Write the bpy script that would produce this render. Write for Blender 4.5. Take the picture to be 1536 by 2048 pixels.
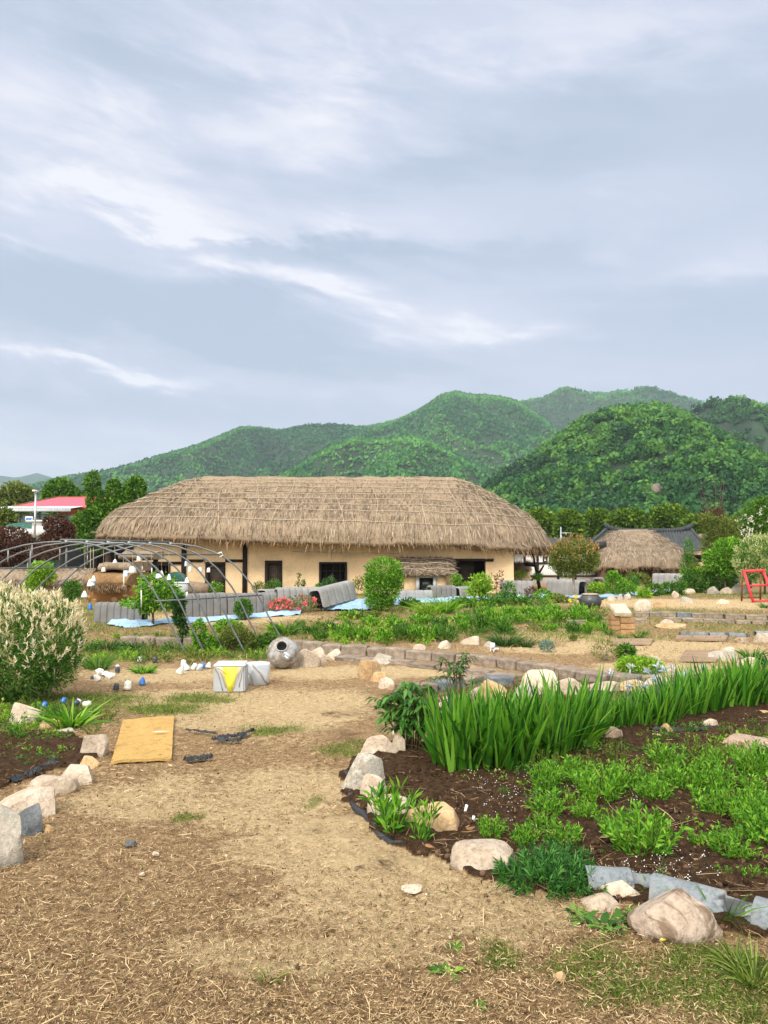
import bpy, bmesh, math, random
import numpy as np
from mathutils import Vector, Matrix, Euler

for o in list(bpy.data.objects):
    bpy.data.objects.remove(o)
S = bpy.context.scene
R = math.radians
COL = S.collection
rng = np.random.default_rng(7)
random.seed(7)

# ------------------------------------------------------------------ camera
EYE, FOC, HORIZON = 1.6, 1540.0, 1122.0          # metres, photo pixels, photo row of the horizon
PITCH = math.atan((HORIZON - 1024.0) / FOC)
cd = bpy.data.cameras.new('camera')
cam = bpy.data.objects.new('camera', cd)
COL.objects.link(cam)
cam.location = (0, 0, EYE)
cam.rotation_euler = (math.pi / 2 + PITCH, 0, 0)
cd.sensor_fit = 'VERTICAL'
cd.sensor_height = 24.0
cd.lens = 24.0 * FOC / 2048.0
cd.clip_start = 0.05
cd.clip_end = 9000
S.camera = cam
S.render.resolution_x, S.render.resolution_y = 768, 1024

# ------------------------------------------------------------------ exposure / renderer
S.view_settings.view_transform = 'Standard'
S.view_settings.look = 'None'
S.view_settings.exposure = 1.05
S.view_settings.gamma = 1.0
S.view_settings.use_curve_mapping = False
S.render.engine = 'CYCLES'
cy = S.cycles
cy.max_bounces = 5
cy.diffuse_bounces = 3
cy.glossy_bounces = 2
cy.transmission_bounces = 3
cy.volume_bounces = 0
cy.transparent_max_bounces = 6
cy.caustics_reflective = False
cy.caustics_refractive = False
try:
    cy.use_denoising = True
    cy.denoiser = 'OPENIMAGEDENOISE'
    cy.denoising_prefilter = 'ACCURATE'
except Exception:
    pass

# ------------------------------------------------------------------ sky
SUN_EL, SUN_AZ = R(44), R(205)                    # high behind the camera, to the left, behind cloud
W = bpy.data.worlds.new('World')
S.world = W
W.use_nodes = True
nt = W.node_tree
nt.nodes.clear()
nd, lk = nt.nodes, nt.links

def wnode(t, **kw):
    n = nd.new(t)
    for k, v in kw.items():
        setattr(n, k, v)
    return n

def wmath(op, a, b=None, c=None, clamp=False):
    n = nd.new('ShaderNodeMath')
    n.operation = op
    n.use_clamp = clamp
    for i, v in enumerate((a, b, c)):
        if v is None:
            continue
        if isinstance(v, (int, float)):
            n.inputs[i].default_value = v
        else:
            lk.new(v, n.inputs[i])
    return n.outputs[0]

def wmix(fac, a, b):
    n = nd.new('ShaderNodeMix')
    n.data_type = 'RGBA'
    for s, v in ((0, fac), (6, a), (7, b)):
        if isinstance(v, (int, float)):
            n.inputs[s].default_value = v
        elif isinstance(v, tuple):
            n.inputs[s].default_value = (*v, 1)
        else:
            lk.new(v, n.inputs[s])
    return n.outputs[2]

tc = wnode('ShaderNodeTexCoord')
sep = wnode('ShaderNodeSeparateXYZ')
lk.new(tc.outputs['Generated'], sep.inputs[0])
dx, dy, dz = sep.outputs
az = wmath('ARCTAN2', dx, dy)                      # 0 ahead, + to the right
hor = wmath('SQRT', wmath('ADD', wmath('MULTIPLY', dx, dx), wmath('MULTIPLY', dy, dy)))
el = wmath('ARCTAN2', dz, hor)
# cloud coordinates: clouds drawn out along a line dipping to the right
def cvec(sx, sy, tilt, off):
    u = wmath('ADD', wmath('MULTIPLY', az, sx), off)
    v = wmath('MULTIPLY', wmath('ADD', el, wmath('MULTIPLY', az, tilt)), sy)
    c = wnode('ShaderNodeCombineXYZ')
    lk.new(u, c.inputs[0]); lk.new(v, c.inputs[1])
    c.inputs[2].default_value = off
    return c.outputs[0]
def cnoise(vec, scale, detail, rough, dist=0.0):
    n = wnode('ShaderNodeTexNoise')
    lk.new(vec, n.inputs['Vector'])
    n.inputs['Scale'].default_value = scale
    n.inputs['Detail'].default_value = detail
    n.inputs['Roughness'].default_value = rough
    n.inputs['Distortion'].default_value = dist
    return n.outputs[0]
n_big = cnoise(cvec(2.0, 6.0, 0.18, 3.1), 1.0, 4, 0.5, 0.3)
n_mid = cnoise(cvec(4.0, 15.0, 0.15, 7.7), 1.0, 6, 0.55, 0.5)
n_fine = cnoise(cvec(10.0, 30.0, 0.12, 1.3), 1.0, 7, 0.6, 0.4)
warp = wmath('SUBTRACT', n_mid, 0.5)
warp2 = wmath('SUBTRACT', n_fine, 0.5)
def lobe(px, py, hl, ht, slope, warpamt=1.0):
    """a long soft gap of thinner, brighter cloud at a compass direction and height"""
    a0 = math.atan((px - 768) / FOC)
    e0 = math.atan((HORIZON - py) / FOC * math.cos(a0))
    du = wmath('SUBTRACT', az, a0)
    dv = wmath('ADD', wmath('SUBTRACT', el, e0), wmath('MULTIPLY', du, slope))
    dv = wmath('ADD', dv, wmath('ADD', wmath('MULTIPLY', warp, 0.10 * warpamt), wmath('MULTIPLY', warp2, 0.05 * warpamt)))
    q = wmath('ADD', wmath('POWER', wmath('ABSOLUTE', wmath('DIVIDE', du, hl / FOC)), 2.0),
              wmath('POWER', wmath('ABSOLUTE', wmath('DIVIDE', dv, ht / FOC)), 2.0))
    return wmath('EXPONENT', wmath('MULTIPLY', q, -1.0))
bright = None
for (px, py, hl, ht, sl, amp) in ((250, 370, 170, 36, .16, .60), (420, 430, 190, 26, .14, .42), (650, 575, 95, 26, .16, .85), (720, 605, 90, 30, .10, .6), (400, 505, 110, 22, .20, .6), (520, 540, 70, 18, .25, .4),
                                  (900, 640, 210, 34, .10, .62), (1040, 655, 130, 18, .06, .3), (80, 700, 130, 16, .17, .75), (250, 735, 120, 12, .14, .6), (70, 488, 120, 20, .1, .55), (700, 445, 90, 22, .08, .35),
                                  (430, 190, 420, 150, .05, .42), (1000, 60, 700, 90, .02, .3), (120, 900, 420, 40, .02, .28), (780, 90, 160, 60, 0, .2),
                                  (1450, 510, 160, 34, -.08, .26), (60, 250, 220, 110, .05, .34), (900, 770, 500, 50, 0, .16), (1230, 345, 60, 10, .15, .25), (560, 640, 60, 14, .1, .25)):
    l = wmath('MULTIPLY', lobe(px, py, hl, ht, sl, 1.25), amp)
    bright = l if bright is None else wmath('ADD', bright, l)
dark = None
for (px, py, hl, ht, sl, amp) in ((750, 500, 420, 30, .06, .42), (150, 600, 380, 55, .08, .46), (150, 40, 330, 70, .0, .35), (470, 605, 130, 28, .1, .3),
                                  (900, 330, 380, 34, -.02, .28), (1350, 640, 450, 90, .0, .30), (520, 700, 420, 26, .08, .3),
                                  (150, 800, 450, 36, .04, .3), (1250, 160, 330, 80, .1, .3), (520, 465, 160, 14, .1, .25)):
    l = wmath('MULTIPLY', lobe(px, py, hl, ht, sl, 1.25), amp)
    dark = l if dark is None else wmath('ADD', dark, l)
n_patch = cnoise(cvec(5.0, 19.0, 0.13, 5.5), 1.0, 6, 0.6, 0.25)
patch = wnode('ShaderNodeMapRange')
patch.interpolation_type = 'SMOOTHSTEP'
lk.new(n_patch, patch.inputs[0])
patch.inputs[1].default_value, patch.inputs[2].default_value = 0.36, 0.66
patch.inputs[3].default_value, patch.inputs[4].default_value = 0.30, 1.55
bright = wmath('MULTIPLY', bright, patch.outputs[0])
tone = wmath('ADD', wmath('ADD', wmath('MULTIPLY', wmath('SUBTRACT', n_big, 0.5), 0.75), wmath('MULTIPLY', wmath('SUBTRACT', n_mid, 0.5), 0.62)), 0.35)
tone = wmath('ADD', wmath('SUBTRACT', tone, wmath('MULTIPLY', dark, 0.95)), wmath('MULTIPLY', bright, wmath('ADD', 0.14, wmath('MULTIPLY', n_fine, 1.25))))
ramp = wnode('ShaderNodeValToRGB')
lk.new(tone, ramp.inputs[0])
cr = ramp.color_ramp
cr.elements[0].position, cr.elements[0].color = 0.0, (.48, .555, .69, 1)
cr.elements[1].position, cr.elements[1].color = 1.0, (.90, .91, .97, 1)
for p, c in ((0.25, (.55, .615, .755, 1)), (0.5, (.65, .70, .835, 1)), (0.72, (.77, .785, .89, 1))):
    e = cr.elements.new(p); e.color = c
cloud = ramp.outputs[0]
# a little pink near the horizon, brighter cloud overhead (the usual gradient of an overcast sky)
lowf = wmath('EXPONENT', wmath('MULTIPLY', wmath('POWER', wmath('MAXIMUM', el, 0.0), 1.0), -9.0))
cloud = wmix(wmath('MULTIPLY', lowf, 0.45), cloud, (.72, .70, .78))
# thinner, brighter cloud overhead and around the hidden sun behind the camera
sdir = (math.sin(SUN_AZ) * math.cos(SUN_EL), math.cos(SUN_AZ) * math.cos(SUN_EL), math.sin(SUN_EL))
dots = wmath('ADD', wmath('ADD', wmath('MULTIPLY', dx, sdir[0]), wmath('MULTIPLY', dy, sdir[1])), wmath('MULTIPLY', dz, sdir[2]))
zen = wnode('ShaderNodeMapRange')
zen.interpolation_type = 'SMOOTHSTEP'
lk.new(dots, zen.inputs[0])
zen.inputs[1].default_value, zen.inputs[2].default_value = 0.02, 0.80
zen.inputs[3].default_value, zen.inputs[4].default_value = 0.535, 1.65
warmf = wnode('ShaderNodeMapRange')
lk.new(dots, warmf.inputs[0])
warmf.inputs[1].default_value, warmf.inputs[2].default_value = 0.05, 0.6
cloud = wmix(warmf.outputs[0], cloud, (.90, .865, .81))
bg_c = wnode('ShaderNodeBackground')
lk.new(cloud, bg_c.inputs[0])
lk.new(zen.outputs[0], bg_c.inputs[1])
sky = wnode('ShaderNodeTexSky')
sky.sky_type = 'NISHITA'
sky.sun_disc = False
sky.sun_elevation = SUN_EL
sky.sun_rotation = SUN_AZ
sky.air_density, sky.dust_density, sky.ozone_density = 1.0, 2.0, 1.0
bg_s = wnode('ShaderNodeBackground')
lk.new(sky.outputs[0], bg_s.inputs[0])
bg_s.inputs[1].default_value = 0.06
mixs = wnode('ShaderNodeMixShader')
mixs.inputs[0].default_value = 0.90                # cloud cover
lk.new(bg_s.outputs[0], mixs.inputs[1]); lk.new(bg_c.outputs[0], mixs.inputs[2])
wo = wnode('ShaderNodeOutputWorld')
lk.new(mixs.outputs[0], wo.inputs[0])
W.cycles.sampling_method = 'MANUAL'
W.cycles.sample_map_resolution = 512

# ------------------------------------------------------------------ sun through cloud
sl = bpy.data.lights.new('sun', 'SUN')
sl.energy = 1.5
sl.angle = R(11)
sl.color = (1.0, 0.95, 0.87)
so = bpy.data.objects.new('sun', sl)
COL.objects.link(so)
sv = Vector((math.sin(SUN_AZ) * math.cos(SUN_EL), math.cos(SUN_AZ) * math.cos(SUN_EL), math.sin(SUN_EL)))
so.rotation_euler = sv.to_track_quat('Z', 'Y').to_euler()
so.location = sv * 50

# ------------------------------------------------------------------ numeric helpers
def _h(ix, iy, iz, seed):
    n = (ix * 374761393 + iy * 668265263 + iz * 2147483647 + seed * 1274126177).astype(np.int64) & 0xffffffff
    n = ((n ^ (n >> 13)) * 1274126177) & 0xffffffff
    n = n ^ (n >> 16)
    return (n & 0xffff) / 65535.0

def vnoise(x, y, z=None, seed=0):
    x = np.asarray(x, float); y = np.asarray(y, float)
    z = np.zeros_like(x) if z is None else np.asarray(z, float)
    ix, iy, iz = np.floor(x).astype(np.int64), np.floor(y).astype(np.int64), np.floor(z).astype(np.int64)
    fx, fy, fz = x - ix, y - iy, z - iz
    fx, fy, fz = [f * f * (3 - 2 * f) for f in (fx, fy, fz)]
    r = 0
    for a in (0, 1):
        for b in (0, 1):
            for c in (0, 1):
                w = (fx if a else 1 - fx) * (fy if b else 1 - fy) * (fz if c else 1 - fz)
                r = r + w * _h(ix + a, iy + b, iz + c, seed)
    return r * 2 - 1

def fbm(x, y, z=None, seed=0, oct=4):
    r, a, f = 0, 1.0, 1.0
    for i in range(oct):
        r = r + a * vnoise(np.asarray(x) * f, np.asarray(y) * f, None if z is None else np.asarray(z) * f, seed + i * 17)
        a *= 0.5; f *= 2.03
    return r / 1.9

def sstep(a, b, v):
    t = np.clip((v - a) / (b - a), 0, 1)
    return t * t * (3 - 2 * t)

def gz(x, y):
    """height of the ground"""
    x = np.asarray(x, float); y = np.asarray(y, float)
    r = np.hypot(x, y)
    return 0.30 * sstep(14, 26, y) + 0.03 * fbm(x * .6, y * .6, seed=3, oct=2) * sstep(2, 6, r) * (1 - sstep(60, 120, r))

def ray(px, py):
    cx, cyy = (px - 768) / FOC, (1024 - py) / FOC
    return cx, math.cos(PITCH) - cyy * math.sin(PITCH), math.sin(PITCH) + cyy * math.cos(PITCH)

def at(px, py):
    """the spot on the ground at a photo pixel"""
    a, b, c = ray(px, py)
    z = 0.0
    for _ in range(12):
        t = (z - EYE) / c
        z = float(gz(a * t, b * t))
    return Vector((a * t, b * t, z))

def P3(px, py, d):
    a, b, c = ray(px, py)
    t = d / b
    return Vector((a * t, d, EYE + c * t))

def unit(v):
    return v / np.maximum(np.linalg.norm(v, axis=-1, keepdims=True), 1e-9)

# ------------------------------------------------------------------ mesh helpers
class MB:
    def __init__(s):
        s.V, s.F, s.n = [], [], 0
        s.att = []
    def add(s, V, F, tint=None):
        V = np.asarray(V, float).reshape(-1, 3)
        s.V.append(V)
        for f in (F if isinstance(F, list) else [F]):
            f = np.asarray(f, np.int64)
            if f.size:
                s.F.append(f + s.n)
        s.att.append(np.full(len(V), 0.5) if tint is None else np.broadcast_to(np.asarray(tint, float), (len(V),)))
        s.n += len(V)
        return s
    def tube(s, pts, rad, n=8, cap=True):
        pts = np.asarray([tuple(p) for p in pts], float)
        m = len(pts)
        rad = np.broadcast_to(np.asarray(rad, float), (m,))
        T = unit(np.gradient(pts, axis=0))
        ref = np.array([0, 0, 1.0]) if abs(T[0][2]) < 0.9 else np.array([1.0, 0, 0])
        U = unit(np.cross(T, ref)); Vv = np.cross(U, T)
        a = np.linspace(0, 2 * np.pi, n, endpoint=False)
        ring = pts[:, None] + rad[:, None, None] * (np.cos(a)[None, :, None] * U[:, None] + np.sin(a)[None, :, None] * Vv[:, None])
        i, j = np.meshgrid(np.arange(m - 1), np.arange(n), indexing='ij')
        q = np.stack([i * n + j, i * n + (j + 1) % n, (i + 1) * n + (j + 1) % n, (i + 1) * n + j], -1).reshape(-1, 4)
        F = [q]
        if cap:
            F.append(np.arange(n)[None, ::-1]); F.append(((m - 1) * n + np.arange(n))[None])
        return s.add(ring, F)
    def box(s, c, size, rot=0.0, tilt=None):
        x, y, z = np.array(size) / 2
        V = np.array([(a * x, b * y, d * z) for d in (-1, 1) for b in (-1, 1) for a in (-1, 1)], float)
        if tilt is not None:
            M = np.array(Euler(tilt).to_matrix()); V = V @ M.T
        if rot:
            cr_, sr_ = math.cos(rot), math.sin(rot)
            V = V @ np.array([[cr_, sr_, 0], [-sr_, cr_, 0], [0, 0, 1]])
        V += np.array(tuple(c))
        F = np.array([(0, 2, 3, 1), (4, 5, 7, 6), (0, 1, 5, 4), (2, 6, 7, 3), (0, 4, 6, 2), (1, 3, 7, 5)])
        return s.add(V, F)
    def grid(s, G, flip=False, wrap=False):
        G = np.asarray(G, float)
        m, n = G.shape[:2]
        jn = n if wrap else n - 1
        i, j = np.meshgrid(np.arange(m - 1), np.arange(jn), indexing='ij')
        q = np.stack([i * n + j, i * n + (j + 1) % n, (i + 1) * n + (j + 1) % n, (i + 1) * n + j], -1).reshape(-1, 4)
        return s.add(G.reshape(-1, 3), q[:, ::-1] if flip else q)
    def lathe(s, prof, n=24, M=None):
        prof = np.asarray(prof, float)
        a = np.linspace(0, 2 * np.pi, n, endpoint=False)
        G = np.stack([prof[:, 0, None] * np.cos(a), prof[:, 0, None] * np.sin(a), np.repeat(prof[:, 1, None], n, 1)], -1)
        if M is not None:
            G = G @ np.array(M.to_3x3()).T + np.array(M.to_translation())
        return s.grid(G, wrap=True)
    def strips(s, P, D, L, Wd, B=None, nseg=2, prof=None, side=None, tint=None):
        P = np.asarray(P, float); n = len(P)
        if n == 0:
            return s
        D = unit(np.asarray(D, float))
        L = np.broadcast_to(np.asarray(L, float), (n,)); Wd = np.broadcast_to(np.asarray(Wd, float), (n,))
        if prof is None:
            prof = {1: (1, .3), 2: (.35, 1, .08), 3: (.7, 1, .75, .06)}[nseg]
        prof = np.asarray(prof, float)
        t = np.linspace(0, 1, nseg + 1)
        if side is None:
            side = np.cross(D, rng.normal(size=(n, 3)))
        side = unit(side)
        C = P[:, None] + D[:, None] * (L[:, None] * t)[..., None]
        if B is not None:
            C = C + np.asarray(B)[:, None] * (t ** 2)[None, :, None]
        off = side[:, None] * (Wd[:, None] * prof / 2)[..., None]
        V = np.stack([C - off, C + off], 2)             # n, k, 2, 3
        k = nseg + 1
        base = (np.arange(n) * k * 2)[:, None, None]
        i = np.arange(nseg)[None, :, None] * 2
        q = base + i + np.array([0, 1, 3, 2])[None, None]
        tt = None if tint is None else np.repeat(np.asarray(tint, float), k * 2)
        return s.add(V, q.reshape(-1, 4), tt)
    def mesh(s, name, smooth=False, tint=False):
        me = bpy.data.meshes.new(name)
        V = np.concatenate(s.V) if s.V else np.zeros((0, 3))
        me.vertices.add(len(V))
        me.vertices.foreach_set('co', V.astype(np.float32).ravel())
        loops = np.concatenate([f.ravel() for f in s.F]) if s.F else np.zeros(0, int)
        tot = np.concatenate([np.full(len(f), f.shape[1]) for f in s.F]) if s.F else np.zeros(0, int)
        me.loops.add(len(loops))
        me.loops.foreach_set('vertex_index', loops.astype(np.int32))
        me.polygons.add(len(tot))
        st = np.concatenate([[0], np.cumsum(tot)[:-1]]) if len(tot) else tot
        me.polygons.foreach_set('loop_start', st.astype(np.int32))
        if smooth:
            me.polygons.foreach_set('use_smooth', np.ones(len(tot), bool))
        if tint:
            a = me.attributes.new('tint', 'FLOAT', 'POINT')
            a.data.foreach_set('value', np.concatenate(s.att).astype(np.float32))
        me.update(calc_edges=True)
        return me
    def build(s, name, mat, parent=None, smooth=False, loc=None, tint=False):
        return link(name, s.mesh(name, smooth, tint), mat, parent, loc)

def link(name, me, mat=None, parent=None, loc=None):
    o = bpy.data.objects.new(name, me)
    COL.objects.link(o)
    if mat is not None and len(me.materials) == 0:
        me.materials.append(mat)
    if parent is not None:
        o.parent = parent
    if loc is not None:
        o.location = loc
    return o

def tag(o, label=None, cat=None, group=None, kind=None):
    for k, v in (('label', label), ('category', cat), ('group', group), ('kind', kind)):
        if v:
            o[k] = v
    return o

def thing(name, label, cat, loc=(0, 0, 0), rz=0.0, group=None):
    o = bpy.data.objects.new(name, None)
    COL.objects.link(o)
    o.location = loc
    o.rotation_euler = (0, 0, rz)
    o.empty_display_size = 0.1
    return tag(o, label, cat, group)

def dup(root, loc, rz=0.0, label=None, group=None, scale=1.0):
    r = root.copy(); COL.objects.link(r)
    r.location = loc; r.rotation_euler = (0, 0, rz); r.scale = (scale,) * 3
    if label: r['label'] = label
    if group: r['group'] = group
    for ch in list(root.children):
        c = ch.copy(); COL.objects.link(c); c.parent = r
        for g in list(ch.children):
            e = g.copy(); COL.objects.link(e); e.parent = c
    return r

# ------------------------------------------------------------------ materials
def lin(r, g, b):
    f = lambda c: (c / 255 / 12.92) if c <= 10 else ((c / 255 + 0.055) / 1.055) ** 2.4
    return (f(r), f(g), f(b))

class NT:
    def __init__(s, name):
        s.m = bpy.data.materials.new(name)
        s.m.use_nodes = True
        s.t = s.m.node_tree
        s.t.nodes.clear()
        s.out = s.n('ShaderNodeOutputMaterial')
        s.p = s.n('ShaderNodeBsdfPrincipled')
        s.l(s.p.outputs[0], s.out.inputs[0])
        s.co = s.n('ShaderNodeTexCoord')
    def n(s, t):
        return s.t.nodes.new(t)
    def l(s, a, b):
        s.t.links.new(a, b)
    def noise(s, scale, detail=4, rough=0.55, dist=0.0, vec=None, stretch=None):
        k = s.n('ShaderNodeTexNoise')
        v = s.co.outputs['Object'] if vec is None else vec
        if stretch is not None:
            mp = s.n('ShaderNodeMapping')
            mp.inputs['Scale'].default_value = stretch
            s.l(v, mp.inputs[0]); v = mp.outputs[0]
        s.l(v, k.inputs['Vector'])
        k.inputs['Scale'].default_value = scale
        k.inputs['Detail'].default_value = detail
        k.inputs['Roughness'].default_value = rough
        k.inputs['Distortion'].default_value = dist
        return k.outputs[0]
    def ramp(s, fac, stops, interp='LINEAR'):
        r = s.n('ShaderNodeValToRGB')
        c = r.color_ramp
        c.interpolation = interp
        while len(c.elements) > 1:
            c.elements.remove(c.elements[-1])
        c.elements[0].position = stops[0][0]
        c.elements[0].color = (*stops[0][1], 1)
        for p, col in stops[1:]:
            c.elements.new(p).color = (*col, 1)
        s.l(fac, r.inputs[0])
        return r.outputs[0]
    def mix(s, fac, a, b, blend='MIX'):
        k = s.n('ShaderNodeMix'); k.data_type = 'RGBA'; k.blend_type = blend
        for i, v in ((0, fac), (6, a), (7, b)):
            if isinstance(v, (int, float)):
                k.inputs[i].default_value = v
            elif isinstance(v, tuple):
                k.inputs[i].default_value = (*v, 1)
            else:
                s.l(v, k.inputs[i])
        return k.outputs[2]
    def math(s, op, a, b=0.0, clamp=False):
        k = s.n('ShaderNodeMath'); k.operation = op; k.use_clamp = clamp
        for i, v in ((0, a), (1, b)):
            if isinstance(v, (int, float)):
                k.inputs[i].default_value = v
            else:
                s.l(v, k.inputs[i])
        return k.outputs[0]
    def bump(s, h, strength, dist=0.02):
        b = s.n('ShaderNodeBump')
        b.inputs['Strength'].default_value = strength
        b.inputs['Distance'].default_value = dist
        s.l(h, b.inputs['Height'])
        s.l(b.outputs[0], s.p.inputs['Normal'])
    def set(s, col=None, rough=0.8, spec=0.3, metal=0.0):
        if col is not None:
            if isinstance(col, tuple):
                s.p.inputs['Base Color'].default_value = (*col, 1)
            else:
                s.l(col, s.p.inputs['Base Color'])
        s.p.inputs['Roughness'].default_value = rough
        s.p.inputs['Specular IOR Level'].default_value = spec
        s.p.inputs['Metallic'].default_value = metal
        return s.m
    def rnd(s):
        g = s.n('ShaderNodeNewGeometry')
        return g.outputs['Random Per Island']
    def attr(s, name):
        a = s.n('ShaderNodeAttribute'); a.attribute_name = name
        return a

def sc(c, k):
    return tuple(v * k for v in c)

def mat_simple(name, c, var=0.25, scale=6.0, rough=0.8, spec=0.3, bump=0.2, bscale=None, metal=0.0, detail=5, stretch=None):
    s = NT(name)
    f = s.noise(scale, detail, 0.6, stretch=stretch)
    col = s.ramp(f, [(0.28, sc(c, 1 - var)), (0.5, c), (0.74, sc(c, 1 + var))])
    if bump:
        s.bump(s.noise(bscale or scale * 4, 6, 0.65, stretch=stretch), bump)
    return s.set(col, rough, spec, metal)

def mat_leaf(name, dark, mid, light, transl=0.35, rough=0.6, spec=0.25, tintattr=False, patch=None):
    s = NT(name)
    f = s.attr('tint').outputs['Fac'] if tintattr else s.rnd()
    if patch:
        f = s.math('ADD', s.math('MULTIPLY', f, 0.55), s.math('MULTIPLY', s.noise(patch, 4, .65), 0.46))
    col = s.ramp(f, [(0.08, dark), (0.5, mid), (0.95, light)])
    s.set(col, rough, spec)
    if transl:
        tr = s.n('ShaderNodeBsdfTranslucent')
        br = s.mix(1.0, col, (1.25, 1.2, 0.55), 'MULTIPLY')
        s.l(br, tr.inputs[0])
        mx = s.n('ShaderNodeMixShader')
        mx.inputs[0].default_value = transl
        s.l(s.p.outputs[0], mx.inputs[1]); s.l(tr.outputs[0], mx.inputs[2])
        s.l(mx.outputs[0], s.out.inputs[0])
    return s.m

def mat_stone(name, base, dark, light, lichen=None, stain=None, bump=.75, stain_at=.50, lichen_at=.50):
    s = NT(name)
    o = s.n('ShaderNodeObjectInfo')
    big = s.noise(3.5, 5, 0.6, 0.4)
    fine = s.noise(38, 6, 0.7)
    col = s.ramp(big, [(0.3, dark), (0.48, base), (0.7, light)])
    sp = s.ramp(fine, [(0.3, (.45, .42, .40)), (0.5, (1, 1, 1)), (0.72, (1.25, 1.22, 1.18))])
    col = s.mix(0.75, col, sp, 'MULTIPLY')
    if lichen:
        v = s.noise(13, 4, 0.7, 1.2)
        col = s.mix(s.ramp(v, [(lichen_at, (0, 0, 0)), (lichen_at + .1, (1, 1, 1))]), col, lichen)
    if stain:
        v = s.noise(4.2, 4, 0.65, 0.8)
        col = s.mix(s.ramp(v, [(stain_at, (0, 0, 0)), (stain_at + .07, (.85, .85, .85))]), col, stain)
    rv = s.math('ADD', s.math('MULTIPLY', o.outputs['Random'], 0.3), 0.86)
    cc = s.n('ShaderNodeCombineColor')
    for i in range(3):
        s.l(rv, cc.inputs[i])
    col = s.mix(1.0, col, cc.outputs[0], 'MULTIPLY')
    h = s.math('ADD', s.noise(11, 6, 0.65, 0.5), s.math('MULTIPLY', s.noise(55, 5, 0.7), 0.35))
    s.bump(h, bump, 0.03)
    return s.set(col, 0.9, 0.2)

# ------------------------------------------------------------------ the ground
def blob(x, y, px, py, rx, ry, soft=0.5):
    c = at(px, py)
    q = ((x - c.x) / rx) ** 2 + ((y - c.y) / ry) ** 2
    return 1 - sstep(1 - soft, 1 + soft, np.sqrt(q))

def inpoly(x, y, poly):
    c = np.zeros(x.shape, bool)
    n = len(poly)
    for i in range(n):
        x0, y0 = poly[i]; x1, y1 = poly[(i + 1) % n]
        hit = ((y0 > y) != (y1 > y)) & (x < (x1 - x0) * (y - y0) / ((y1 - y0) or 1e-9) + x0)
        c ^= hit
    return c

def wpoly(pix):
    return [(at(a, b).x, at(a, b).y) for a, b in pix]

SOIL = [wpoly([(690, 1545), (700, 1600), (745, 1668), (850, 1725), (1020, 1772), (1180, 1800), (1330, 1835), (1700, 1890),
               (1750, 1400), (1500, 1395), (1180, 1440), (960, 1500), (830, 1490), (760, 1490)]),
        wpoly([(-150, 1470), (120, 1462), (165, 1490), (150, 1530), (60, 1575), (-150, 1640)])]
PATHP = wpoly([(640, 1330), (500, 1400), (180, 1400), (230, 1500), (160, 1580), (60, 1680), (300, 1620), (640, 1560), (700, 1480), (760, 1380)])

def masks(x, y):
    wx_, wy_ = x + .25 * fbm(x * 1.7, y * 1.7, seed=11), y + .25 * fbm(x * 1.7, y * 1.7, seed=23)
    wx_ = wx_ + .06 * fbm(x * 8, y * 8, seed=31); wy_ = wy_ + .06 * fbm(x * 8, y * 8, seed=37)
    sand = np.full(x.shape, 0.12)
    for a in ((560, 1420, 1.0, 1.3), (300, 1590, .55, .45), (560, 1590, .55, .7), (640, 1680, .5, .45), (880, 1800, .65, .32), (760, 1750, .5, .3),
              (1000, 1830, .45, .25), (1380, 1300, 1.6, 1.6), (1330, 1340, 1., 1.), (1400, 1205, 5, 2.2), (400, 1400, 1.0, .8), (330, 1350, 1.2, .7), (700, 1345, 1.3, .7), (860, 1340, 1., .5), (1130, 1270, 1.2, 1.0), (1100, 1300, 1., .6),
              (960, 1240, 1.2, 1.0), (1250, 1290, 1.3, .6), (450, 1235, 2.2, 1.5), (620, 1910, .5, .2)):
        sand = np.maximum(sand, blob(wx_, wy_, *a, soft=.7))
    sand = np.clip(sand + .25 * fbm(x * 2.2, y * 2.2, seed=5), 0, 1)
    green = np.zeros(x.shape)
    for a in ((330, 1420, .55, .28), (400, 1400, .45, .3), (560, 1460, .3, .3), (360, 1300, 1.6, .6), (500, 1305, .8, .5), (240, 1310, 1.2, .9),
              (100, 1420, .8, .6), (700, 1500, .22, .25), (1500, 1950, .28, .16), (1330, 1985, .35, .10), (1500, 2030, .3, .08), (1170, 1920, .2, .10), (1400, 1925, .25, .06), (470, 1308, 1.4, .7), (270, 1300, 1.2, .9), (60, 1440, .8, .5), (150, 1400, .8, .4),
              (640, 1605, .1, .1), (385, 1640, .07, .05), (980, 1895, .1, .1), (1250, 1975, .2, .08), (1430, 2020, .25, .08)):
        green = np.maximum(green, blob(wx_, wy_, *a, soft=.8) * .9)
    far = sstep(14.3, 16.5, wy_) * (1 - sstep(32, 45, y)) * (.62 + .5 * fbm(x * .5, y * .5, seed=41))
    far = far * (1 - blob(wx_, wy_, 1420, 1205, 4.5, 2.6) * .9) * (1 - blob(wx_, wy_, 470, 1240, 2.5, 1.4) * .8)
    green = np.maximum(green, np.clip(far, 0, 1))
    green = np.maximum(green, sstep(36, 60, np.hypot(x, y)) * .9)
    soil = np.zeros(x.shape)
    for p in SOIL:
        soil = np.maximum(soil, inpoly(wx_, wy_, p).astype(float))
    for a in ((660, 1640, .16, .8), (760, 1720, .35, .3), (60, 1640, .3, .2), (700, 1425, .5, .45), (690, 1470, .45, .5)):
        soil = np.maximum(soil, blob(wx_, wy_, *a, soft=.8) * .38)
    soil = np.maximum(soil, blob(wx_, wy_, 1300, 1385, 3.5, 1.3, soft=.3) * .55)
    return sand, green, soil

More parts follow.
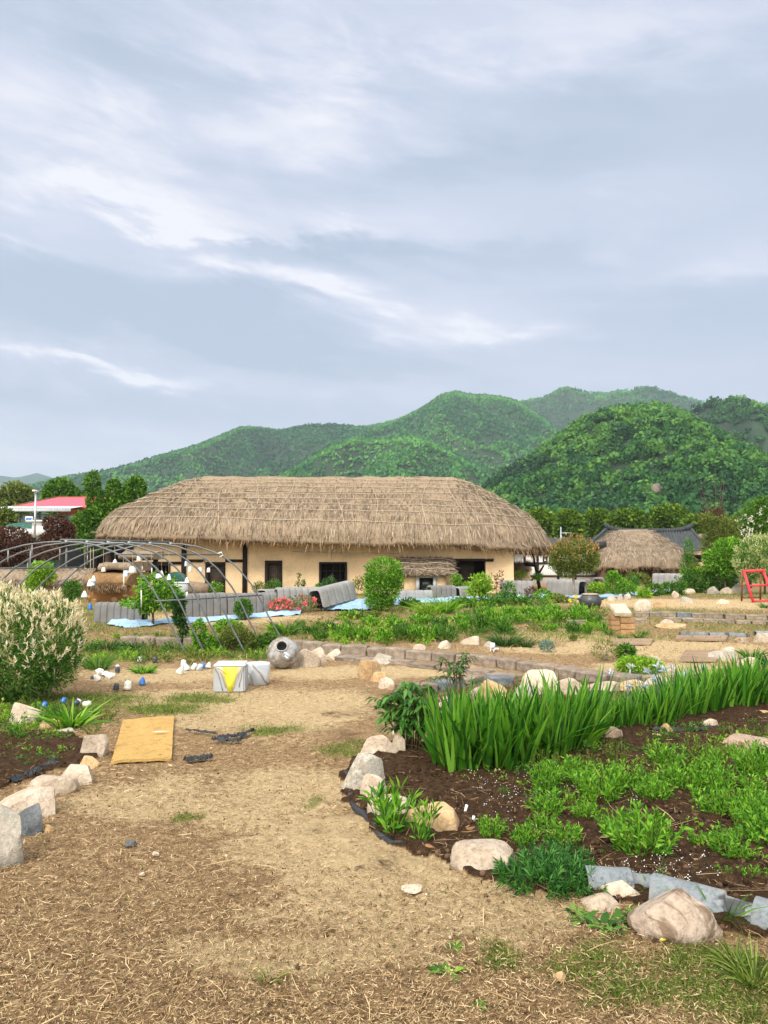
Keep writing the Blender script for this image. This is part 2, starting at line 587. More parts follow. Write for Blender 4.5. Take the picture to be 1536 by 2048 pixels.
def make_ground():
    rs = [0.05, .3, .7, 1.1, 1.5]
    while rs[-1] < 2900:
        k = 1.0065 if rs[-1] < 13 else (1.012 if rs[-1] < 34 else 1.07)
        rs.append(rs[-1] * k)
    rs = np.array(rs)
    fine = np.arange(-33, 33.01, 0.13)
    th = np.radians(np.concatenate([np.arange(-180, -33, 3.0), fine, np.arange(34, 180, 3.0)]))
    RR, TT = np.meshgrid(rs, th, indexing='ij')
    X, Y = RR * np.sin(TT), RR * np.cos(TT)
    Z = gz(X, Y)
    near = (1 - sstep(16, 34, RR)) * sstep(1.2, 2.0, RR)
    s_, g_, d_ = masks(X.ravel(), Y.ravel())
    d2 = d_.reshape(X.shape)
    Z = Z + near * (.011 * fbm(X * 6, Y * 6, seed=51, oct=3) + .010 * fbm(X * 22, Y * 22, seed=57, oct=2)) * (1 + 1.4 * d2) + near * .035 * d2
    mb = MB()
    mb.grid(np.stack([X, Y, Z], -1), wrap=True)
    me = mb.mesh('ground', smooth=True)
    a = me.attributes.new('mask', 'FLOAT_COLOR', 'POINT')
    a.data.foreach_set('color', np.stack([s_, g_, d_, np.ones_like(s_)], -1).astype(np.float32).ravel())
    s = NT('ground_soil')
    vc = s.attr('mask')
    sp = s.n('ShaderNodeSeparateColor'); s.l(vc.outputs['Color'], sp.inputs[0])
    n1 = s.noise(2.3, 6, .62); n2 = s.noise(19, 6, .7, .6); n3 = s.noise(75, 6, .75, .8)
    nn = s.math('ADD', s.math('MULTIPLY', n2, .5), s.math('MULTIPLY', n3, .5))
    straw = s.ramp(nn, [(.30, (.05, .027, .013)), (.43, (.165, .102, .050)), (.53, (.32, .212, .112)), (.66, (.54, .395, .225))])
    sandc = s.ramp(nn, [(.28, (.11, .062, .027)), (.42, (.32, .222, .115)), (.52, (.48, .36, .20)), (.68, (.64, .515, .315))])
    soilc = s.ramp(nn, [(.30, (.008, .005, .003)), (.46, (.036, .019, .009)), (.58, (.085, .048, .024)), (.72, (.21, .13, .07))])
    grassc = s.ramp(nn, [(.30, (.045, .06, .012)), (.5, (.12, .14, .028)), (.7, (.26, .24, .07))])
    wob = s.math('MULTIPLY', s.math('SUBTRACT', s.math('ADD', n1, n2), 1.0), 1.3)
    def fac(ch, lo, hi):
        v = s.math('ADD', sp.outputs[ch], wob)
        m = s.n('ShaderNodeMapRange'); m.interpolation_type = 'SMOOTHSTEP'
        s.l(v, m.inputs[0]); m.inputs[1].default_value = lo; m.inputs[2].default_value = hi
        return m.outputs[0]
    col = s.mix(fac(0, .2, .8), straw, sandc)
    col = s.mix(s.math('MULTIPLY', fac(1, .35, .95), .75), col, grassc)
    col = s.mix(fac(2, .3, .7), col, soilc)
    h = s.math('ADD', s.math('MULTIPLY', n2, .7), s.math('MULTIPLY', n3, .6))
    s.bump(h, .9, .03)
    me.materials.append(s.set(col, .95, .12))
    tag(link('ground', me), kind='structure')
make_ground()

# ------------------------------------------------------------------ hills and their woods
def crown_protos(k, nq, sz):
    out = []
    for _ in range(k):
        nb = int(rng.integers(4, 7))
        c = rng.normal(size=(nb, 3)) * np.array([.42, .42, .25]); r = rng.uniform(.38, .62, nb)
        b = rng.integers(0, nb, nq)
        d = unit(rng.normal(size=(nq, 3))); d[:, 2] = np.abs(d[:, 2]) * 1.0 - .25
        d = unit(d)
        P = c[b] + d * (r[b] * rng.uniform(.8, 1.05, nq))[:, None]
        nrm = unit(d + .5 * rng.normal(size=(nq, 3)))
        a = unit(np.cross(nrm, rng.normal(size=(nq, 3)))); bb = np.cross(nrm, a)
        s_ = sz * rng.uniform(.6, 1.25, nq)[:, None]
        V = np.stack([P + a * s_, P + bb * s_ * .75, P - a * s_, P - bb * s_ * .75], 1)
        out.append((V.reshape(-1, 3), P[:, 2].repeat(4)))
    return out

def wood(name, pts, rad, protos, matl, tint):
    n = len(pts)
    which = rng.integers(0, len(protos), n)
    mb = MB()
    for k, (V, _) in enumerate(protos):
        ids = np.nonzero(which == k)[0]
        if not len(ids):
            continue
        a = rng.uniform(0, 6.28, len(ids))
        c, s_ = np.cos(a), np.sin(a)
        X = V[None, :, 0] * c[:, None] - V[None, :, 1] * s_[:, None]
        Y = V[None, :, 0] * s_[:, None] + V[None, :, 1] * c[:, None]
        G = np.stack([X, Y, np.broadcast_to(V[None, :, 2], X.shape) * rng.uniform(.8, 1.25, len(ids))[:, None]], -1) * rad[ids][:, None, None] + pts[ids][:, None]
        N = G.shape[0] * G.shape[1]
        jit = rng.uniform(-.07, .07, (len(ids), V.shape[0] // 4)).repeat(4, 1)
        mb.add(G.reshape(-1, 3), np.arange(N).reshape(-1, 4), (tint[ids][:, None] + jit).ravel())
    return tag(mb.build(name, matl, tint=True), kind='stuff')

def hill(name, prof, D, depth, base_py, spur, seed, ntrees, rad, matl, earth, tintf, drop=0.55, wild=.48, pmin=-700, pmax=2240, back=.35, extra=None):
    prof = np.array(prof, float)
    nx, ny = 260, 46
    px = np.linspace(pmin, pmax, nx)
    zs = np.array([P3(p, np.interp(p, prof[:, 0], prof[:, 1]), D).z for p in px])
    xs = (px - 768) / FOC * D
    tt = np.linspace(0, 1 + back, ny)
    def zf(x, t):
        zr = np.interp(x, xs, zs)
        ins = np.clip(t, 0, 1)
        k = np.sin(ins * math.pi / 2) ** 1.15 * (.35 + .65 * ins)
        z = zr * k
        w = 4 * ins * (1 - ins)
        rn = 1 - np.abs(fbm(x / spur, t * depth / (spur * 1.8), seed=seed, oct=3)) * 2
        z = z + w * zr * wild * (rn - .45)
        yy = D - depth + t * depth
        zl = EYE + (np.interp(x * D / yy, xs, zs) - EYE) * yy / D          # no shoulder stands above the crest line
        z = np.where(t < 1, np.minimum(z, zl * (.90 + .10 * ins) - .4), z)
        z = np.where(t > 1, zr * (1 - .5 * (t - 1)), z)
        return np.maximum(z, -1) - drop * rad
    HILLS[name] = (zf, D, depth)
    X, T = np.meshgrid(xs, tt, indexing='ij')
    Yw = D - depth + T * depth
    mb = MB().grid(np.stack([X, Yw, zf(X, T)], -1), flip=True)
    o = mb.build(name, earth, smooth=True)
    tag(o, kind='structure')
    x = rng.uniform(xs[0], xs[-1], ntrees); t = rng.uniform(.02, 1.04, ntrees)
    z = zf(x, t)
    pts = np.stack([x, D - depth + t * depth, z + rad * .35], -1)
    r = rad * rng.uniform(.65, 1.3, ntrees)
    ridge = (1 - np.abs(fbm(x / spur, t * depth / (spur * 1.8), seed=seed, oct=3)) * 2) - .45  # slope shading painted into leaf tint: spurs lighter, gullies darker
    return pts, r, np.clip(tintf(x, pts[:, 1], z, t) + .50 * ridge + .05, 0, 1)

M = {}
HILLS = {}
M['forest_far'] = mat_leaf('forest_far', (.010, .055, .026), (.032, .145, .045), (.105, .285, .055), .2, tintattr=True)
M['forest_near'] = mat_leaf('forest_near', (.006, .034, .013), (.026, .110, .022), (.105, .245, .035), .25, tintattr=True)
M['hill_gap_shade'] = mat_simple('hill_gap_shade', (.018, .04, .016), .5, .02, bump=0)  # hill floor coloured dark to paint shade into the gaps between crowns
M['haze_hill'] = mat_simple('haze_hill', (.03, .07, .05), .3, .004, bump=0)

def tint_mtn(x, y, z, t):
    return np.clip(.42 + .42 * fbm(x / 90, y / 60, seed=61) + .22 * fbm(x / 15, y / 15, seed=67) + rng.normal(0, .10, len(x)), 0, 1)
def tint_near(x, y, z, t):
    return np.clip(.36 + .34 * fbm(x / 30, y / 30, seed=71) + rng.normal(0, .22, len(x)) + .25 * (t - .5), 0, 1)

far_protos = crown_protos(5, 14, .42)
near_protos = crown_protos(6, 110, .20)

# distant blue ridge on the left
hill('hill_blue_distant', [(-700, 975), (-200, 950), (0, 951), (30, 955), (72, 945), (110, 957), (180, 975), (300, 990), (2240, 1000)], 2300, 600, 1100, 300, 3, 4, 10,
     M['haze_hill'], M['haze_hill'], tint_mtn, drop=0, wild=.1)
# rear mountain ridge on the right
p1_ = hill('mountain_rear', [(-700, 990), (500, 960), (860, 850), (1000, 812), (1050, 801), (1090, 795), (1135, 772), (1180, 783), (1215, 786), (1255, 779), (1300, 769), (1345, 783), (1420, 806), (1480, 812), (1536, 808), (1700, 790), (2240, 870)],
           1500, 420, 1090, 150, 5, 26000, 3.9, M['forest_far'], M['hill_gap_shade'], tint_mtn, pmin=600, pmax=2100)
# main mountain
p2_ = hill('mountain_main', [(-700, 1010), (-200, 1000), (0, 985), (60, 970), (100, 959), (150, 949), (230, 935), (300, 915), (390, 890), (440, 870), (480, 853), (520, 855), (560, 860), (600, 850), (660, 847), (735, 853), (800, 838), (850, 812), (885, 789), (910, 782), (950, 789), (1000, 791), (1040, 802), (1090, 835), (1130, 870), (1200, 900), (1400, 960), (2240, 1000)],
           1100, 480, 1090, 130, 9, 62000, 3.0, M['forest_far'], M['hill_gap_shade'], tint_mtn, pmin=-400, pmax=1700)
# lower spur in front of it
p3_ = hill('mountain_spur', [(-700, 1100), (450, 1000), (575, 942), (620, 912), (660, 890), (700, 877), (760, 874), (830, 872), (870, 885), (920, 910), (980, 940), (1050, 975), (1200, 1020), (2240, 1060)],
           760, 300, 1090, 90, 13, 22000, 2.6, M['forest_far'], M['hill_gap_shade'], tint_mtn, pmin=350, pmax=1500)
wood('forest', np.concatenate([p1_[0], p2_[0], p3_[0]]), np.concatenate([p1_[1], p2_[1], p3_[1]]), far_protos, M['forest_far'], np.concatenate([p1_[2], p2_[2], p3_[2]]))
# hill at the right behind the near one
p4_ = hill('hill_right_rear', [(-700, 1120), (1100, 960), (1250, 880), (1340, 845), (1380, 832), (1420, 806), (1455, 797), (1490, 796), (1536, 815), (1650, 850), (1800, 880), (2240, 980)],
           560, 220, 1090, 55, 17, 4200, 4.0, M['forest_near'], M['hill_gap_shade'], lambda x, y, z, t: np.clip(.48 + .25 * fbm(x / 30, y / 30, seed=73) + rng.normal(0, .13, len(x)), 0, 1), pmin=1000, pmax=2100)
# near wooded hill
p5_ = hill('hill_near', [(-700, 1110), (880, 1040), (930, 1000), (965, 975), (1000, 950), (1030, 938), (1080, 905), (1130, 868), (1170, 842), (1210, 825), (1260, 817), (1320, 814), (1370, 828), (1400, 850), (1440, 868), (1490, 895), (1536, 915), (1650, 950), (1900, 1010), (2240, 1060)],
           340, 190, 1080, 48, 19, 6000, 3.2, M['forest_near'], M['hill_gap_shade'], tint_near, pmin=840, pmax=2100, wild=.28)
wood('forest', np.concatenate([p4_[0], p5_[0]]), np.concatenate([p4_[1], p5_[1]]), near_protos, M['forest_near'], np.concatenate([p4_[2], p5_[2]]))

# ------------------------------------------------------------------ the air between
hz = MB().box((0, 1100, 149), (3900, 4300, 302)).build('haze', None)
hm = bpy.data.materials.new('haze'); hm.use_nodes = True
hm.node_tree.nodes.clear()
ho = hm.node_tree.nodes.new('ShaderNodeOutputMaterial')
hv = hm.node_tree.nodes.new('ShaderNodeVolumePrincipled')
hv.inputs['Color'].default_value = (.70, .86, .97, 1)
hv.inputs['Density'].default_value = 0.00021
hv.inputs['Anisotropy'].default_value = 0.2
hm.node_tree.links.new(hv.outputs[0], ho.inputs['Volume'])
hz.data.materials.append(hm)
tag(hz, kind='stuff')

# ------------------------------------------------------------------ materials for buildings
def mat_thatch(name, base, dark, light):
    s = NT(name)
    n1 = s.noise(1.3, 4, .6); n2 = s.noise(9, 5, .7, .5)
    n3 = s.noise(1, 5, .75, .3, stretch=(26, 7, 7))
    f = s.math('ADD', s.math('ADD', s.math('MULTIPLY', n1, .3), s.math('MULTIPLY', n2, .35)), s.math('MULTIPLY', n3, .35))
    col = s.ramp(f, [(.36, dark), (.5, base), (.64, light)])
    s.bump(n3, .8, .05)
    return s.set(col, .95, .1)
TH = (.28, .215, .15)
M['thatch'] = mat_thatch('thatch', TH, (.10, .062, .034), (.36, .255, .155))
M['straw_thatch'] = mat_leaf('straw_thatch', (.05, .035, .024), (.25, .195, .14), (.56, .475, .37), 0.12, .9, .1, patch=3.5)
M['straw_fringe'] = mat_leaf('straw_fringe', (.05, .03, .018), (.22, .145, .082), (.42, .29, .17), 0.15, .9, .1)
M['thatch_old'] = mat_thatch('thatch_old', (.26, .20, .14), (.12, .085, .055), (.40, .32, .24))
M['straw_rope'] = mat_simple('straw_rope', (.42, .34, .24), .2, 8, .9, .1)
def mat_mud(name, c):
    s = NT(name)
    a = s.noise(.9, 5, .6); b = s.noise(14, 6, .7)
    col = s.ramp(a, [(.3, sc(c, .78)), (.5, c), (.72, sc(c, 1.14))])
    col = s.mix(.5, col, s.ramp(b, [(.3, (.7, .68, .66)), (.5, (1, 1, 1)), (.72, (1.15, 1.13, 1.1))]), 'MULTIPLY')
    s.bump(s.math('ADD', b, a), .35, .02)
    return s.set(col, .95, .1)
M['mud'] = mat_mud('mud_plaster', (.68, .505, .305))
M['mud_pale'] = mat_mud('mud_plaster_pale', (.50, .37, .22))
M['timber_black'] = mat_simple('timber_black', (.020, .014, .010), .4, 4, .8, .2, .3, stretch=(1, 1, .15))
M['timber_brown'] = mat_simple('timber_brown', (.11, .07, .045), .4, 4, .8, .2, .3)
M['dark_inside'] = mat_simple('dark_inside', (.006, .005, .005), .3, 3, .9, .1, 0)  # near-black standing in for shade inside openings; also a black door panel
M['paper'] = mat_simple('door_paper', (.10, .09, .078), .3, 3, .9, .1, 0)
M['white_plaster'] = mat_mud('white_plaster', (.70, .69, .66))
M['grey_frame'] = mat_simple('grey_frame', (.42, .44, .45), .15, 5, .6, .3, .1)
M['glass'] = mat_simple('window_glass', (.012, .016, .018), .2, 2, .12, .5, 0)
M['tile_grey'] = mat_simple('roof_tile_grey', (.045, .052, .055), .35, 3, .75, .3, .3)
M['steel'] = mat_simple('galvanised_steel', (.42, .45, .46), .22, 9, .38, .5, .05, metal=.55)
M['steel_dull'] = mat_simple('steel_dull', (.30, .33, .34), .2, 9, .55, .4, .05, metal=.3)
M['red_roof'] = mat_simple('red_roof_sheet', (.72, .085, .125), .08, 3, .55, .3, .05)
M['sheet_grey'] = mat_simple('canopy_sheet', (.46, .49, .50), .15, 3, .6, .3, .05)
M['green_tarp'] = mat_simple('green_tarp', (.025, .10, .075), .4, 6, .7, .3, .5)
M['white_paint'] = mat_simple('white_paint', (.78, .79, .80), .06, 5, .6, .3, .05)
M['blue_plastic'] = mat_simple('blue_plastic', (.025, .17, .50), .15, 4, .45, .4, .05)
M['blue_green_plastic'] = mat_simple('blue_green_plastic', (.05, .20, .26), .15, 4, .45, .4, .05)
M['board_red'] = mat_simple('red_paint', (.62, .045, .06), .15, 9, .55, .35, .15)
M['wood_brown'] = mat_simple('wood_brown', (.20, .095, .045), .35, 7, .75, .2, .25)

G_T = np.array([0, .12, .25, .4, .55, .7, .82, .9, .95, .98, 1.0])
G_Z = np.array([0, .055, .14, .26, .385, .51, .62, .725, .82, .90, 1.0])

def thatch_roof(parent, a, b, ra, zr, ze, nstrand, nfringe, seed, nexp=3.6, courses=9, slx=0.0, rope_dx=1.15, ropes=True, fr=(.16, .42), ridge=True, mats=('thatch', 'straw_thatch', 'straw_fringe'), thick=.26, sag=.0, rad=.0125, sl=1.0):
    """rounded hip roof of layered straw: eave half size a x b, ridge half length ra; slx tilts the eave line along x"""
    r_ = np.random.default_rng(seed)
    def surf(th, t, bumpy=True):
        c, s_ = np.cos(th), np.sin(th)
        ex = a * np.sign(c) * np.abs(c) ** (2 / nexp); ey = b * np.sign(s_) * np.abs(s_) ** (2 / nexp)
        rx = np.clip(ex, -ra, ra)
        rx = np.where(np.abs(ex) > ra, np.sign(ex) * ra, ex)
        x = rx + (ex - rx) * t; y = ey * t
        z_e = ze + slx * ex
        g = np.interp(t, G_T, G_Z)
        z = zr - (zr - z_e) * g
        z = z - sag * np.cos(np.clip(x / max(ra, .1), -1, 1) * math.pi / 2) * (1 - t)
        if bumpy:
            st = (t * courses + .35 * fbm(th * 3.0, t * 3, seed=seed + 1, oct=2)) % 1.0
            off = .13 * st * sl * sstep(.06, .14, t) + .05 * sl * fbm(x * 1.6, y * 1.6, seed=seed, oct=3)
            if ridge:
                off = off + .10 * sl * (1 - sstep(.05, .10, t)) + .03 * sl
            z = z + off
        return np.stack([x, y, z], -1)
    # even spacing along the eave
    tt = np.linspace(0, 2 * np.pi, 4001)
    e = surf(tt, np.ones_like(tt), False)
    arc = np.concatenate([[0], np.cumsum(np.linalg.norm(np.diff(e[:, :2], axis=0), axis=1))])
    def theta(u):
        return np.interp(u * arc[-1], arc, tt)
    nu = 260
    u = np.linspace(0, 1, nu, endpoint=False)
    tv = np.concatenate([np.linspace(0, 1, 64)])
    T, U = np.meshgrid(tv, theta(u), indexing='ij')
    G = surf(U, T)
    edge = G[-1]
    rag = thick * (1 + .22 * fbm(u * 40, u * 0 + 3, seed=seed + 3, oct=3))
    rows = []
    for k, (f, dn) in enumerate(((1.012, .35), (1.008, .75), (.985, 1.0), (.93, .95), (.80, .6), (.62, .1))):
        q = edge.copy(); q[:, :2] *= f; q[:, 2] -= rag * dn
        rows.append(q)
    mb = MB().grid(np.concatenate([G, np.array(rows)]), wrap=True)
    roof = mb.build('roof', M[mats[0]], parent, smooth=True)
    # loose straw lying down the slope
    th = theta(r_.uniform(0, 1, nstrand)); t = np.sqrt(r_.uniform(.002, 1, nstrand))
    p = surf(th, t); q = surf(th, np.minimum(t + .04, 1.03))
    D = unit(q - p) + r_.normal(size=p.shape) * np.array([.16, .16, .05]); D[:, 2] += r_.uniform(.02, .16, nstrand)
    D = unit(D)
    up = np.zeros_like(p); up[:, 2] = 1
    side = unit(np.cross(D, up) + .35 * r_.normal(size=p.shape))
    L = r_.uniform(.18, .5, nstrand) * sl
    B = np.zeros_like(p); B[:, 2] = -.12 * L
    st = MB().strips(p + np.array([0, 0, .012]), D, L, r_.uniform(.012, .034, nstrand) * sl, B, 2, (.8, 1, .15), side).build('straw', M[mats[1]], roof)
    st['kind'] = 'stuff'
    # ragged fringe under the eave
    uu = r_.uniform(0, 1, nfringe); th = theta(uu)
    p = surf(th, r_.uniform(.965, 1.01, nfringe)); p[:, 2] -= r_.uniform(0, 1, nfringe) ** 1.3 * thick * .95
    out = unit(p * np.array([1, 1, 0]))
    D = out * r_.uniform(-.12, .5, nfringe)[:, None] + r_.normal(size=p.shape) * .16; D[:, 2] = -1
    long_ = 1 + 1.2 * (fbm(uu * 60, uu * 0, seed=seed + 9, oct=2) > .42)
    MB().strips(p, D, r_.uniform(fr[0], fr[1], nfringe) * sl * (.55 + .45 * long_), r_.uniform(.012, .032, nfringe) * sl, None, 2, (1, .9, .15)).build('eave_fringe', M[mats[2]], roof)
    if ropes:
        mb = MB()
        for k, t0 in enumerate(np.linspace(.16, .93, 9)):
            if k in (0,): t0 = .13
            u2 = np.linspace(0, 1, 300)
            pts = surf(theta(u2), np.clip(t0 + .012 * fbm(u2 * 18, u2 * 0 + k, seed=seed + 21, oct=2), .02, .995)) + np.array([0, 0, .06 * sl])
            mb.tube(pts, rad, 5, cap=False)
        x = -a + .7
        us = np.arange(0, arc[-1], rope_dx) / arc[-1]
        for uk in us:
            t2 = np.linspace(.1, 1.0, 26)
            uu = uk + .006 * np.sin(t2 * 4 + uk * 70)
            pts = surf(theta(uu % 1.0), t2) + np.array([0, 0, .065 * sl])
            tail = pts[-1] * np.array([1.01, 1.01, 1]) - np.array([0, 0, .3 * sl])
            mb.tube(np.concatenate([pts, tail[None]]), rad, 5, cap=False)
        mb.build('rope_net', M['straw_rope'], roof)
    return roof, surf, theta

def frame_box(mb, x0, x1, z0, z1, y, w, d):
    mb.box(((x0 + x1) / 2, y, z1 - w / 2), (x1 - x0, d, w)).box(((x0 + x1) / 2, y, z0 + w / 2), (x1 - x0, d, w))
    mb.box((x0 + w / 2, y, (z0 + z1) / 2), (w, d, z1 - z0 - 2 * w)).box((x1 - w / 2, y, (z0 + z1) / 2), (w, d, z1 - z0 - 2 * w))

# ------------------------------------------------------------------ the long thatched house
HY = 31.0                                                     # its front wall
HX, HC = -2.55, 35.2
house = thing('thatched_house', 'long low mud walled house under a huge rope netted straw thatch roof', 'house', (HX, HC, 0))
def hp(px, py, d=HY):
    p = P3(px, py, d)
    return p.x - HX, p.z
zr_ = P3(660, 953, HC).z; ze_ = P3(640, 1078, HY - 1).z
thatch_roof(house, 9.75, 5.3, 5.7, zr_ - .14, ze_ - .02, 34000, 9000, 101, slx=-.030, rope_dx=1.22)
xl, xr = hp(262, 1100)[0], hp(1027, 1100)[0]
top = 2.6
def wall_with_holes(parent, name, mat, x0, x1, z0, z1, y, thick, holes):
    xs = sorted({x0, x1, *[h[0] for h in holes], *[h[1] for h in holes]})
    zs = sorted({z0, z1, *[h[2] for h in holes], *[h[3] for h in holes]})
    V = {}
    mb = MB()
    for i in range(len(xs) - 1):
        for j in range(len(zs) - 1):
            cx, cz = (xs[i] + xs[i + 1]) / 2, (zs[j] + zs[j + 1]) / 2
            if any(h[0] < cx < h[1] and h[2] < cz < h[3] for h in holes):
                continue
            mb.add([(xs[i], y, zs[j]), (xs[i + 1], y, zs[j]), (xs[i + 1], y, zs[j + 1]), (xs[i], y, zs[j + 1])], [np.array([[0, 1, 2, 3]])])
    for h in holes:                                        # reveals
        a_, b_, c_, d_ = h
        mb.add([(a_, y, c_), (a_, y, d_), (a_, y + thick, d_), (a_, y + thick, c_)], [np.array([[0, 1, 2, 3]])])
        mb.add([(b_, y, c_), (b_, y + thick, c_), (b_, y + thick, d_), (b_, y, d_)], [np.array([[0, 1, 2, 3]])])
        mb.add([(a_, y, d_), (b_, y, d_), (b_, y + thick, d_), (a_, y + thick, d_)], [np.array([[0, 1, 2, 3]])])
        mb.add([(a_, y, c_), (a_, y + thick, c_), (b_, y + thick, c_), (b_, y, c_)], [np.array([[0, 1, 2, 3]])])
    # ends and back
    mb.box(((x0 + x1) / 2, y + 7.9, (z0 + 2.1) / 2), (x1 - x0, .2, 2.1 - z0))
    mb.box((x0 + .1, y + 3.9, (z0 + 2.0) / 2), (.2, 7.78, 2.0 - z0)).box((x1 - .1, y + 3.9, (z0 + 2.0) / 2), (.2, 7.78, 2.0 - z0))
    return mb.build(name, mat, parent)
fy = HY - HC
floor_z = .1
def rect(px0, px1, py0, py1):
    a_, z1 = hp(px0, py0); b_, z0 = hp(px1, py1)
    return a_, b_, max(z0, floor_z), z1
D1, D2, D3, D4 = rect(411, 450, 1124, 1196), rect(530, 564, 1121, 1196), rect(638, 694, 1124, 1196), rect(906, 972, 1122, 1200)
W1, W2 = rect(294, 338, 1131, 1150), rect(274, 285, 1148, 1158)
wall_with_holes(house, 'wall', M['mud'], xl, xr, floor_z - .3, top, fy, .28, [D1, D2, D3, D4, W1, W2])
MB().box(((xl + xr) / 2, fy + .45, 1.2), (xr - xl - .5, .06, 2.9)).build('interior_shade', M['dark_inside'], house)  # near-black sheet added behind the openings as the shade of the rooms
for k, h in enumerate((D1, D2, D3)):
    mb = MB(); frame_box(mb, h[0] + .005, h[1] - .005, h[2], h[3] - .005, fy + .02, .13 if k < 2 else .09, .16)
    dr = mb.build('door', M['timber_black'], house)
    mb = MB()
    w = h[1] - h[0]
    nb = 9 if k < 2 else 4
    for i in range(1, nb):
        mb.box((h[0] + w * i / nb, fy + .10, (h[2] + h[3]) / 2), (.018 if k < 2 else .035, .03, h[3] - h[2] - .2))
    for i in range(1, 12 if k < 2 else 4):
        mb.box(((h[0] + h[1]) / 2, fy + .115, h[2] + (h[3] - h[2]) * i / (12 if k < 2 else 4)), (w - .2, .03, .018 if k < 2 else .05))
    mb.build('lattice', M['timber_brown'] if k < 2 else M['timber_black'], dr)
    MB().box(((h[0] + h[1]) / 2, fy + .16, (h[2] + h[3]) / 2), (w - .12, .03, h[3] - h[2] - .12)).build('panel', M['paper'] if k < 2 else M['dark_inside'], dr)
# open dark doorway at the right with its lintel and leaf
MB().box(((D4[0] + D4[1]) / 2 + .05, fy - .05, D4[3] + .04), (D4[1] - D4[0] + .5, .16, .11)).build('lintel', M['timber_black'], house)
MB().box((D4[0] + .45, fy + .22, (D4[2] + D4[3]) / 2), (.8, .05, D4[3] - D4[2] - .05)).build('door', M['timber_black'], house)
mb = MB(); frame_box(mb, W1[0] - .04, W1[1] + .04, W1[2] - .04, W1[3] + .04, fy - .03, .06, .1)
wd = mb.build('window', M['timber_black'], house)
mb = MB()
for i in range(1, 6):
    mb.box((W1[0] + (W1[1] - W1[0]) * i / 6, fy + .06, (W1[2] + W1[3]) / 2), (.025, .03, W1[3] - W1[2]))
mb.build('bars', M['timber_brown'], wd)
for px0, px1 in ((262, 266), (365, 372), (487, 494)):
    a_, b_ = hp(px0, 1100)[0], hp(px1, 1100)[0]
    MB().box(((a_ + b_) / 2, fy - .035, (top + floor_z) / 2), (b_ - a_ + .04, .09, top - floor_z)).build('post', M['timber_black'], house)
for px0, px1, py in ((268, 364, 1126), (374, 410, 1121.5), (451, 486, 1121.5)):
    a_, b_ = hp(px0, py)[0], hp(px1, py)[0]
    MB().box(((a_ + b_) / 2, fy - .03, hp(px0, py)[1]), (b_ - a_, .07, .11)).build('beam', M['timber_black'], house)
# pole under the eave
x0, z0 = hp(585, 1103, HY - .5); x1, z1 = hp(800, 1107, HY - .5)
MB().tube([(x0, fy - .5, z0), (x1, fy - .5, z1)], .02, 6).build('eave_pole', M['steel_dull'], house)
# dark soffit beam
# low thatched porch built against the wall
pc = P3(856, 1150, 30.0)
porch = thing('thatched_porch', 'little mud porch with its own straw roof and grey framed window against the long house', 'porch', (pc.x, 30.4, 0))
def pp(px, py, d=29.9):
    p = P3(px, py, d); return p.x - pc.x, p.z
a0, z1 = pp(808, 1143); a1, z0 = pp(893, 1200)
wr = pp(832, 1147)[0], pp(873, 1147)[0], pp(832, 1190)[1], pp(832, 1149)[1]
mbx = MB()
for (q0, q1, zz0, zz1) in ((a0, wr[0], 0, z1), (wr[1], a1, 0, z1), (wr[0], wr[1], 0, wr[2]), (wr[0], wr[1], wr[3], z1)):
    mbx.box(((q0 + q1) / 2, -.4, (zz0 + zz1) / 2 + .05), (q1 - q0, .16, zz1 - zz0 + .1))
mbx.box((a0 + .06, .05, z1 / 2), (.12, .7, z1)).box((a1 - .06, .05, z1 / 2), (.12, .7, z1))
mbx.build('wall', M['mud'], porch)
mbx = MB(); frame_box(mbx, wr[0], wr[1], wr[2], wr[3], -.46, .13, .14)
wn = mbx.build('window', M['grey_frame'], porch)
MB().box(((wr[0] + wr[1]) / 2, -.40, (wr[2] + wr[3]) / 2), (wr[1] - wr[0] - .2, .04, wr[3] - wr[2] - .2)).build('pane', M['glass'], wn)
zt, zb = pp(850, 1119)[1], pp(850, 1146)[1]
xa, xb = pp(800, 1130)[0], pp(911, 1130)[0]
n = 60
xs = np.linspace(xa, xb, n)
prof = [(.55, zt - .02), (.40, zt + .03), (.1, zt - .10), (-.3, zb + .26), (-.62, zb + .08), (-.74, zb - .04), (-.72, zb - .12), (-.5, zb - .10), (-.2, zb + .05)]
G = np.array([[(x, y + .02 * math.sin(i * 1.7), z + .03 * math.sin(i * .9) - .20 * max(0, (x - xb + .25) / .25) ** 2 - .12 * max(0, (xa + .2 - x) / .2) ** 2) for (y, z) in prof] for i, x in enumerate(xs)])
prf = MB().grid(G).build('roof', M['thatch'], porch, smooth=True)
ns = 2600
xx = rng.uniform(xa, xb, ns); k = rng.uniform(0, 5.2, ns)
pr = np.array(prof); yy = np.interp(k, np.arange(len(pr)), pr[:, 0]); zz = np.interp(k, np.arange(len(pr)), pr[:, 1])
y2 = np.interp(k + .3, np.arange(len(pr)), pr[:, 0]); z2 = np.interp(k + .3, np.arange(len(pr)), pr[:, 1])
D = np.stack([rng.normal(0, .15, ns), y2 - yy, z2 - zz + .02], -1)
MB().strips(np.stack([xx, yy, zz + .02 - .20 * np.maximum(0, (xx - xb + .25) / .25) ** 2], -1), D, rng.uniform(.1, .3, ns), .022, None, 2, (.8, 1, .2)).build('straw', M['straw_thatch'], prf)
mbx = MB()
for kk in (1.4, 2.6, 3.8):
    yv = np.interp(kk, np.arange(len(pr)), pr[:, 0]); zv = np.interp(kk, np.arange(len(pr)), pr[:, 1])
    mbx.tube([(x, yv - .02, zv + .05 + .02 * math.sin(x * 5)) for x in np.linspace(xa, xb - .1, 20)], .014, 5)
mbx.build('rope', M['straw_rope'], prf)

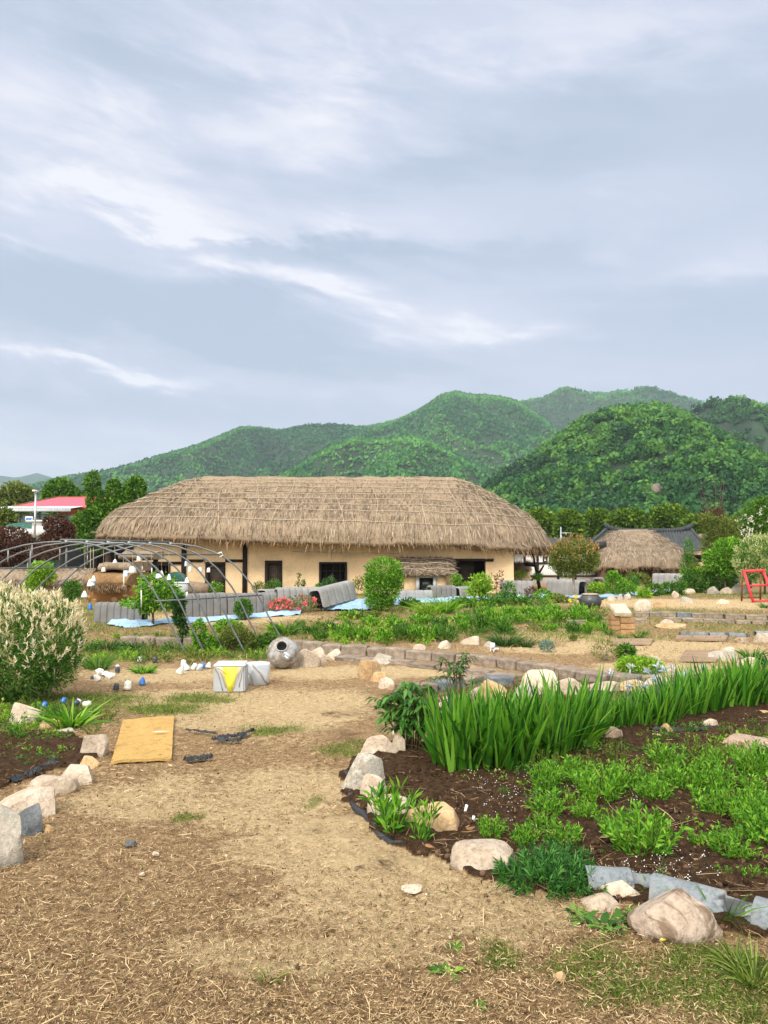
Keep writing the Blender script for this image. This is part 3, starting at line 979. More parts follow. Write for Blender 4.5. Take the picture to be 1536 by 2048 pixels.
# ------------------------------------------------------------------ smaller thatched house at the right
def thatch_hut(name, label, px0, px1, pyr, pye, d, depth, seed, wallm, prx=(.5,), ns=9000, ridge_frac=.42, th='thatch_old', wall_in=.82, hutrot=0):
    cxm = P3((px0 + px1) / 2, pye, d + depth / 2)
    a = (px1 - px0) / 2 / FOC * (d + depth * .3)
    h = thing(name, label, 'hut', (cxm.x, d + depth / 2, 0), hutrot)
    zr = P3(768, pyr, d + depth / 2).z; ze = P3(768, pye, d).z + .16
    thatch_roof(h, a, depth / 2, a * ridge_frac, zr - .1, ze, ns, int(ns * .25), seed, nexp=2.6, courses=6, rope_dx=1.5, ropes=False, ridge=False, sl=.75, mats=(th, 'straw_thatch', 'straw_fringe'), thick=.22)
    return h, a, ze
hut, a, ze = thatch_hut('small_thatched_house', 'smaller round cornered straw roof house beyond the rear planting, dark under its eaves', 1160, 1374, 1056, 1138, 42, 6.4, 131, None, ns=15000, ridge_frac=.27)
MB().box((0, 0, ze / 2 - .05), (a * 1.62, 4.3, ze)).build('wall', M['timber_brown'], hut)
for x in (-a * .6, -.4, a * .3, a * .62):
    MB().box((x, -2.22, ze / 2), (.14, .12, ze)).build('post', M['timber_black'], hut)
MB().box((a * .35, -2.18, .7), (a * .5, .05, .7)).build('wall_panel', M['mud_pale'], hut)

# thatched roofs further off, seen above and beside the tiled roof
hut2, a, ze = thatch_hut('distant_thatched_hut', 'pale straw roof peeping out between tiled roof and brown shrub', 1382, 1450, 1066, 1098, 75, 5.0, 137, None, ns=1500)
MB().box((0, 0, ze / 2), (a * 1.6, 3.6, ze)).build('wall', M['mud_pale'], hut2)
hut3, a, ze = thatch_hut('edge_thatched_hut', 'pale straw roof cut by the right edge above the variegated bush', 1500, 1640, 1050, 1085, 55, 5.0, 139, None, ns=2500)
MB().box((0, 0, ze / 2), (a * 1.6, 3.6, ze)).build('wall', M['mud_pale'], hut3)

# ------------------------------------------------------------------ tiled house behind it
TD = 62.0
th_ = P3(1300, 1056, TD + 3)
tiled = thing('tiled_house', 'house with dark grey curved tile roof and upturned ridge ends behind small thatched house', 'house', (th_.x, TD + 3, 0))
rz = th_.z - .36; ez = P3(1300, 1107, TD).z
rl, rr = P3(1213, 1056, TD + 3).x - th_.x, P3(1382, 1056, TD + 3).x - th_.x
el_, er_ = P3(1160, 1107, TD).x - th_.x, P3(1420, 1107, TD).x - th_.x
ncol = 30
mb = MB()
for sgn in (-1, 1):
    nxx = ncol * 6
    u = np.linspace(0, 1, nxx); v = np.linspace(0, 1, 34)
    U, Vv = np.meshgrid(u, v, indexing='ij')
    xe = el_ + (er_ - el_) * U
    rxx = rl + (rr - rl) * U
    x = rxx + (xe - rxx) * Vv
    z = rz - (rz - ez) * (1 - (1 - Vv) ** 1.35) + .35 * np.abs(2 * U - 1) ** 4 * (.4 + .6 * Vv) + .13 * np.abs(np.sin(U * ncol * math.pi)) ** .7 + .06 * ((Vv * 13) % 1)
    mb.grid(np.stack([x, sgn * (3.1 * Vv), z], -1), flip=sgn > 0)
mb.box(((el_ + er_) / 2, 0, ez - .15), (er_ - el_ - .8, 5.4, .12))
roof = mb.build('roof', M['tile_grey'], tiled)
xs = np.linspace(rl - .15, rr + .15, 40)
zz = rz + .14 + .38 * np.abs((xs - (rl + rr) / 2) / ((rr - rl) / 2)) ** 5
mb = MB()
for k in range(len(xs) - 1):
    mb.box(((xs[k] + xs[k + 1]) / 2, 0, (zz[k] + zz[k + 1]) / 2), (xs[k + 1] - xs[k] + .01, .28, .38))
for s_ in (-1, 1):
    e0 = rl if s_ < 0 else rr
    mb.tube([(e0, 0, rz + .5), (e0 + s_ * .25, 0, rz + .75)], [.16, .05], 6)
mb.build('ridge_tiles', M['tile_grey'], roof)
for (e0, e1) in ((rl, el_), (rr, er_)):
    MB().tube([(e0 + (e1 - e0) * t, -3.1 * t, rz + .18 - (rz - ez) * (1 - (1 - t) ** 1.35) + .35 * (.4 + .6 * t)) for t in np.linspace(0, 1, 14)], .13, 6).build('hip_tiles', M['tile_grey'], roof)
MB().box(((el_ + er_) / 2, 0, ez / 2 - .1), (er_ - el_ - 2.2, 4.6, ez)).build('wall', M['mud_pale'], tiled)
MB().box((er_ - 1.6, -2.36, ez - .45), (2.4, .06, .5)).build('gable_board', M['timber_black'], tiled)

# grey tiled roof sliver and aerial right of the long house
gd = 58.0
g0 = P3(1098, 1092, gd)
gh = thing('grey_roof_house', 'sliver of dark tiled roof seen right of the long thatched house', 'house', (g0.x, gd, 0))
mb = MB()
U, Vv = np.meshgrid(np.linspace(-1.6, 1.6, 91), np.linspace(0, 1, 8), indexing='ij')
mb.grid(np.stack([U, -1.5 + 1.5 * Vv, P3(768, 1092, gd).z + (P3(768, 1076, gd).z - P3(768, 1092, gd).z) * Vv + .06 * np.abs(np.sin(U * 9))], -1))
mb.grid(np.stack([U, 1.5 - 1.5 * Vv, P3(768, 1092, gd).z + (P3(768, 1076, gd).z - P3(768, 1092, gd).z) * Vv], -1), flip=True)
mb.build('roof', M['tile_grey'], gh)
MB().box((0, 0, g0.z / 2), (2.6, 2.2, g0.z)).build('wall', M['white_plaster'], gh)
ap = P3(1122, 1080, 52)
ant = thing('aerial_mast', 'thin metal aerial mast with short crossbars over the grey roof sliver', 'aerial', (ap.x, 52, 0))
MB().tube([(0, 0, 0), (0, 0, P3(768, 1054, 52).z)], .045, 6).build('pole', M['steel'], ant)
MB().tube([(-.05, 0, P3(768, 1066, 52).z), (.75, 0, P3(768, 1066, 52).z)], .03, 5).tube([(.35, 0, P3(768, 1066, 52).z), (.35, 0, P3(768, 1071, 52).z)], .03, 5).build('crossbar', M['steel'], ant)

# white half timbered building seen under the eave at the right
wd_ = 44.0
w0 = P3(1090, 1140, wd_)
wh = thing('half_timbered_house', 'white plastered wall with dark timbers seen past the right end of the long house', 'house', (w0.x, wd_ + 1.5, 0))
x0, x1 = P3(1047, 1140, wd_).x - w0.x, P3(1190, 1140, wd_).x - w0.x
zt = P3(768, 1098, wd_).z
MB().box(((x0 + x1) / 2, 0, zt / 2), (x1 - x0, 3, zt)).build('wall', M['white_plaster'], wh)
for px in (1049, 1075, 1116, 1150):
    MB().box((P3(px, 1140, wd_).x - w0.x, -1.53, zt / 2), (.13, .08, zt)).build('post', M['timber_black'], wh)
for py in (1107, 1126, 1152):
    MB().box(((x0 + x1) / 2, -1.545, P3(768, py, wd_).z), (x1 - x0, .06, .09)).build('beam', M['timber_black'], wh)
mb = MB(); q0 = P3(1085, 1113, wd_); q1 = P3(1094, 1124, wd_)
frame_box(mb, q0.x - w0.x, q1.x - w0.x, q1.z, q0.z, -1.58, .06, .06)
wn = mb.build('window', M['timber_black'], wh)
MB().box((x0 + 2, 0, zt + .22), (x1 - x0 + 1.2, 3.8, .4)).build('roof', M['tile_grey'], wh)
# bare tree trunk prop and stack of poles in front of it
tb = P3(1075, 1160, 36)
pr_ = thing('timber_prop', 'dark forked timber leaning in front of the white half timbered wall', 'timber', (tb.x, 36, .25))
MB().tube([(0.1, 0, 0), (0, 0, .6), (-.12, 0, 1.2), (-.22, 0, 1.9)], [.09, .07, .06, .05], 7).build('trunk', M['timber_black'], pr_)
MB().tube([(-.02, 0, .65), (.18, 0, .95), (.3, .0, 1.15)], [.06, .05, .04], 6).tube([(0, 0, .7), (-.4, 0, .35), (-.62, 0, .02)], [.05, .045, .04], 6).tube([(-.1, 0, 1.15), (-.6, 0, 1.2)], [.1, .09], 6).build('branch', M['timber_black'], pr_)
# mud store with straw cap between the house and the white wall
hut4, a, ze = thatch_hut('mud_store', 'tiny mud store with a flat straw cap tucked beside the long house corner', 1012, 1060, 1126, 1140, 37, 1.6, 149, None, ns=900)
MB().box((0, 0, ze / 2), (a * 1.7, 1.2, ze)).build('wall', M['mud'], hut4)

# ------------------------------------------------------------------ left: red roofed shed, lamp pole, walls
rd = 52.0
r0 = P3(110, 1040, rd)
shed = thing('red_roof_shed', 'open steel shed with bright red sheet roof and grey canopy behind dark maples', 'shed', (r0.x, rd, 0))
def sp_(px, py, d=rd):
    p = P3(px, py, d); return (p.x - r0.x, p.y - rd, p.z)
mb = MB()
b0, b1 = sp_(25, 1013), sp_(285, 1020)
t0, t1 = sp_(112, 995, rd + 5), sp_(230, 994, rd + 5)
mb.add([b0, b1, t1, t0], [np.array([[0, 1, 2, 3]])])
mb.add([t0, t1, (b1[0], 10, b1[2]), (b0[0], 10, b0[2])], [np.array([[0, 1, 2, 3]])])
mb.add([b0, t0, (b0[0], 10, b0[2])], [np.array([[0, 1, 2]])]).add([b1, (b1[0], 10, b1[2]), t1], [np.array([[0, 1, 2]])])
mb.build('roof', M['red_roof'], shed)
MB().tube([b0, b1], .09, 6).tube([b0, t0], .07, 6).tube([t0, t1], .07, 6).build('roof_trim', M['wood_brown'], shed)
c0, c1 = sp_(-20, 1018, rd - 2.2), sp_(142, 1020, rd - 2.2)
mb = MB()
xs = np.linspace(c0[0], c1[0], 60)
mb.grid(np.array([[(x, -2.2, c0[2] + .04 * (k % 2)), (x, .1, c0[2] + .32 + .04 * (k % 2))] for k, x in enumerate(xs)]))
mb.box(((c0[0] + c1[0]) / 2, -2.25, c0[2] - .1), (c1[0] - c0[0], .08, .16))
mb.build('canopy', M['sheet_grey'], shed)
for px in (33, 43, 83, 112, 122, 138):
    x = sp_(px, 1050)[0]
    MB().tube([(x, -.3, 0), (x, -.3, c0[2] + .2)], .07, 6).build('column', M['steel_dull'], shed)
mb = MB()
for pxa, pya, pxb, pyb in ((45, 1030, 140, 1030), (60, 1036, 84, 1022), (84, 1040, 60, 1024), (114, 1036, 122, 1022), (128, 1030, 132, 1040), (52, 1045, 80, 1048)):
    mb.tube([sp_(pxa, pya, rd - .3), sp_(pxb, pyb, rd - .3)], .05, 5)
mb.build('bracing', M['steel_dull'], shed)
MB().box((sp_(90, 1040)[0], 4, 2.2), (12, .15, 4.6)).build('rear_wall', M['tile_grey'], shed)
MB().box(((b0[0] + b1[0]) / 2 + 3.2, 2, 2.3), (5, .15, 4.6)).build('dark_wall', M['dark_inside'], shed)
q = sp_(58, 1039, rd - 3)
sg = thing('blue_sign', 'small white framed sign with a blue panel under the red roof shed', 'sign', (q[0] + r0.x, rd - 3, 0))
MB().box((0, 0, q[2]), (.46, .06, .38)).build('board', M['white_paint'], sg)
MB().box((0, -.04, q[2]), (.34, .03, .22)).build('panel', M['blue_plastic'], sg)
MB().tube([(0, .05, 0), (0, .05, q[2])], .04, 6).build('post', M['steel_dull'], sg)
lp = P3(69, 1080, 40)
lamp = thing('lamp_pole', 'tall grey steel pole with a small flat lamp head left of the red roof', 'street lamp', (lp.x, 40, 0))
zt = P3(69, 984, 40).z
MB().tube([(0, 0, 0), (0, 0, 2.3)], .11, 8).tube([(0, 0, 2.3), (0, 0, zt)], .055, 8).build('pole', M['steel'], lamp)
MB().box((0, -.05, zt + .05), (.16, .4, .08)).box((0, 0, zt), (.1, .1, .1)).build('lamp_head', M['white_paint'], lamp)
# covered handcart / stall shapes
q = P3(96, 1063, 44)
st = thing('white_stall', 'white boxy stall with a dark green base half hidden by a dark red maple', 'stall', (q.x, 44, 0))
zq0, zq1 = P3(96, 1075, 44).z, P3(96, 1048, 44).z
MB().box((0, 0, (zq0 + zq1) / 2 + .1), (1.25, 1.3, zq1 - zq0)).box((-.1, -.1, zq1 + .14), (1.5, 1.6, .08)).build('body', M['white_paint'], st)
MB().box((-.05, 0, zq0 / 2), (1.3, 1.3, zq0)).build('base', M['green_tarp'], st)
q = P3(46, 1052, 45)
bt = thing('covered_barrow', 'white sided barrow with a green cover beside the lamp pole', 'barrow', (q.x, 45, 0))
zq0, zq1 = P3(46, 1060, 45).z, P3(46, 1046, 45).z
mb = MB()
U = np.linspace(-.8, .8, 14)
mb.grid(np.array([[(x, -.5, zq0 + .1), (x, -.3, zq1 - .12 * (x / .8) ** 2), (x, .3, zq1 - .1 * (x / .8) ** 2), (x, .5, zq0 + .1)] for x in U]))
mb.build('cover', M['green_tarp'], bt)
MB().box((0, 0, zq0 - .15), (1.7, .9, .5)).build('body', M['white_paint'], bt)
for s_ in (-.5, .5):
    MB().tube([(s_, -.3, 0), (s_, -.3, zq0 - .3)], .06, 6).tube([(s_, .3, 0), (s_, .3, zq0 - .3)], .06, 6).build('leg', M['steel_dull'], bt)

# low mud wall with straw capping running off to the left
m0 = P3(60, 1150, 27)
lw = thing('capped_mud_wall', 'low mud wall under a ragged straw capping behind the arched frame', 'wall', (m0.x, 27, .3))
x0, x1 = P3(-90, 1150, 27).x - m0.x, P3(186, 1150, 27).x - m0.x
zc = P3(60, 1137, 27).z - .3; zb_ = P3(60, 1163, 27).z - .3
MB().box(((x0 + x1) / 2, .3, zb_ / 2 - .1), (x1 - x0, .5, zb_ + .2)).build('wall', M['mud_pale'], lw)
xs = np.linspace(x0, x1, 60)
G = np.array([[(x, y, z + .05 * float(fbm(np.array(x * 2), np.array(y * 2), seed=7, oct=2))) for (y, z) in ((.95, zb_ - .05), (.75, zc - .2), (.3, zc), (-.2, zc - .18), (-.5, zb_ + .02), (-.46, zb_ - .12), (-.2, zb_ - .1))] for x in xs])
cp = MB().grid(G, flip=True).build('thatch_capping', M['thatch_old'], lw, smooth=True)
ns = 4000
xx = rng.uniform(x0, x1, ns); k = rng.uniform(0, 1, ns)
MB().strips(np.stack([xx, .3 - .8 * k, zc + .02 - (zc - zb_) * k ** 1.1], -1), np.stack([rng.normal(0, .3, ns), np.full(ns, -.8), np.full(ns, -.55) + rng.normal(0, .15, ns)], -1), rng.uniform(.15, .4, ns), .025, None, 2, (.8, 1, .2)).build('straw', M['straw_thatch'], cp)

# stone and mud shed with layered straw roof at the left end of the house
sd = 24.5
s0 = P3(220, 1190, sd)
ss = thing('stone_mud_shed', 'small shed of mud and rounded stones under thick rolls of old straw', 'shed', (s0.x, sd, .25))
def s_pt(px, py): 
    p = P3(px, py, sd); return p.x - s0.x, p.z - .25
x0, zt = s_pt(177, 1170); x1, zb_ = s_pt(262, 1206)
s = NT('mud_and_stones')
v = s.n('ShaderNodeTexVoronoi'); v.feature = 'F1'; v.inputs['Scale'].default_value = 4.2; v.inputs['Randomness'].default_value = .8
mp = s.n('ShaderNodeMapping'); mp.inputs['Scale'].default_value = (.8, 1, 1.5); s.l(s.co.outputs['Object'], mp.inputs[0]); s.l(mp.outputs[0], v.inputs['Vector'])
k_ = s.ramp(v.outputs['Distance'], [(.32, (1, 1, 1)), (.44, (0, 0, 0))])
sv_ = s.n('ShaderNodeSeparateColor'); s.l(v.outputs['Color'], sv_.inputs[0])
stc = s.ramp(sv_.outputs[0], [(0, (.34, .18, .07)), (.5, (.42, .25, .11)), (1, (.50, .34, .19))])
s.bump(k_, .6, .08)
M['mud_stones'] = s.set(s.mix(k_, (.235, .115, .042), stc), .95, .1)
MB().box(((x0 + x1) / 2, .9, zt / 2 - .05), (x1 - x0, 1.8, zt + .1)).build('wall', M['mud_stones'], ss)
def roll(name, x0, x1, prof, mat, n=40, wob=.04, seed=0):
    xs = np.linspace(x0, x1, n)
    G = np.array([[(x, y + wob * float(fbm(np.array(x * 3), np.array(j * 1.3), seed=seed, oct=2)), z + wob * float(fbm(np.array(x * 3 + 9), np.array(j * 1.1), seed=seed, oct=2))) for j, (y, z) in enumerate(prof)] for x in xs])
    mb = MB().grid(G, wrap=True)
    m_, = (len(prof),)
    mb.add(G[0], [np.arange(m_)[None]]).add(G[-1], [np.arange(m_)[None, ::-1]])
    return mb.build(name, mat, ss, smooth=True)
xa, z1 = s_pt(186, 1146); xb, z2 = s_pt(262, 1172)
r1 = roll('roof', xa - .1, xb, [(1.9, z1), (.8, z1 + .05), (-.1, z1 - .05), (-.4, (z1 + z2) / 2), (-.38, z2 + .05), (-.1, z2), (1.9, z2)], mat_thatch('thatch_ochre', (.25, .15, .07), (.11, .06, .028), (.36, .23, .115)), seed=3)
ns = 1500
xx = rng.uniform(xa, xb, ns)
MB().strips(np.stack([xx, np.full(ns, -.36), rng.uniform(z2 - .06, z2 + .12, ns)], -1), np.stack([rng.normal(0, .3, ns), rng.normal(-.1, .2, ns), np.full(ns, -1.)], -1), rng.uniform(.05, .2, ns), .02, None, 2, (1, 1, .2)).build('eave_fringe', M['straw_fringe'], r1)
xa, z1 = s_pt(190, 1126); xb, z2 = s_pt(258, 1141)
r2 = roll('upper_thatch', xa, xb, [(2.3, z1), (1.0, z1 + .04), (.35, z1 - .02), (.2, (z1 + z2) / 2), (.24, z2), (1.2, z2 - .02), (2.3, z2)], M['thatch_old'], seed=9, wob=.06)
MB().box(((xa + xb) / 2, .9, (z2 + z1) / 2 - .35), (xb - xa - .2, .9, .5)).build('gap_shade', M['dark_inside'], ss)  # near-black box put between the straw rolls as painted shade
xa, z1 = s_pt(182, 1100); xb, z2 = s_pt(258, 1118)
r3 = roll('rear_thatch', xa, xb, [(3.9, z1), (3.3, z1 + .04), (2.7, z1 - .1), (2.5, (z1 + z2) / 2), (2.55, z2), (3.2, z2 - .02), (3.9, z2)], M['thatch'], seed=15, wob=.08)
for x in (xa + .25, xb - .1):
    MB().box((x, 3.2, z2 / 2), (.14, .14, z2)).build('post', M['timber_black'], ss)
# blue chest and grey box by the house wall
q = P3(275, 1200, 25.5)
bb = thing('blue_chest', 'tall blue plastic chest with a dark rim standing against the mud house', 'container', (q.x, 25.5, .28))
w, h = 30 / FOC * 25.5, 36 / FOC * 25.5
mb = MB()
mb.add([(-w / 2 * .86, -.25, 0), (w / 2 * .86, -.25, 0), (w / 2 * .86, .25, 0), (-w / 2 * .86, .25, 0), (-w / 2, -.3, h), (w / 2, -.3, h), (w / 2, .3, h), (-w / 2, .3, h)],
       [np.array([(0, 3, 2, 1), (0, 1, 5, 4), (1, 2, 6, 5), (2, 3, 7, 6), (3, 0, 4, 7)])])
mb.build('body', M['blue_plastic'], bb)
MB().box((0, 0, h + .02), (w + .06, .68, .05)).build('lid', M['blue_green_plastic'], bb)
q = P3(362, 1185, 28)
gb = thing('grey_box', 'grey white box standing under the eaves left of the timber framed door', 'box', (q.x, 28, .3))
MB().box((0, 0, .25), (.5, .4, .5)).build('body', M['grey_frame'], gb)
MB().box((0, 0, .52), (.54, .44, .04)).build('lid', M['white_paint'], gb)
q = P3(352, 1160, 29)
gt = MB()
u, v = np.meshgrid(np.linspace(0, 2 * np.pi, 24, endpoint=False), np.linspace(0, 1, 9), indexing='xy')
r = .42 * np.cos(v * 1.5) * (1 + .25 * fbm(np.cos(u) * 2, np.sin(u) * 2 + v * 3, seed=4))
gt.grid(np.stack([r * np.cos(u) * 1.1, r * np.sin(u) * .6, .42 * np.sin(v * 1.5)], -1), wrap=True)
hp_ = tag(gt.build('tarp_bundle', M['green_tarp'], smooth=True), 'dark green crumpled tarp bundle heaped on a straw roll under the eaves', 'tarp')
hp_.location = (q.x, 29.0, .78)
sr = tag(MB().tube([(-.9, 0, .28), (-.5, 0, .27), (0, 0, .28), (.5, 0, .26), (.95, .1, .25)], [.2, .27, .28, .27, .2], 12).build('straw_bundle', M['thatch'], smooth=True), 'fat straw bundle lying under the eaves beneath the green tarp', 'straw bundle')
sr.location = (q.x + .25, 29.0, .3)

# ------------------------------------------------------------------ stones
M['stone_beige'] = mat_stone('stone_beige', (.47, .385, .295), (.33, .255, .18), (.60, .51, .41))
M['stone_tan'] = mat_stone('stone_tan', (.46, .315, .165), (.30, .185, .085), (.56, .42, .26))
M['stone_grey'] = mat_stone('stone_grey', (.40, .355, .295), (.26, .225, .18), (.53, .48, .41), lichen=(.30, .29, .24))
M['stone_blue'] = mat_stone('stone_blue', (.125, .14, .15), (.05, .058, .065), (.28, .285, .28))
M['stone_white'] = mat_stone('stone_white', (.52, .42, .32), (.38, .29, .21), (.64, .55, .45))
M['stone_brown'] = mat_stone('stone_brown', (.36, .265, .195), (.26, .18, .125), (.47, .37, .29), stain=(.13, .075, .045))
M['stone_lichen'] = mat_stone('stone_lichen', (.38, .34, .275), (.24, .205, .16), (.51, .465, .39), lichen=(.46, .44, .38))
M['stone_stained'] = mat_stone('stone_stained', (.43, .345, .27), (.33, .25, .19), (.53, .44, .36), stain=(.15, .095, .06), stain_at=.47)
M['cliff'] = mat_stone('cliff_stone', (.15, .12, .095), (.07, .055, .045), (.24, .20, .165))
M['stone_rust'] = mat_stone('stone_rust', (.27, .14, .07), (.17, .08, .04), (.37, .22, .12))
M['kerb'] = mat_stone('kerb_stone', (.245, .195, .15), (.16, .125, .095), (.34, .28, .22))
M['kerb_blue'] = mat_stone('kerb_stone_blue', (.15, .165, .18), (.09, .10, .115), (.24, .25, .26))

_ico = {}
def ico(n):
    if n not in _ico:
        bm = bmesh.new(); bmesh.ops.create_icosphere(bm, subdivisions=n, radius=1)
        _ico[n] = (np.array([v.co[:] for v in bm.verts]), np.array([[v.index for v in f.verts] for f in bm.faces]))
        bm.free()
    return _ico[n]

def rock_mesh(name, sx, sy, sz, seed, mat, sub=4, facets=9, skew=0.0, peak=0.0):
    r = np.random.default_rng(seed)
    V, F = ico(sub); V = V.copy()
    V *= (1 + .20 * fbm(V[:, 0] * 1.1 + seed, V[:, 1] * 1.1, V[:, 2] * 1.1, seed=seed, oct=3))[:, None]
    for k in range(facets):
        n = r.normal(size=3); n[2] = abs(n[2]) * (.9 if k % 3 == 0 else .35); n /= np.linalg.norm(n)
        h = r.uniform(.48, .76)
        d = V @ n - h
        V -= np.where(d > 0, d * .93, 0)[:, None] * n
    V[:, 2] = np.maximum(V[:, 2], -.55)
    lo, hi = V.min(0), V.max(0)
    V = (V - (lo + hi) / 2) / (hi - lo) * 2
    V[:, 0] += skew * (V[:, 2] + 1) * .5
    if peak:
        k = 1 - peak * np.clip(V[:, 2] * .5 + .5, 0, 1); V[:, 0] = V[:, 0] * k + peak * skew * .0; V[:, 1] *= k
    V += .022 * fbm(V[:, 0] * 5 + seed, V[:, 1] * 5, V[:, 2] * 5, seed=seed + 5, oct=3)[:, None] * unit(V)
    V[:, 2] = V[:, 2] * .5 + .5
    V *= np.array([sx, sy, sz])
    me = MB().add(V, F).mesh(name, smooth=True)
    me.set_sharp_from_angle(angle=R(24))
    me.materials.append(M[mat])
    return me

def rock(px0, px1, py0, py1, mat, seed, label, group=None, rz=None, dk=.75, hk=None, sub=4, name='stone', skew=0.0, peak=0.0, facets=9):
    mid = (px0 + px1) / 2
    c = at(mid, py1 - .04 * (py1 - py0))
    d = c.y
    wdt = (px1 - px0) / FOC * math.hypot(d, 0)
    ext = (py1 - py0) / FOC * d
    dep = wdt * dk
    sl_ = 1.6 / d
    h = max(.34 * ext, ext - dep * sl_ * .75) if hk is None else hk * ext
    h *= 1.12
    cx = P3(mid, py1, d + dep * .42).x
    o = link(name, rock_mesh(name, wdt / 2, dep / 2, h, seed, mat, sub, facets, skew, peak))
    y = d + dep * .42
    o.location = (cx, y, float(gz(cx, y)) - .10 * h)
    o.rotation_euler = (0, 0, (seed * 37 % 11 - 5) * .05 if rz is None else rz)
    return tag(o, label, 'rock', group)

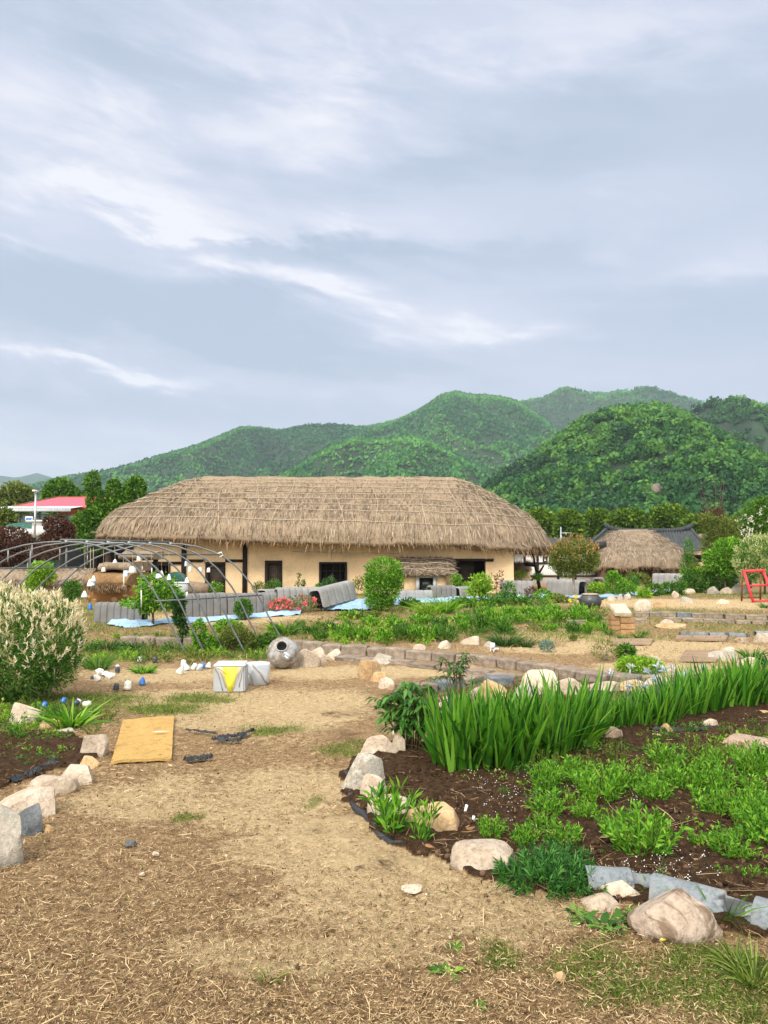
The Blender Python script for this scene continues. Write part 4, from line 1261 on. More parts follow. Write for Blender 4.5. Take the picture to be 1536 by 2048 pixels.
for a in (
    (-40, 50, 1612, 1742, 'stone_grey', 1, 'big pale grey stone cut by the left edge, nearest of the left border'),
    (28, 84, 1608, 1676, 'stone_blue', 2, 'dark blue grey stone wedged beside the big pale grey one'),
    (-14, 122, 1570, 1644, 'stone_beige', 3, 'broad flat beige stone behind the dark blue grey one'),
    (56, 158, 1544, 1594, 'stone_beige', 4, 'long low beige stone overlapping the broad flat one'),
    (108, 188, 1526, 1572, 'stone_beige', 5, 'rounded tan tipped stone at the bend of the left border'),
    (160, 202, 1510, 1538, 'stone_tan', 6, 'small thin tan stone between the rounded stone and the upright slab'),
    (158, 218, 1466, 1518, 'stone_beige', 7, 'upright beige slab stone beside the yellow mat'),
    (18, 92, 1404, 1452, 'stone_beige', 8, 'pointed pinkish stone under the cream tipped bush'),
    (72, 128, 1436, 1458, 'stone_tan', 9, 'flat tan stone in the weeds beside the pointed stone'),
    (112, 152, 1455, 1468, 'stone_grey', 10, 'small flat grey stone at the foot of the green lily clump'),
    (84, 108, 1648, 1666, 'stone_tan', 11, 'little orange tan cobble lying right of the dark blue stone'),
    (682, 772, 1504, 1592, 'stone_lichen', 12, 'tall grey lichen covered stone at the corner of the right bed'),
    (716, 803, 1466, 1518, 'stone_white', 13, 'pale angular stone behind the lichen covered corner stone'),
    (778, 812, 1470, 1512, 'stone_beige', 14, 'narrow stone half hidden under the peony leaves'),
    (720, 778, 1546, 1606, 'stone_white', 15, 'pale pinkish stone in front of the lichen covered one'),
    (732, 824, 1586, 1644, 'stone_beige', 16, 'beige stone behind the leafy tuft on the black edging'),
    (806, 928, 1606, 1674, 'stone_tan', 17, 'big rounded tan stone behind the small upright sprout'),
    (900, 1032, 1678, 1756, 'stone_beige', 18, 'large blocky sandy stone left of the dark ferny clump'),
    (842, 872, 1688, 1712, 'stone_rust', 19, 'small rusty brown stone by the black edging'),
    (925, 960, 1650, 1672, 'stone_rust', 20, 'small dull stone tucked behind the big tan stone'),
    (1186, 1290, 1756, 1812, 'stone_white', 22, 'whitish angular stone leaning on the grey roof tile'),
    (1164, 1236, 1784, 1824, 'stone_beige', 23, 'low smooth tan stone in front of the whitish angular one'),
    (1280, 1312, 1780, 1806, 'stone_tan', 24, 'small tan stone between whitish stone and brown boulder'),
    (715, 764, 1320, 1362, 'stone_tan', 25, 'round tan stone with a pale flake on the path corner'),
    (740, 792, 1306, 1330, 'stone_grey', 26, 'flat grey white stone behind the round tan one'),
    (742, 776, 1343, 1366, 'stone_tan', 27, 'small tan stone in front of the round tan one'),
    (756, 790, 1354, 1380, 'stone_white', 28, 'small whitish stone at the near tip of the middle bed'),
    (774, 790, 1368, 1382, 'stone_brown', 29, 'little brown stone beside the small whitish one'),
    (590, 642, 1298, 1336, 'stone_beige', 30, 'pale slab stone propped beside the fallen jar'),
    (616, 656, 1294, 1326, 'stone_beige', 31, 'pale pointed stone behind the propped slab'),
    (650, 684, 1298, 1320, 'stone_beige', 32, 'squarish beige stone at the end of the stones by the jar'),
    (956, 1024, 1358, 1408, 'stone_tan', 33, 'orange tan boulder behind the iris leaves'),
    (938, 975, 1374, 1404, 'stone_beige', 34, 'small beige stone leaning on the orange tan boulder'),
    (1020, 1078, 1368, 1406, 'stone_grey', 35, 'rounded grey stone between orange boulder and whitish slab'),
    (1034, 1118, 1338, 1394, 'stone_white', 36, 'largest whitish slab stone behind the iris band'),
    (1108, 1172, 1356, 1392, 'stone_white', 37, 'smooth whitish stone right of the largest slab'),
    (1168, 1246, 1360, 1388, 'stone_beige', 38, 'long low beige stone behind the iris band'),
    (1232, 1292, 1358, 1386, 'stone_tan', 39, 'orange stone behind the iris band near the pale blue flowers'),
    (1290, 1350, 1352, 1376, 'stone_white', 40, 'white stone among the pale blue flowers'),
    (876, 934, 1390, 1416, 'stone_beige', 41, 'pinkish flat stone under the thin stemmed plant'),
    (852, 884, 1408, 1450, 'stone_beige', 42, 'narrow pinkish stone between peony and iris'),
    (874, 902, 1281, 1298, 'stone_beige', 43, 'pale stone on the soil above the kerb, left of three'),
    (922, 962, 1271, 1290, 'stone_white', 44, 'pale wedge shaped stone beside the dark green tuft'),
    (968, 992, 1282, 1295, 'stone_grey', 45, 'low grey stone beside the white plant label'),
    (826, 852, 1288, 1300, 'stone_beige', 46, 'flat pinkish stone on the kerb row'),
    (660, 676, 1243, 1257, 'stone_beige', 47, 'little round pale stone alone in the low weeds'),
    (1322, 1348, 1239, 1252, 'stone_white', 48, 'white stone beside the dark pipe end'),
    (1310, 1372, 1246, 1258, 'stone_tan', 49, 'flat tan stone left of the dark pipe'),
    (1268, 1304, 1200, 1224, 'stone_white', 50, 'pale stone behind the brick stack'),
    (1304, 1332, 1204, 1216, 'stone_tan', 51, 'low tan stone on the raised bed behind the bricks'),
    (1360, 1390, 1194, 1206, 'stone_grey', 52, 'flat grey stone in the grass of the raised bed'),
    (1432, 1458, 1198, 1208, 'stone_beige', 53, 'flat pinkish stone at the edge of the sandy path'),
    (1212, 1236, 1191, 1202, 'stone_beige', 54, 'stone right of the black pot, first of three'),
    (1234, 1248, 1188, 1201, 'stone_grey', 55, 'stone right of the black pot, middle of three'),
    (1247, 1262, 1187, 1201, 'stone_grey', 56, 'stone right of the black pot, last of three'),
    (1366, 1390, 1177, 1188, 'stone_white', 57, 'small pale stone under the rear shrubs'),
    (1414, 1441, 1173, 1189, 'stone_grey', 58, 'dome shaped grey stone at the foot of the rear shrubs'),
    (1440, 1466, 1174, 1188, 'stone_beige', 59, 'slanting beige stone beside the dome shaped one'),
    (1460, 1490, 1168, 1188, 'stone_grey', 60, 'largest grey stone left of the red frame'),
    (1486, 1500, 1170, 1187, 'stone_grey', 61, 'grey stone seen through the red frame'),
    (1344, 1358, 1182, 1196, 'stone_beige', 62, 'small beige stone at the edge of the rear planting'),
    (1418, 1472, 1300, 1320, 'stone_grey', 63, 'long grey stone along the sandy path behind the irises'),
    (1446, 1470, 1294, 1308, 'stone_white', 64, 'pale stone on the sandy path edge'),
    (1474, 1520, 1314, 1336, 'stone_white', 65, 'angular white stone behind the right end of the irises'),
    (1504, 1520, 1312, 1320, 'stone_tan', 66, 'little tan stone beyond the angular white one'),
    (1506, 1550, 1266, 1286, 'stone_beige', 67, 'pinkish rounded stone by the pipe at the right edge'),
    (1472, 1500, 1274, 1288, 'stone_brown', 68, 'low brown stone near the pipe end'),
    (1300, 1322, 1311, 1328, 'stone_grey', 69, 'bluish stone at the end of the low yellow green shrub'),
    (1508, 1545, 1420, 1434, 'stone_tan', 70, 'tan stone at the right edge under the irises'),
    (1206, 1252, 1452, 1486, 'stone_brown', 71, 'dull brownish stone in front of the iris band'),
    (1316, 1352, 1446, 1470, 'stone_tan', 72, 'tan stone left of the black cloth scrap'),
    (1398, 1438, 1436, 1458, 'stone_beige', 73, 'pinkish pointed stone beside the black cloth scrap'),
    (1304, 1330, 1466, 1480, 'stone_tan', 74, 'low tan stone in the pale roots below the irises'),
    (1430, 1560, 1466, 1512, 'stone_brown', 75, 'broad flat brown stone at the right edge of the bed'),
):
    rock(*a)
rock(1252, 1446, 1764, 1898, 'stone_stained', 31, 'large pinkish brown boulder with a dark stained face, nearest on the right', peak=.22, skew=-.10, sub=5, facets=2, rz=.1)
def on_hill(px, py):
    fn, D, depth = HILLS['hill_near']
    for d in np.arange(D - depth + 2, D, .5):
        p = P3(px, py, d)
        if p.z <= float(fn(np.array(p.x), np.array((d - D + depth) / depth))):
            return p
    return p
for (px, py, w, dp, h, mt_, sd_, lab) in ((1163, 940, 2.4, 2.5, 3.8, 'cliff', 200, 'pale bare rock outcrop high in the trees of the near hill'),
                                     (1302, 985, 5.0, 3.5, 4.0, 'cliff', 201, 'grey rock outcrop low on the near hill behind the tiled roof'),
                                     (1010, 1002, 5.5, 3, 2.2, 'cliff', 202, 'long pale rock face at the foot of the near hill')):
    o = tag(link('stone', rock_mesh('stone', w, dp, h, sd_, mt_)), lab, 'rock')
    o.location = on_hill(px, py) + Vector((0, -1.5, -h * .35))

# ------------------------------------------------------------------ kerb blocks
def kerb_mesh(seed, l=1.0, w=.62, h=.56, mat='kerb'):
    bm = bmesh.new()
    bmesh.ops.create_cube(bm, size=1)
    bmesh.ops.scale(bm, vec=(l, w, h), verts=bm.verts)
    bmesh.ops.bevel(bm, geom=bm.edges[:], offset=.085, segments=3, affect='EDGES', profile=.6)
    bmesh.ops.subdivide_edges(bm, edges=[e for e in bm.edges if e.calc_length() > .25], cuts=3, use_grid_fill=True)
    r = random.Random(seed)
    for v in bm.verts:
        n = .035 * noise_.noise(v.co * 3.1 + Vector((seed * 3.3, 0, 0))) + .015 * noise_.noise(v.co * 9 + Vector((0, seed, 0)))
        v.co += v.co.normalized() * n * 1.6
        v.co.z += h / 2
        v.co.x *= 1 + .06 * math.sin(seed) * v.co.y
    me = bpy.data.meshes.new('kerb_block'); bm.to_mesh(me); bm.free()
    me.polygons.foreach_set('use_smooth', [True] * len(me.polygons))
    me.materials.append(M[mat])
    return me
from mathutils import noise as noise_
kerbs = [kerb_mesh(k) for k in range(6)]
kerbs_b = [kerb_mesh(k + 10, mat='kerb_blue') for k in range(3)]
def kerb_row(pix, hpx, label, group, thin=1.0, bluemix=.12, wid=.62, seed=0, flat=False, gap=.012):
    r = random.Random(seed)
    pts = [at(a, b) for a, b in pix]
    seg = [(pts[i + 1] - pts[i]).length for i in range(len(pts) - 1)]
    tot = sum(seg)
    def pos(s):
        for i, l in enumerate(seg):
            if s <= l or i == len(seg) - 1:
                return pts[i].lerp(pts[i + 1], min(1, s / l)), (pts[i + 1] - pts[i])
            s -= l
    s = 0
    while s < tot - .1:
        l = r.uniform(.33, .50) * thin
        if s + l > tot + .08:
            l = tot - s
        p, dv = pos(s + l / 2)
        h = hpx / FOC * p.y
        b = r.random() < bluemix
        o = link('kerb_block', r.choice(kerbs_b if b else kerbs))
        tag(o, label[1] if b else label[0], 'kerb block', group[1] if b else group[0])
        o.scale = (l - gap, (.30 if flat else .26) * wid / .62 / .62 * r.uniform(.9, 1.1), h / .56 * r.uniform(.9, 1.08))
        o.rotation_euler = (r.uniform(-.04, .04), r.uniform(-.03, .03), math.atan2(dv.y, dv.x) + r.uniform(-.05, .05))
        o.location = (p.x, p.y + .08, float(gz(p.x, p.y)) - .12 * h)
        s += l + r.uniform(.0, .02)
A_ = ('brownish grey rounded kerb block in the long curved edging through the garden middle', 'kerb blocks of the long curve')
B_ = ('bluish dark kerb block in the long curved edging through the garden middle', 'bluish kerb blocks of the long curve')
kerb_row([(246, 1292), (330, 1296), (430, 1296), (520, 1296), (600, 1302), (660, 1309), (760, 1314), (870, 1322), (960, 1330), (1050, 1342), (1130, 1354), (1200, 1366), (1290, 1374)], 22,
         (A_[0], B_[0]), (A_[1], B_[1]), bluemix=.16, seed=3)
kerb_row([(680, 1320), (740, 1326), (800, 1330), (900, 1342), (980, 1352), (1040, 1362)], 10, ('thin flat kerb block in the low second row before the long curve', 'thin flat bluish kerb block in the low second row before the long curve'),
         ('thin kerb blocks of the second row', 'thin bluish kerb blocks of the second row'), seed=5, bluemix=.12, thin=1.1)
kerb_row([(800, 1388), (850, 1386), (905, 1380), (950, 1372), (1024, 1372)], 22, ('grey kerb block in the short inner curve behind the peony', 'bluish kerb block in the short inner curve behind the peony'),
         ('kerb blocks of the inner curve', 'bluish kerb blocks of the inner curve'), seed=6, bluemix=.3)
kerb_row([(1270, 1234), (1330, 1234), (1400, 1236), (1470, 1238), (1580, 1241)], 12, ('upper pale grey kerb block edging the raised bed at the right', 'upper dark kerb block edging the raised bed at the right'),
         ('upper kerb blocks of the raised bed', 'upper dark kerb blocks of the raised bed'), seed=8, bluemix=.35)
kerb_row([(1268, 1246), (1296, 1246)], 10, ('short kerb block beside the brick stack', 'short bluish kerb block beside the brick stack'), ('kerb blocks beside the bricks', 'bluish kerb blocks beside the bricks'), seed=12, bluemix=.5)
kerb_row([(1330, 1243), (1400, 1245), (1470, 1248), (1580, 1251)], 9, ('lower grey kerb block in the second course of the raised bed', 'lower dark kerb block in the second course of the raised bed'),
         ('lower kerb blocks of the raised bed', 'lower dark kerb blocks of the raised bed'), seed=9, bluemix=.25)
kerb_row([(1136, 1249), (1205, 1250)], 10, ('pale kerb block in weeds left of the bricks', 'bluish kerb block in weeds left of the bricks'), ('kerb blocks in weeds', 'bluish kerb blocks in weeds'), seed=10, bluemix=0.0, thin=1.4)

# ------------------------------------------------------------------ roof tiles laid as edging
M['tile_clay'] = mat_stone('roof_tile_clay', (.185, .21, .225), (.14, .16, .172), (.225, .245, .255), lichen=(.27, .225, .16), stain=(.04, .04, .04), bump=.22, stain_at=.56, lichen_at=.58)
def clay_tile(pa, pb, ra, rb, label, neck=.22, wide_first=True, group=None, mat='tile_clay', name='roof_tile', z=0.0):
    a_, b_ = at(*pa), at(*pb)
    v = b_ - a_; L = v.length
    t = thing(name, label, 'roof tile', (a_.x, a_.y, a_.z + z), math.atan2(v.y, v.x), group)
    mb = MB()
    n = 26
    ang = np.linspace(-.06 * math.pi, 1.06 * math.pi, 17)
    def prof(x):
        return ra + (rb - ra) * x / L
    xs = np.linspace(0, L - neck, n)
    rows = []
    for x in xs:
        r_ = prof(x) * (1 + .008 * math.sin(x * 40))
        rows.append([(x, -r_ * math.cos(q), r_ * math.sin(q)) for q in ang])
    for x in xs[::-1]:
        r_ = prof(x) - .02
        rows.append([(x, -r_ * math.cos(q), r_ * math.sin(q)) for q in ang])
    rows.append(rows[0])
    mb.grid(np.array(rows), flip=True)
    body = mb.build('body', M[mat], t, smooth=True)
    mb = MB(); rows = []
    if neck > .02:
        for x, k in ((L - neck, .98), (L - neck + .004, .80), (L - neck * .6, .74), (L - neck * .15, .72), (L, .70), (L, .60), (L - neck, .62)):
            rows.append([(x, -prof(x) * k * math.cos(q), prof(x) * k * math.sin(q)) for q in ang])
        mb.grid(np.array(rows), flip=True)
        mb.build('neck', M[mat], t, smooth=True)
    return t
clay_tile((1172, 1778), (1312, 1782), .095, .09, 'weathered grey roof tile behind the whitish stone, first in the near edging', neck=.12, z=.012)
clay_tile((1306, 1806), (1516, 1848), .118, .092, 'large grey roof tile with dark chipped patches behind the brown boulder', neck=.13, z=.015)
clay_tile((1512, 1846), (1640, 1880), .10, .09, 'grey roof tile cut by the right edge, last in the near edging', neck=.10, z=.012)
clay_tile((1360, 1271), (1416, 1272), .085, .085, 'dark grey round roof tile lying end to end in the far edging', neck=.0, mat='kerb_blue')
clay_tile((1418, 1273), (1458, 1273), .085, .085, 'paler roof tile right of the dark one in the far edging', neck=.0)
clay_tile((1459, 1273), (1500, 1274), .085, .085, 'roof tile with a white mark in the far edging', neck=.05)
clay_tile((1510, 1271), (1590, 1270), .10, .095, 'roof tile with open end at the right edge in the far edging', neck=.0)

# ------------------------------------------------------------------ rows of ribbed ridge covers on a blue sheet
M['cover'] = mat_simple('cover_grey', (.17, .165, .16), .22, 4, .8, .2, .12)
M['cover_pale'] = mat_simple('cover_pale', (.25, .25, .245), .2, 4, .8, .2, .12)
def cover(pl, pr, hpx, label, ribs, mat='cover', depth=.55, roll=(0, 0), openend=None, topw=.62, group='ribbed covers along the blue sheet', dz=0.0, tiltz=0.0):
    a_, b_ = at(*pl), at(*pr)
    v = b_ - a_; L = v.length
    h = hpx / FOC * a_.y
    t = thing('ridge_cover', label, 'ridge cover', (a_.x, a_.y, a_.z + dz), math.atan2(v.y, v.x), group)
    t.rotation_euler = (roll[0], roll[1] - math.atan2(v.z, math.hypot(v.x, v.y)), math.atan2(v.y, v.x))
    prof = []
    for (y, z) in ((0, 0), (.02, .35), (.05, .72), (.085, .86), (.15, .95), (.24, .985), (.5, 1.0), (.76, .985), (.85, .95), (.915, .86), (.95, .72), (.98, .35), (1, 0)):
        prof.append(((y - .0) * depth, z * h))
    prof = np.array(prof)
    c = np.array([depth / 2, h * .35])
    nx = ribs * 12
    rows = []
    xs = np.linspace(0, L, nx + 1)
    for i, x in enumerate(xs):
        ph = (i % 12) / 12.0
        k = 1.0 - (.17 if ph < .04 else 0) + .018 * math.sin(ph * math.pi)
        q = c + (prof - c) * k
        rows.append([(x, y, z) for y, z in q])
    inner = [[(x, y, z) for y, z in (c + (prof - c) * .84)] for x in xs[::-1]]
    mb = MB().grid(np.array(rows + inner + rows[:1]), flip=True)
    mb.build('shell', M[mat], t, smooth=False)
    MB().box((L * .5, depth * .5, h * .36), (L * .9, depth * .66, h * .68)).build('shade_core', M['dark_inside'], t) if openend is None else MB().box((L * .55, depth * .5, h * .30), (L * .8, depth * .6, h * .5)).build('shade_core', M['dark_inside'], t)  # near-black block added to paint the shade inside the hollow cover
    return t
cover((186, 1246), (282, 1246), 40, 'long dark ribbed cover at the left behind the maple sapling', 7)
cover((372, 1235), (455, 1231), 46, 'dark ribbed cover behind the arched frame, left half of the long run', 6)
cover((456, 1231), (556, 1226), 42, 'dark ribbed cover continuing the long run behind the small round bush', 7)
cover((534, 1201), (560, 1200), 22, 'short low ribbed cover before the azaleas', 2, 'cover_pale')
cover((556, 1212), (642, 1210), 32, 'pale ribbed cover raised above the azaleas', 7, 'cover_pale', dz=.06)
cover((648, 1224), (716, 1217), 40, 'pale ribbed cover slumped and tilted at the end of the azaleas', 5, 'cover_pale', roll=(-.12, -.13), dz=.12)
cover((796, 1203), (866, 1203), 22, 'pale ribbed cover right of the round shrub', 4, 'cover_pale')
cover((864, 1199), (914, 1198), 27, 'ribbed cover with dark stripes and open right end before the porch', 5, 'cover', openend=1)
cover((922, 1194), (956, 1192), 20, 'small ribbed cover behind the bright young shrub', 4, 'cover_pale')
cover((1000, 1187), (1066, 1188), 26, 'pale ribbed cover with open left end before the house corner', 6, 'cover_pale', openend=1)
cover((1092, 1187), (1156, 1190), 28, 'pale ribbed cover behind the topiary trunk', 7, 'cover_pale', openend=1)
# covers lying end on, their dark openings toward the path
for (px0, px1, py, lab) in ((1156, 1183, 1185, 'ribbed cover lying end on with a dark opening, left of two'), (1184, 1210, 1182, 'ribbed cover lying end on with a dark opening, right of two')):
    a_ = at(px1, py); b_ = a_ + Vector((.3, 1.0, 0))
    w = (px1 - px0) / FOC * a_.y
    t = cover((px1, py), (px1 + 8, py - 1.2), 27, lab, 4, 'cover', depth=w, openend=1)
    t.rotation_euler = (0, 0, 1.25)
cover((1304, 1171), (1364, 1172), 24, 'whitish ribbed cover with dark open left end among the rear plants', 5, 'cover_pale', openend=1)

s = NT('blue_sheet')
n1 = s.noise(3, 4, .6); n2 = s.noise(22, 5, .7)
s.bump(s.math('ADD', n1, s.math('MULTIPLY', n2, .4)), .5, .05)
M['blue_sheet'] = s.set(s.ramp(n1, [(.3, (.20, .34, .50)), (.5, (.29, .45, .62)), (.72, (.44, .56, .69))]), .55, .3)
def sheet(pix_front, dep, hgt, label, seed, bulge=.25):
    pts = [at(*p) for p in pix_front]
    xs = np.array([p.x for p in pts]); ys = np.array([p.y for p in pts])
    n = 90
    x = np.linspace(xs[0], xs[-1], n); yf = np.interp(x, xs, ys)
    rows = []
    for j, t in enumerate(np.linspace(0, 1, 18)):
        y = yf + dep * t + .12 * fbm(x * 2, np.full(n, t * 2.), seed=seed, oct=2)
        z = gz(x, y) + .015 + hgt * np.sin(np.pi * np.clip(t * .9 + .05, 0, 1)) * (1 + .6 * fbm(x * 1.6, np.full(n, t * 3), seed=seed + 1)) + .05 * fbm(x * 6, np.full(n, t * 6), seed=seed + 2)
        rows.append(np.stack([x, y, np.maximum(z, gz(x, y) + .01)], -1))
    return tag(MB().grid(np.array(rows), flip=False).build('blue_sheet', M['blue_sheet'], smooth=True), label, 'plastic sheet')
sheet([(212, 1251), (250, 1256), (300, 1254), (340, 1246), (372, 1248), (440, 1243), (520, 1236), (600, 1230)], 1.0, .08, 'light blue plastic sheet spread under the dark covers at the left', 1)
sheet([(640, 1222), (690, 1224), (735, 1222), (770, 1217), (800, 1212)], 1.8, .22, 'light blue plastic sheet bulging beside the round shrub', 2)
sheet([(780, 1208), (860, 1207), (930, 1202), (990, 1199), (1070, 1197), (1110, 1196)], 1.1, .10, 'light blue plastic sheet along the rear planting before the house', 3)
sheet([(1080, 1195), (1150, 1198), (1210, 1197), (1260, 1192), (1300, 1188), (1370, 1182)], 1.0, .09, 'light blue plastic sheet behind the black pot and young shrubs', 4)

# ------------------------------------------------------------------ arched pipe frame
M['pipe'] = mat_simple('pipe_steel', (.12, .135, .14), .35, 3, .45, .5, .05, metal=.2)
arch_u = np.array([0, .12, .25, .4, .5, .6, .72, .8, .87, .94, 1.0])
arch_v = np.array([1, .993, .968, .91, .848, .755, .585, .43, .265, .125, 0.0])
feet = [(409, 1306, 128), (448, 1304, 170), (490, 1306, 212), (529, 1301, 254), (548, 1292, 294), (564, 1282, 336)]
feet = [(372, 1308, 128), (409, 1305, 170), (448, 1303, 212), (490, 1306, 254), (529, 1300, 296), (566, 1283, 337)]
fr0 = at(*feet[2][:2])
frame = thing('pipe_arch_frame', 'bare steel pipe arches of an uncovered garden tunnel hung with small ceramic bells', 'tunnel frame', (fr0.x - 2, fr0.y, fr0.z))
ox, oy, oz = frame.location
apex = []
arch_fn = []
for k, (fx, fy_, ax) in enumerate(feet):
    f = at(fx, fy_)
    ap = P3(ax, 1083 + k * .8, f.y)
    hw = f.x - ap.x; H = ap.z - f.z
    apex.append((ap.x, f.y, ap.z)); arch_fn.append((ap.x, f.y, f.z, hw, H))
    us = np.concatenate([-np.linspace(1, 0, 40), np.linspace(0, 1, 40)[1:]])
    pts = [(ap.x + hw * u * (1.0 if u > 0 else 1.28) - ox, f.y - oy, f.z + H * float(np.interp(abs(u), arch_u, arch_v)) - oz) for u in us]
    pts = [(pts[0][0], pts[0][1], pts[0][2] - .15)] + pts + [(pts[-1][0], pts[-1][1], pts[-1][2] - .15)]
    MB().tube(pts, .0155, 8).build('arch', M['pipe'], frame, smooth=True)
p0, p1 = np.array(apex[0]), np.array(apex[-1]); dv = p1 - p0
MB().tube([p0 - dv * .03 - (ox, oy, oz) + np.array([0, 0, .03]), p1 + dv * .02 - (ox, oy, oz) + np.array([0, 0, .03])], .0165, 8).build('ridge_pipe', M['pipe'], frame)
def on_arch(k, u):
    ax, y, fz, hw, H = arch_fn[k]
    return np.array([ax + hw * u * (1.0 if u > 0 else 1.28) - ox, y - oy, fz + H * float(np.interp(abs(u), arch_u, arch_v)) - oz])
for (ka, kb, u, ext) in ((0, 5, .44, .02), (0, 5, .78, .04), (0, 5, -.60, .06)):
    a_, b_ = on_arch(ka, u), on_arch(kb, u)
    MB().tube([a_ - (b_ - a_) * ext, b_ + (b_ - a_) * ext], .0145, 8).build('side_pipe', M['pipe'], frame)
for k in range(6):
    a_ = on_arch(k, .02)
    MB().box(a_, (.05, .05, .05)).build('clamp', M['steel_dull'], frame)
b_ = on_arch(5, .44)
MB().tube([b_ + (-.02, -.02, .02), b_ + (.05, -.03, .05), b_ + (.09, -.03, -.01), b_ + (.02, -.03, -.05)], .012, 6).build('clamp', M['white_paint'], frame)
for k, u in ((0, -.35), (0, -.2), (1, -.35), (2, -.3), (2, -.12), (4, -.4)):
    a_ = on_arch(k, u)
    MB().tube([a_, a_ - np.array([0, 0, .22 + .1 * (k % 2)])], .010, 6).build('hanger', M['steel_dull'], frame)

# ------------------------------------------------------------------ ceramic bells on strings
M['glaze_white'] = mat_simple('glaze_white', (.74, .72, .66), .08, 12, .35, .5, .05)
M['glaze_pale'] = mat_simple('glaze_pale_blue', (.50, .60, .72), .15, 10, .35, .5, .05)
M['glaze_blue'] = mat_simple('glaze_blue', (.03, .14, .46), .2, 9, .3, .5, .05)
M['glaze_dark'] = mat_simple('glaze_dark', (.05, .055, .07), .3, 9, .35, .5, .05)
M['string'] = mat_simple('string', (.38, .31, .23), .2, 20, .9, .1, 0)
cone = [(.0, 1.0), (.10, .98), (.20, .82), (.36, .45), (.46, .12), (.5, 0), (.45, .02), (.32, .42), (.15, .8), (0, .9)]
dome = [(.0, 1.0), (.22, .97), (.36, .84), (.41, .6), (.43, .25), (.52, 0), (.47, .01), (.38, .25), (.34, .6), (.2, .85), (0, .9)]
cup = [(.0, 1.0), (.30, .99), (.36, .95), (.40, .5), (.44, .05), (.44, 0), (.39, .02), (.35, .5), (.3, .9), (0, .93)]
def bell_mesh(prof, w, h, mat, n=16):
    me = MB().lathe([(r * w, z * h) for r, z in prof], n).mesh('bell', smooth=True)
    me.materials.append(M[mat]); return me
def hung(px, py, wpx, hpx, prof, mat, label, d=13.6, slen=None, tagged=False):
    p = P3(px, py + hpx / 2, d)
    w, h = wpx / FOC * d, hpx / FOC * d
    t = thing('hanging_bell', label, 'bell', tuple(p), 0, 'ceramic bells hanging in the arches')
    b = link('bell', bell_mesh(prof, w, h, mat), None, t)
    # string up to the arch above
    top = None
    for (ax, y, fz, hw, H) in arch_fn:
        u = (p.x - ax) / hw
        if abs(u) < 1:
            z = fz + H * float(np.interp(abs(u), arch_u, arch_v))
            if z > p.z + h + .02 and (top is None or abs(y - d) < abs(top[1] - d)):
                top = (z, y)
    if top is None:
        top = (p.z + h + .12, d)
    MB().tube([(0, 0, h * .97), (0, (top[1] - d) * .5, (h + top[0] - p.z) / 2), (0, top[1] - d, top[0] - p.z)], .004, 4).build('string', M['string'], t)
    if tagged:
        MB().tube([(0, 0, h * .9), (0, 0, -.16)], .003, 4).box((0, 0, -.20), (.03, .004, .09)).build('clapper', M['glaze_white'], t)
    return t
for a in (
    (230, 1122, 10, 8, cone, 'glaze_white', 'small white cone bell hanging before the rear straw roof'),
    (207, 1139, 9, 9, dome, 'glaze_white', 'small white dome bell before the pale thatch roll'),
    (252, 1147, 14, 12, cup, 'glaze_pale', 'pale blue cup bell beside the large white bell'),
    (265, 1139, 17, 14, dome, 'glaze_white', 'large white wide brimmed bell above the blue chest'),
    (278, 1116, 11, 10, cup, 'glaze_white', 'square looking white cup bell high beside the upper rail'),
    (187, 1157, 11, 12, cone, 'glaze_white', 'white cone bell, upper of the pair at the stone shed'),
    (180, 1165, 13, 15, cone, 'glaze_white', 'white cone bell, lower of the pair at the stone shed'),
    (186, 1166, 10, 10, cup, 'glaze_pale', 'pale blue cup bell behind the pair at the stone shed'),
    (169, 1188, 14, 13, cone, 'glaze_white', 'lone white cone bell over the cream tipped bush'),
    (180, 1213, 10, 12, dome, 'glaze_blue', 'vivid blue bell hanging low over the cream tipped bush'),
    (316, 1152, 11, 10, dome, 'glaze_pale', 'pale blue bell above the maple sapling'),
    (323, 1148, 11, 14, cone, 'glaze_white', 'tall white cone bell above the maple sapling'),
    (338, 1154, 10, 12, cone, 'glaze_white', 'white cone bell right of the maple sapling top'),
    (374, 1160, 11, 12, cone, 'glaze_white', 'white cone bell hanging before the timber framed wall', 13.6, None, True),
    (373, 1127, 9, 11, dome, 'glaze_pale', 'pale bell in the arch beside the dark post'),
    (380, 1138, 9, 10, cup, 'glaze_white', 'white cup bell below the pale one by the dark post'),
    (400, 1140, 9, 11, dome, 'glaze_white', 'small white bell on the mud panel left of the door'),
    (417, 1140, 8, 9, dome, 'glaze_white', 'little white bell before the first door'),
):
    hung(*a)
for (px, y0, y1) in ((303, 1106, 1160), (247, 1108, 1190), (282, 1108, 1240), (266, 1120, 1140), (284, 1116, 1146)):
    a_, b_ = P3(px, y0, 13.7), P3(px + 1, y1, 13.7)
    t = thing('wind_chime', 'thin hanging string with a slim white rod under the arches', 'wind chime', tuple(a_), 0, 'slim chimes under the arches')
    MB().tube([(0, 0, 0), tuple(b_ - a_)], .0035, 4).build('string', M['string'], t)
    MB().tube([tuple((b_ - a_) * .55), tuple((b_ - a_) * .8)], .011, 6).build('rod', M['glaze_white'], t)

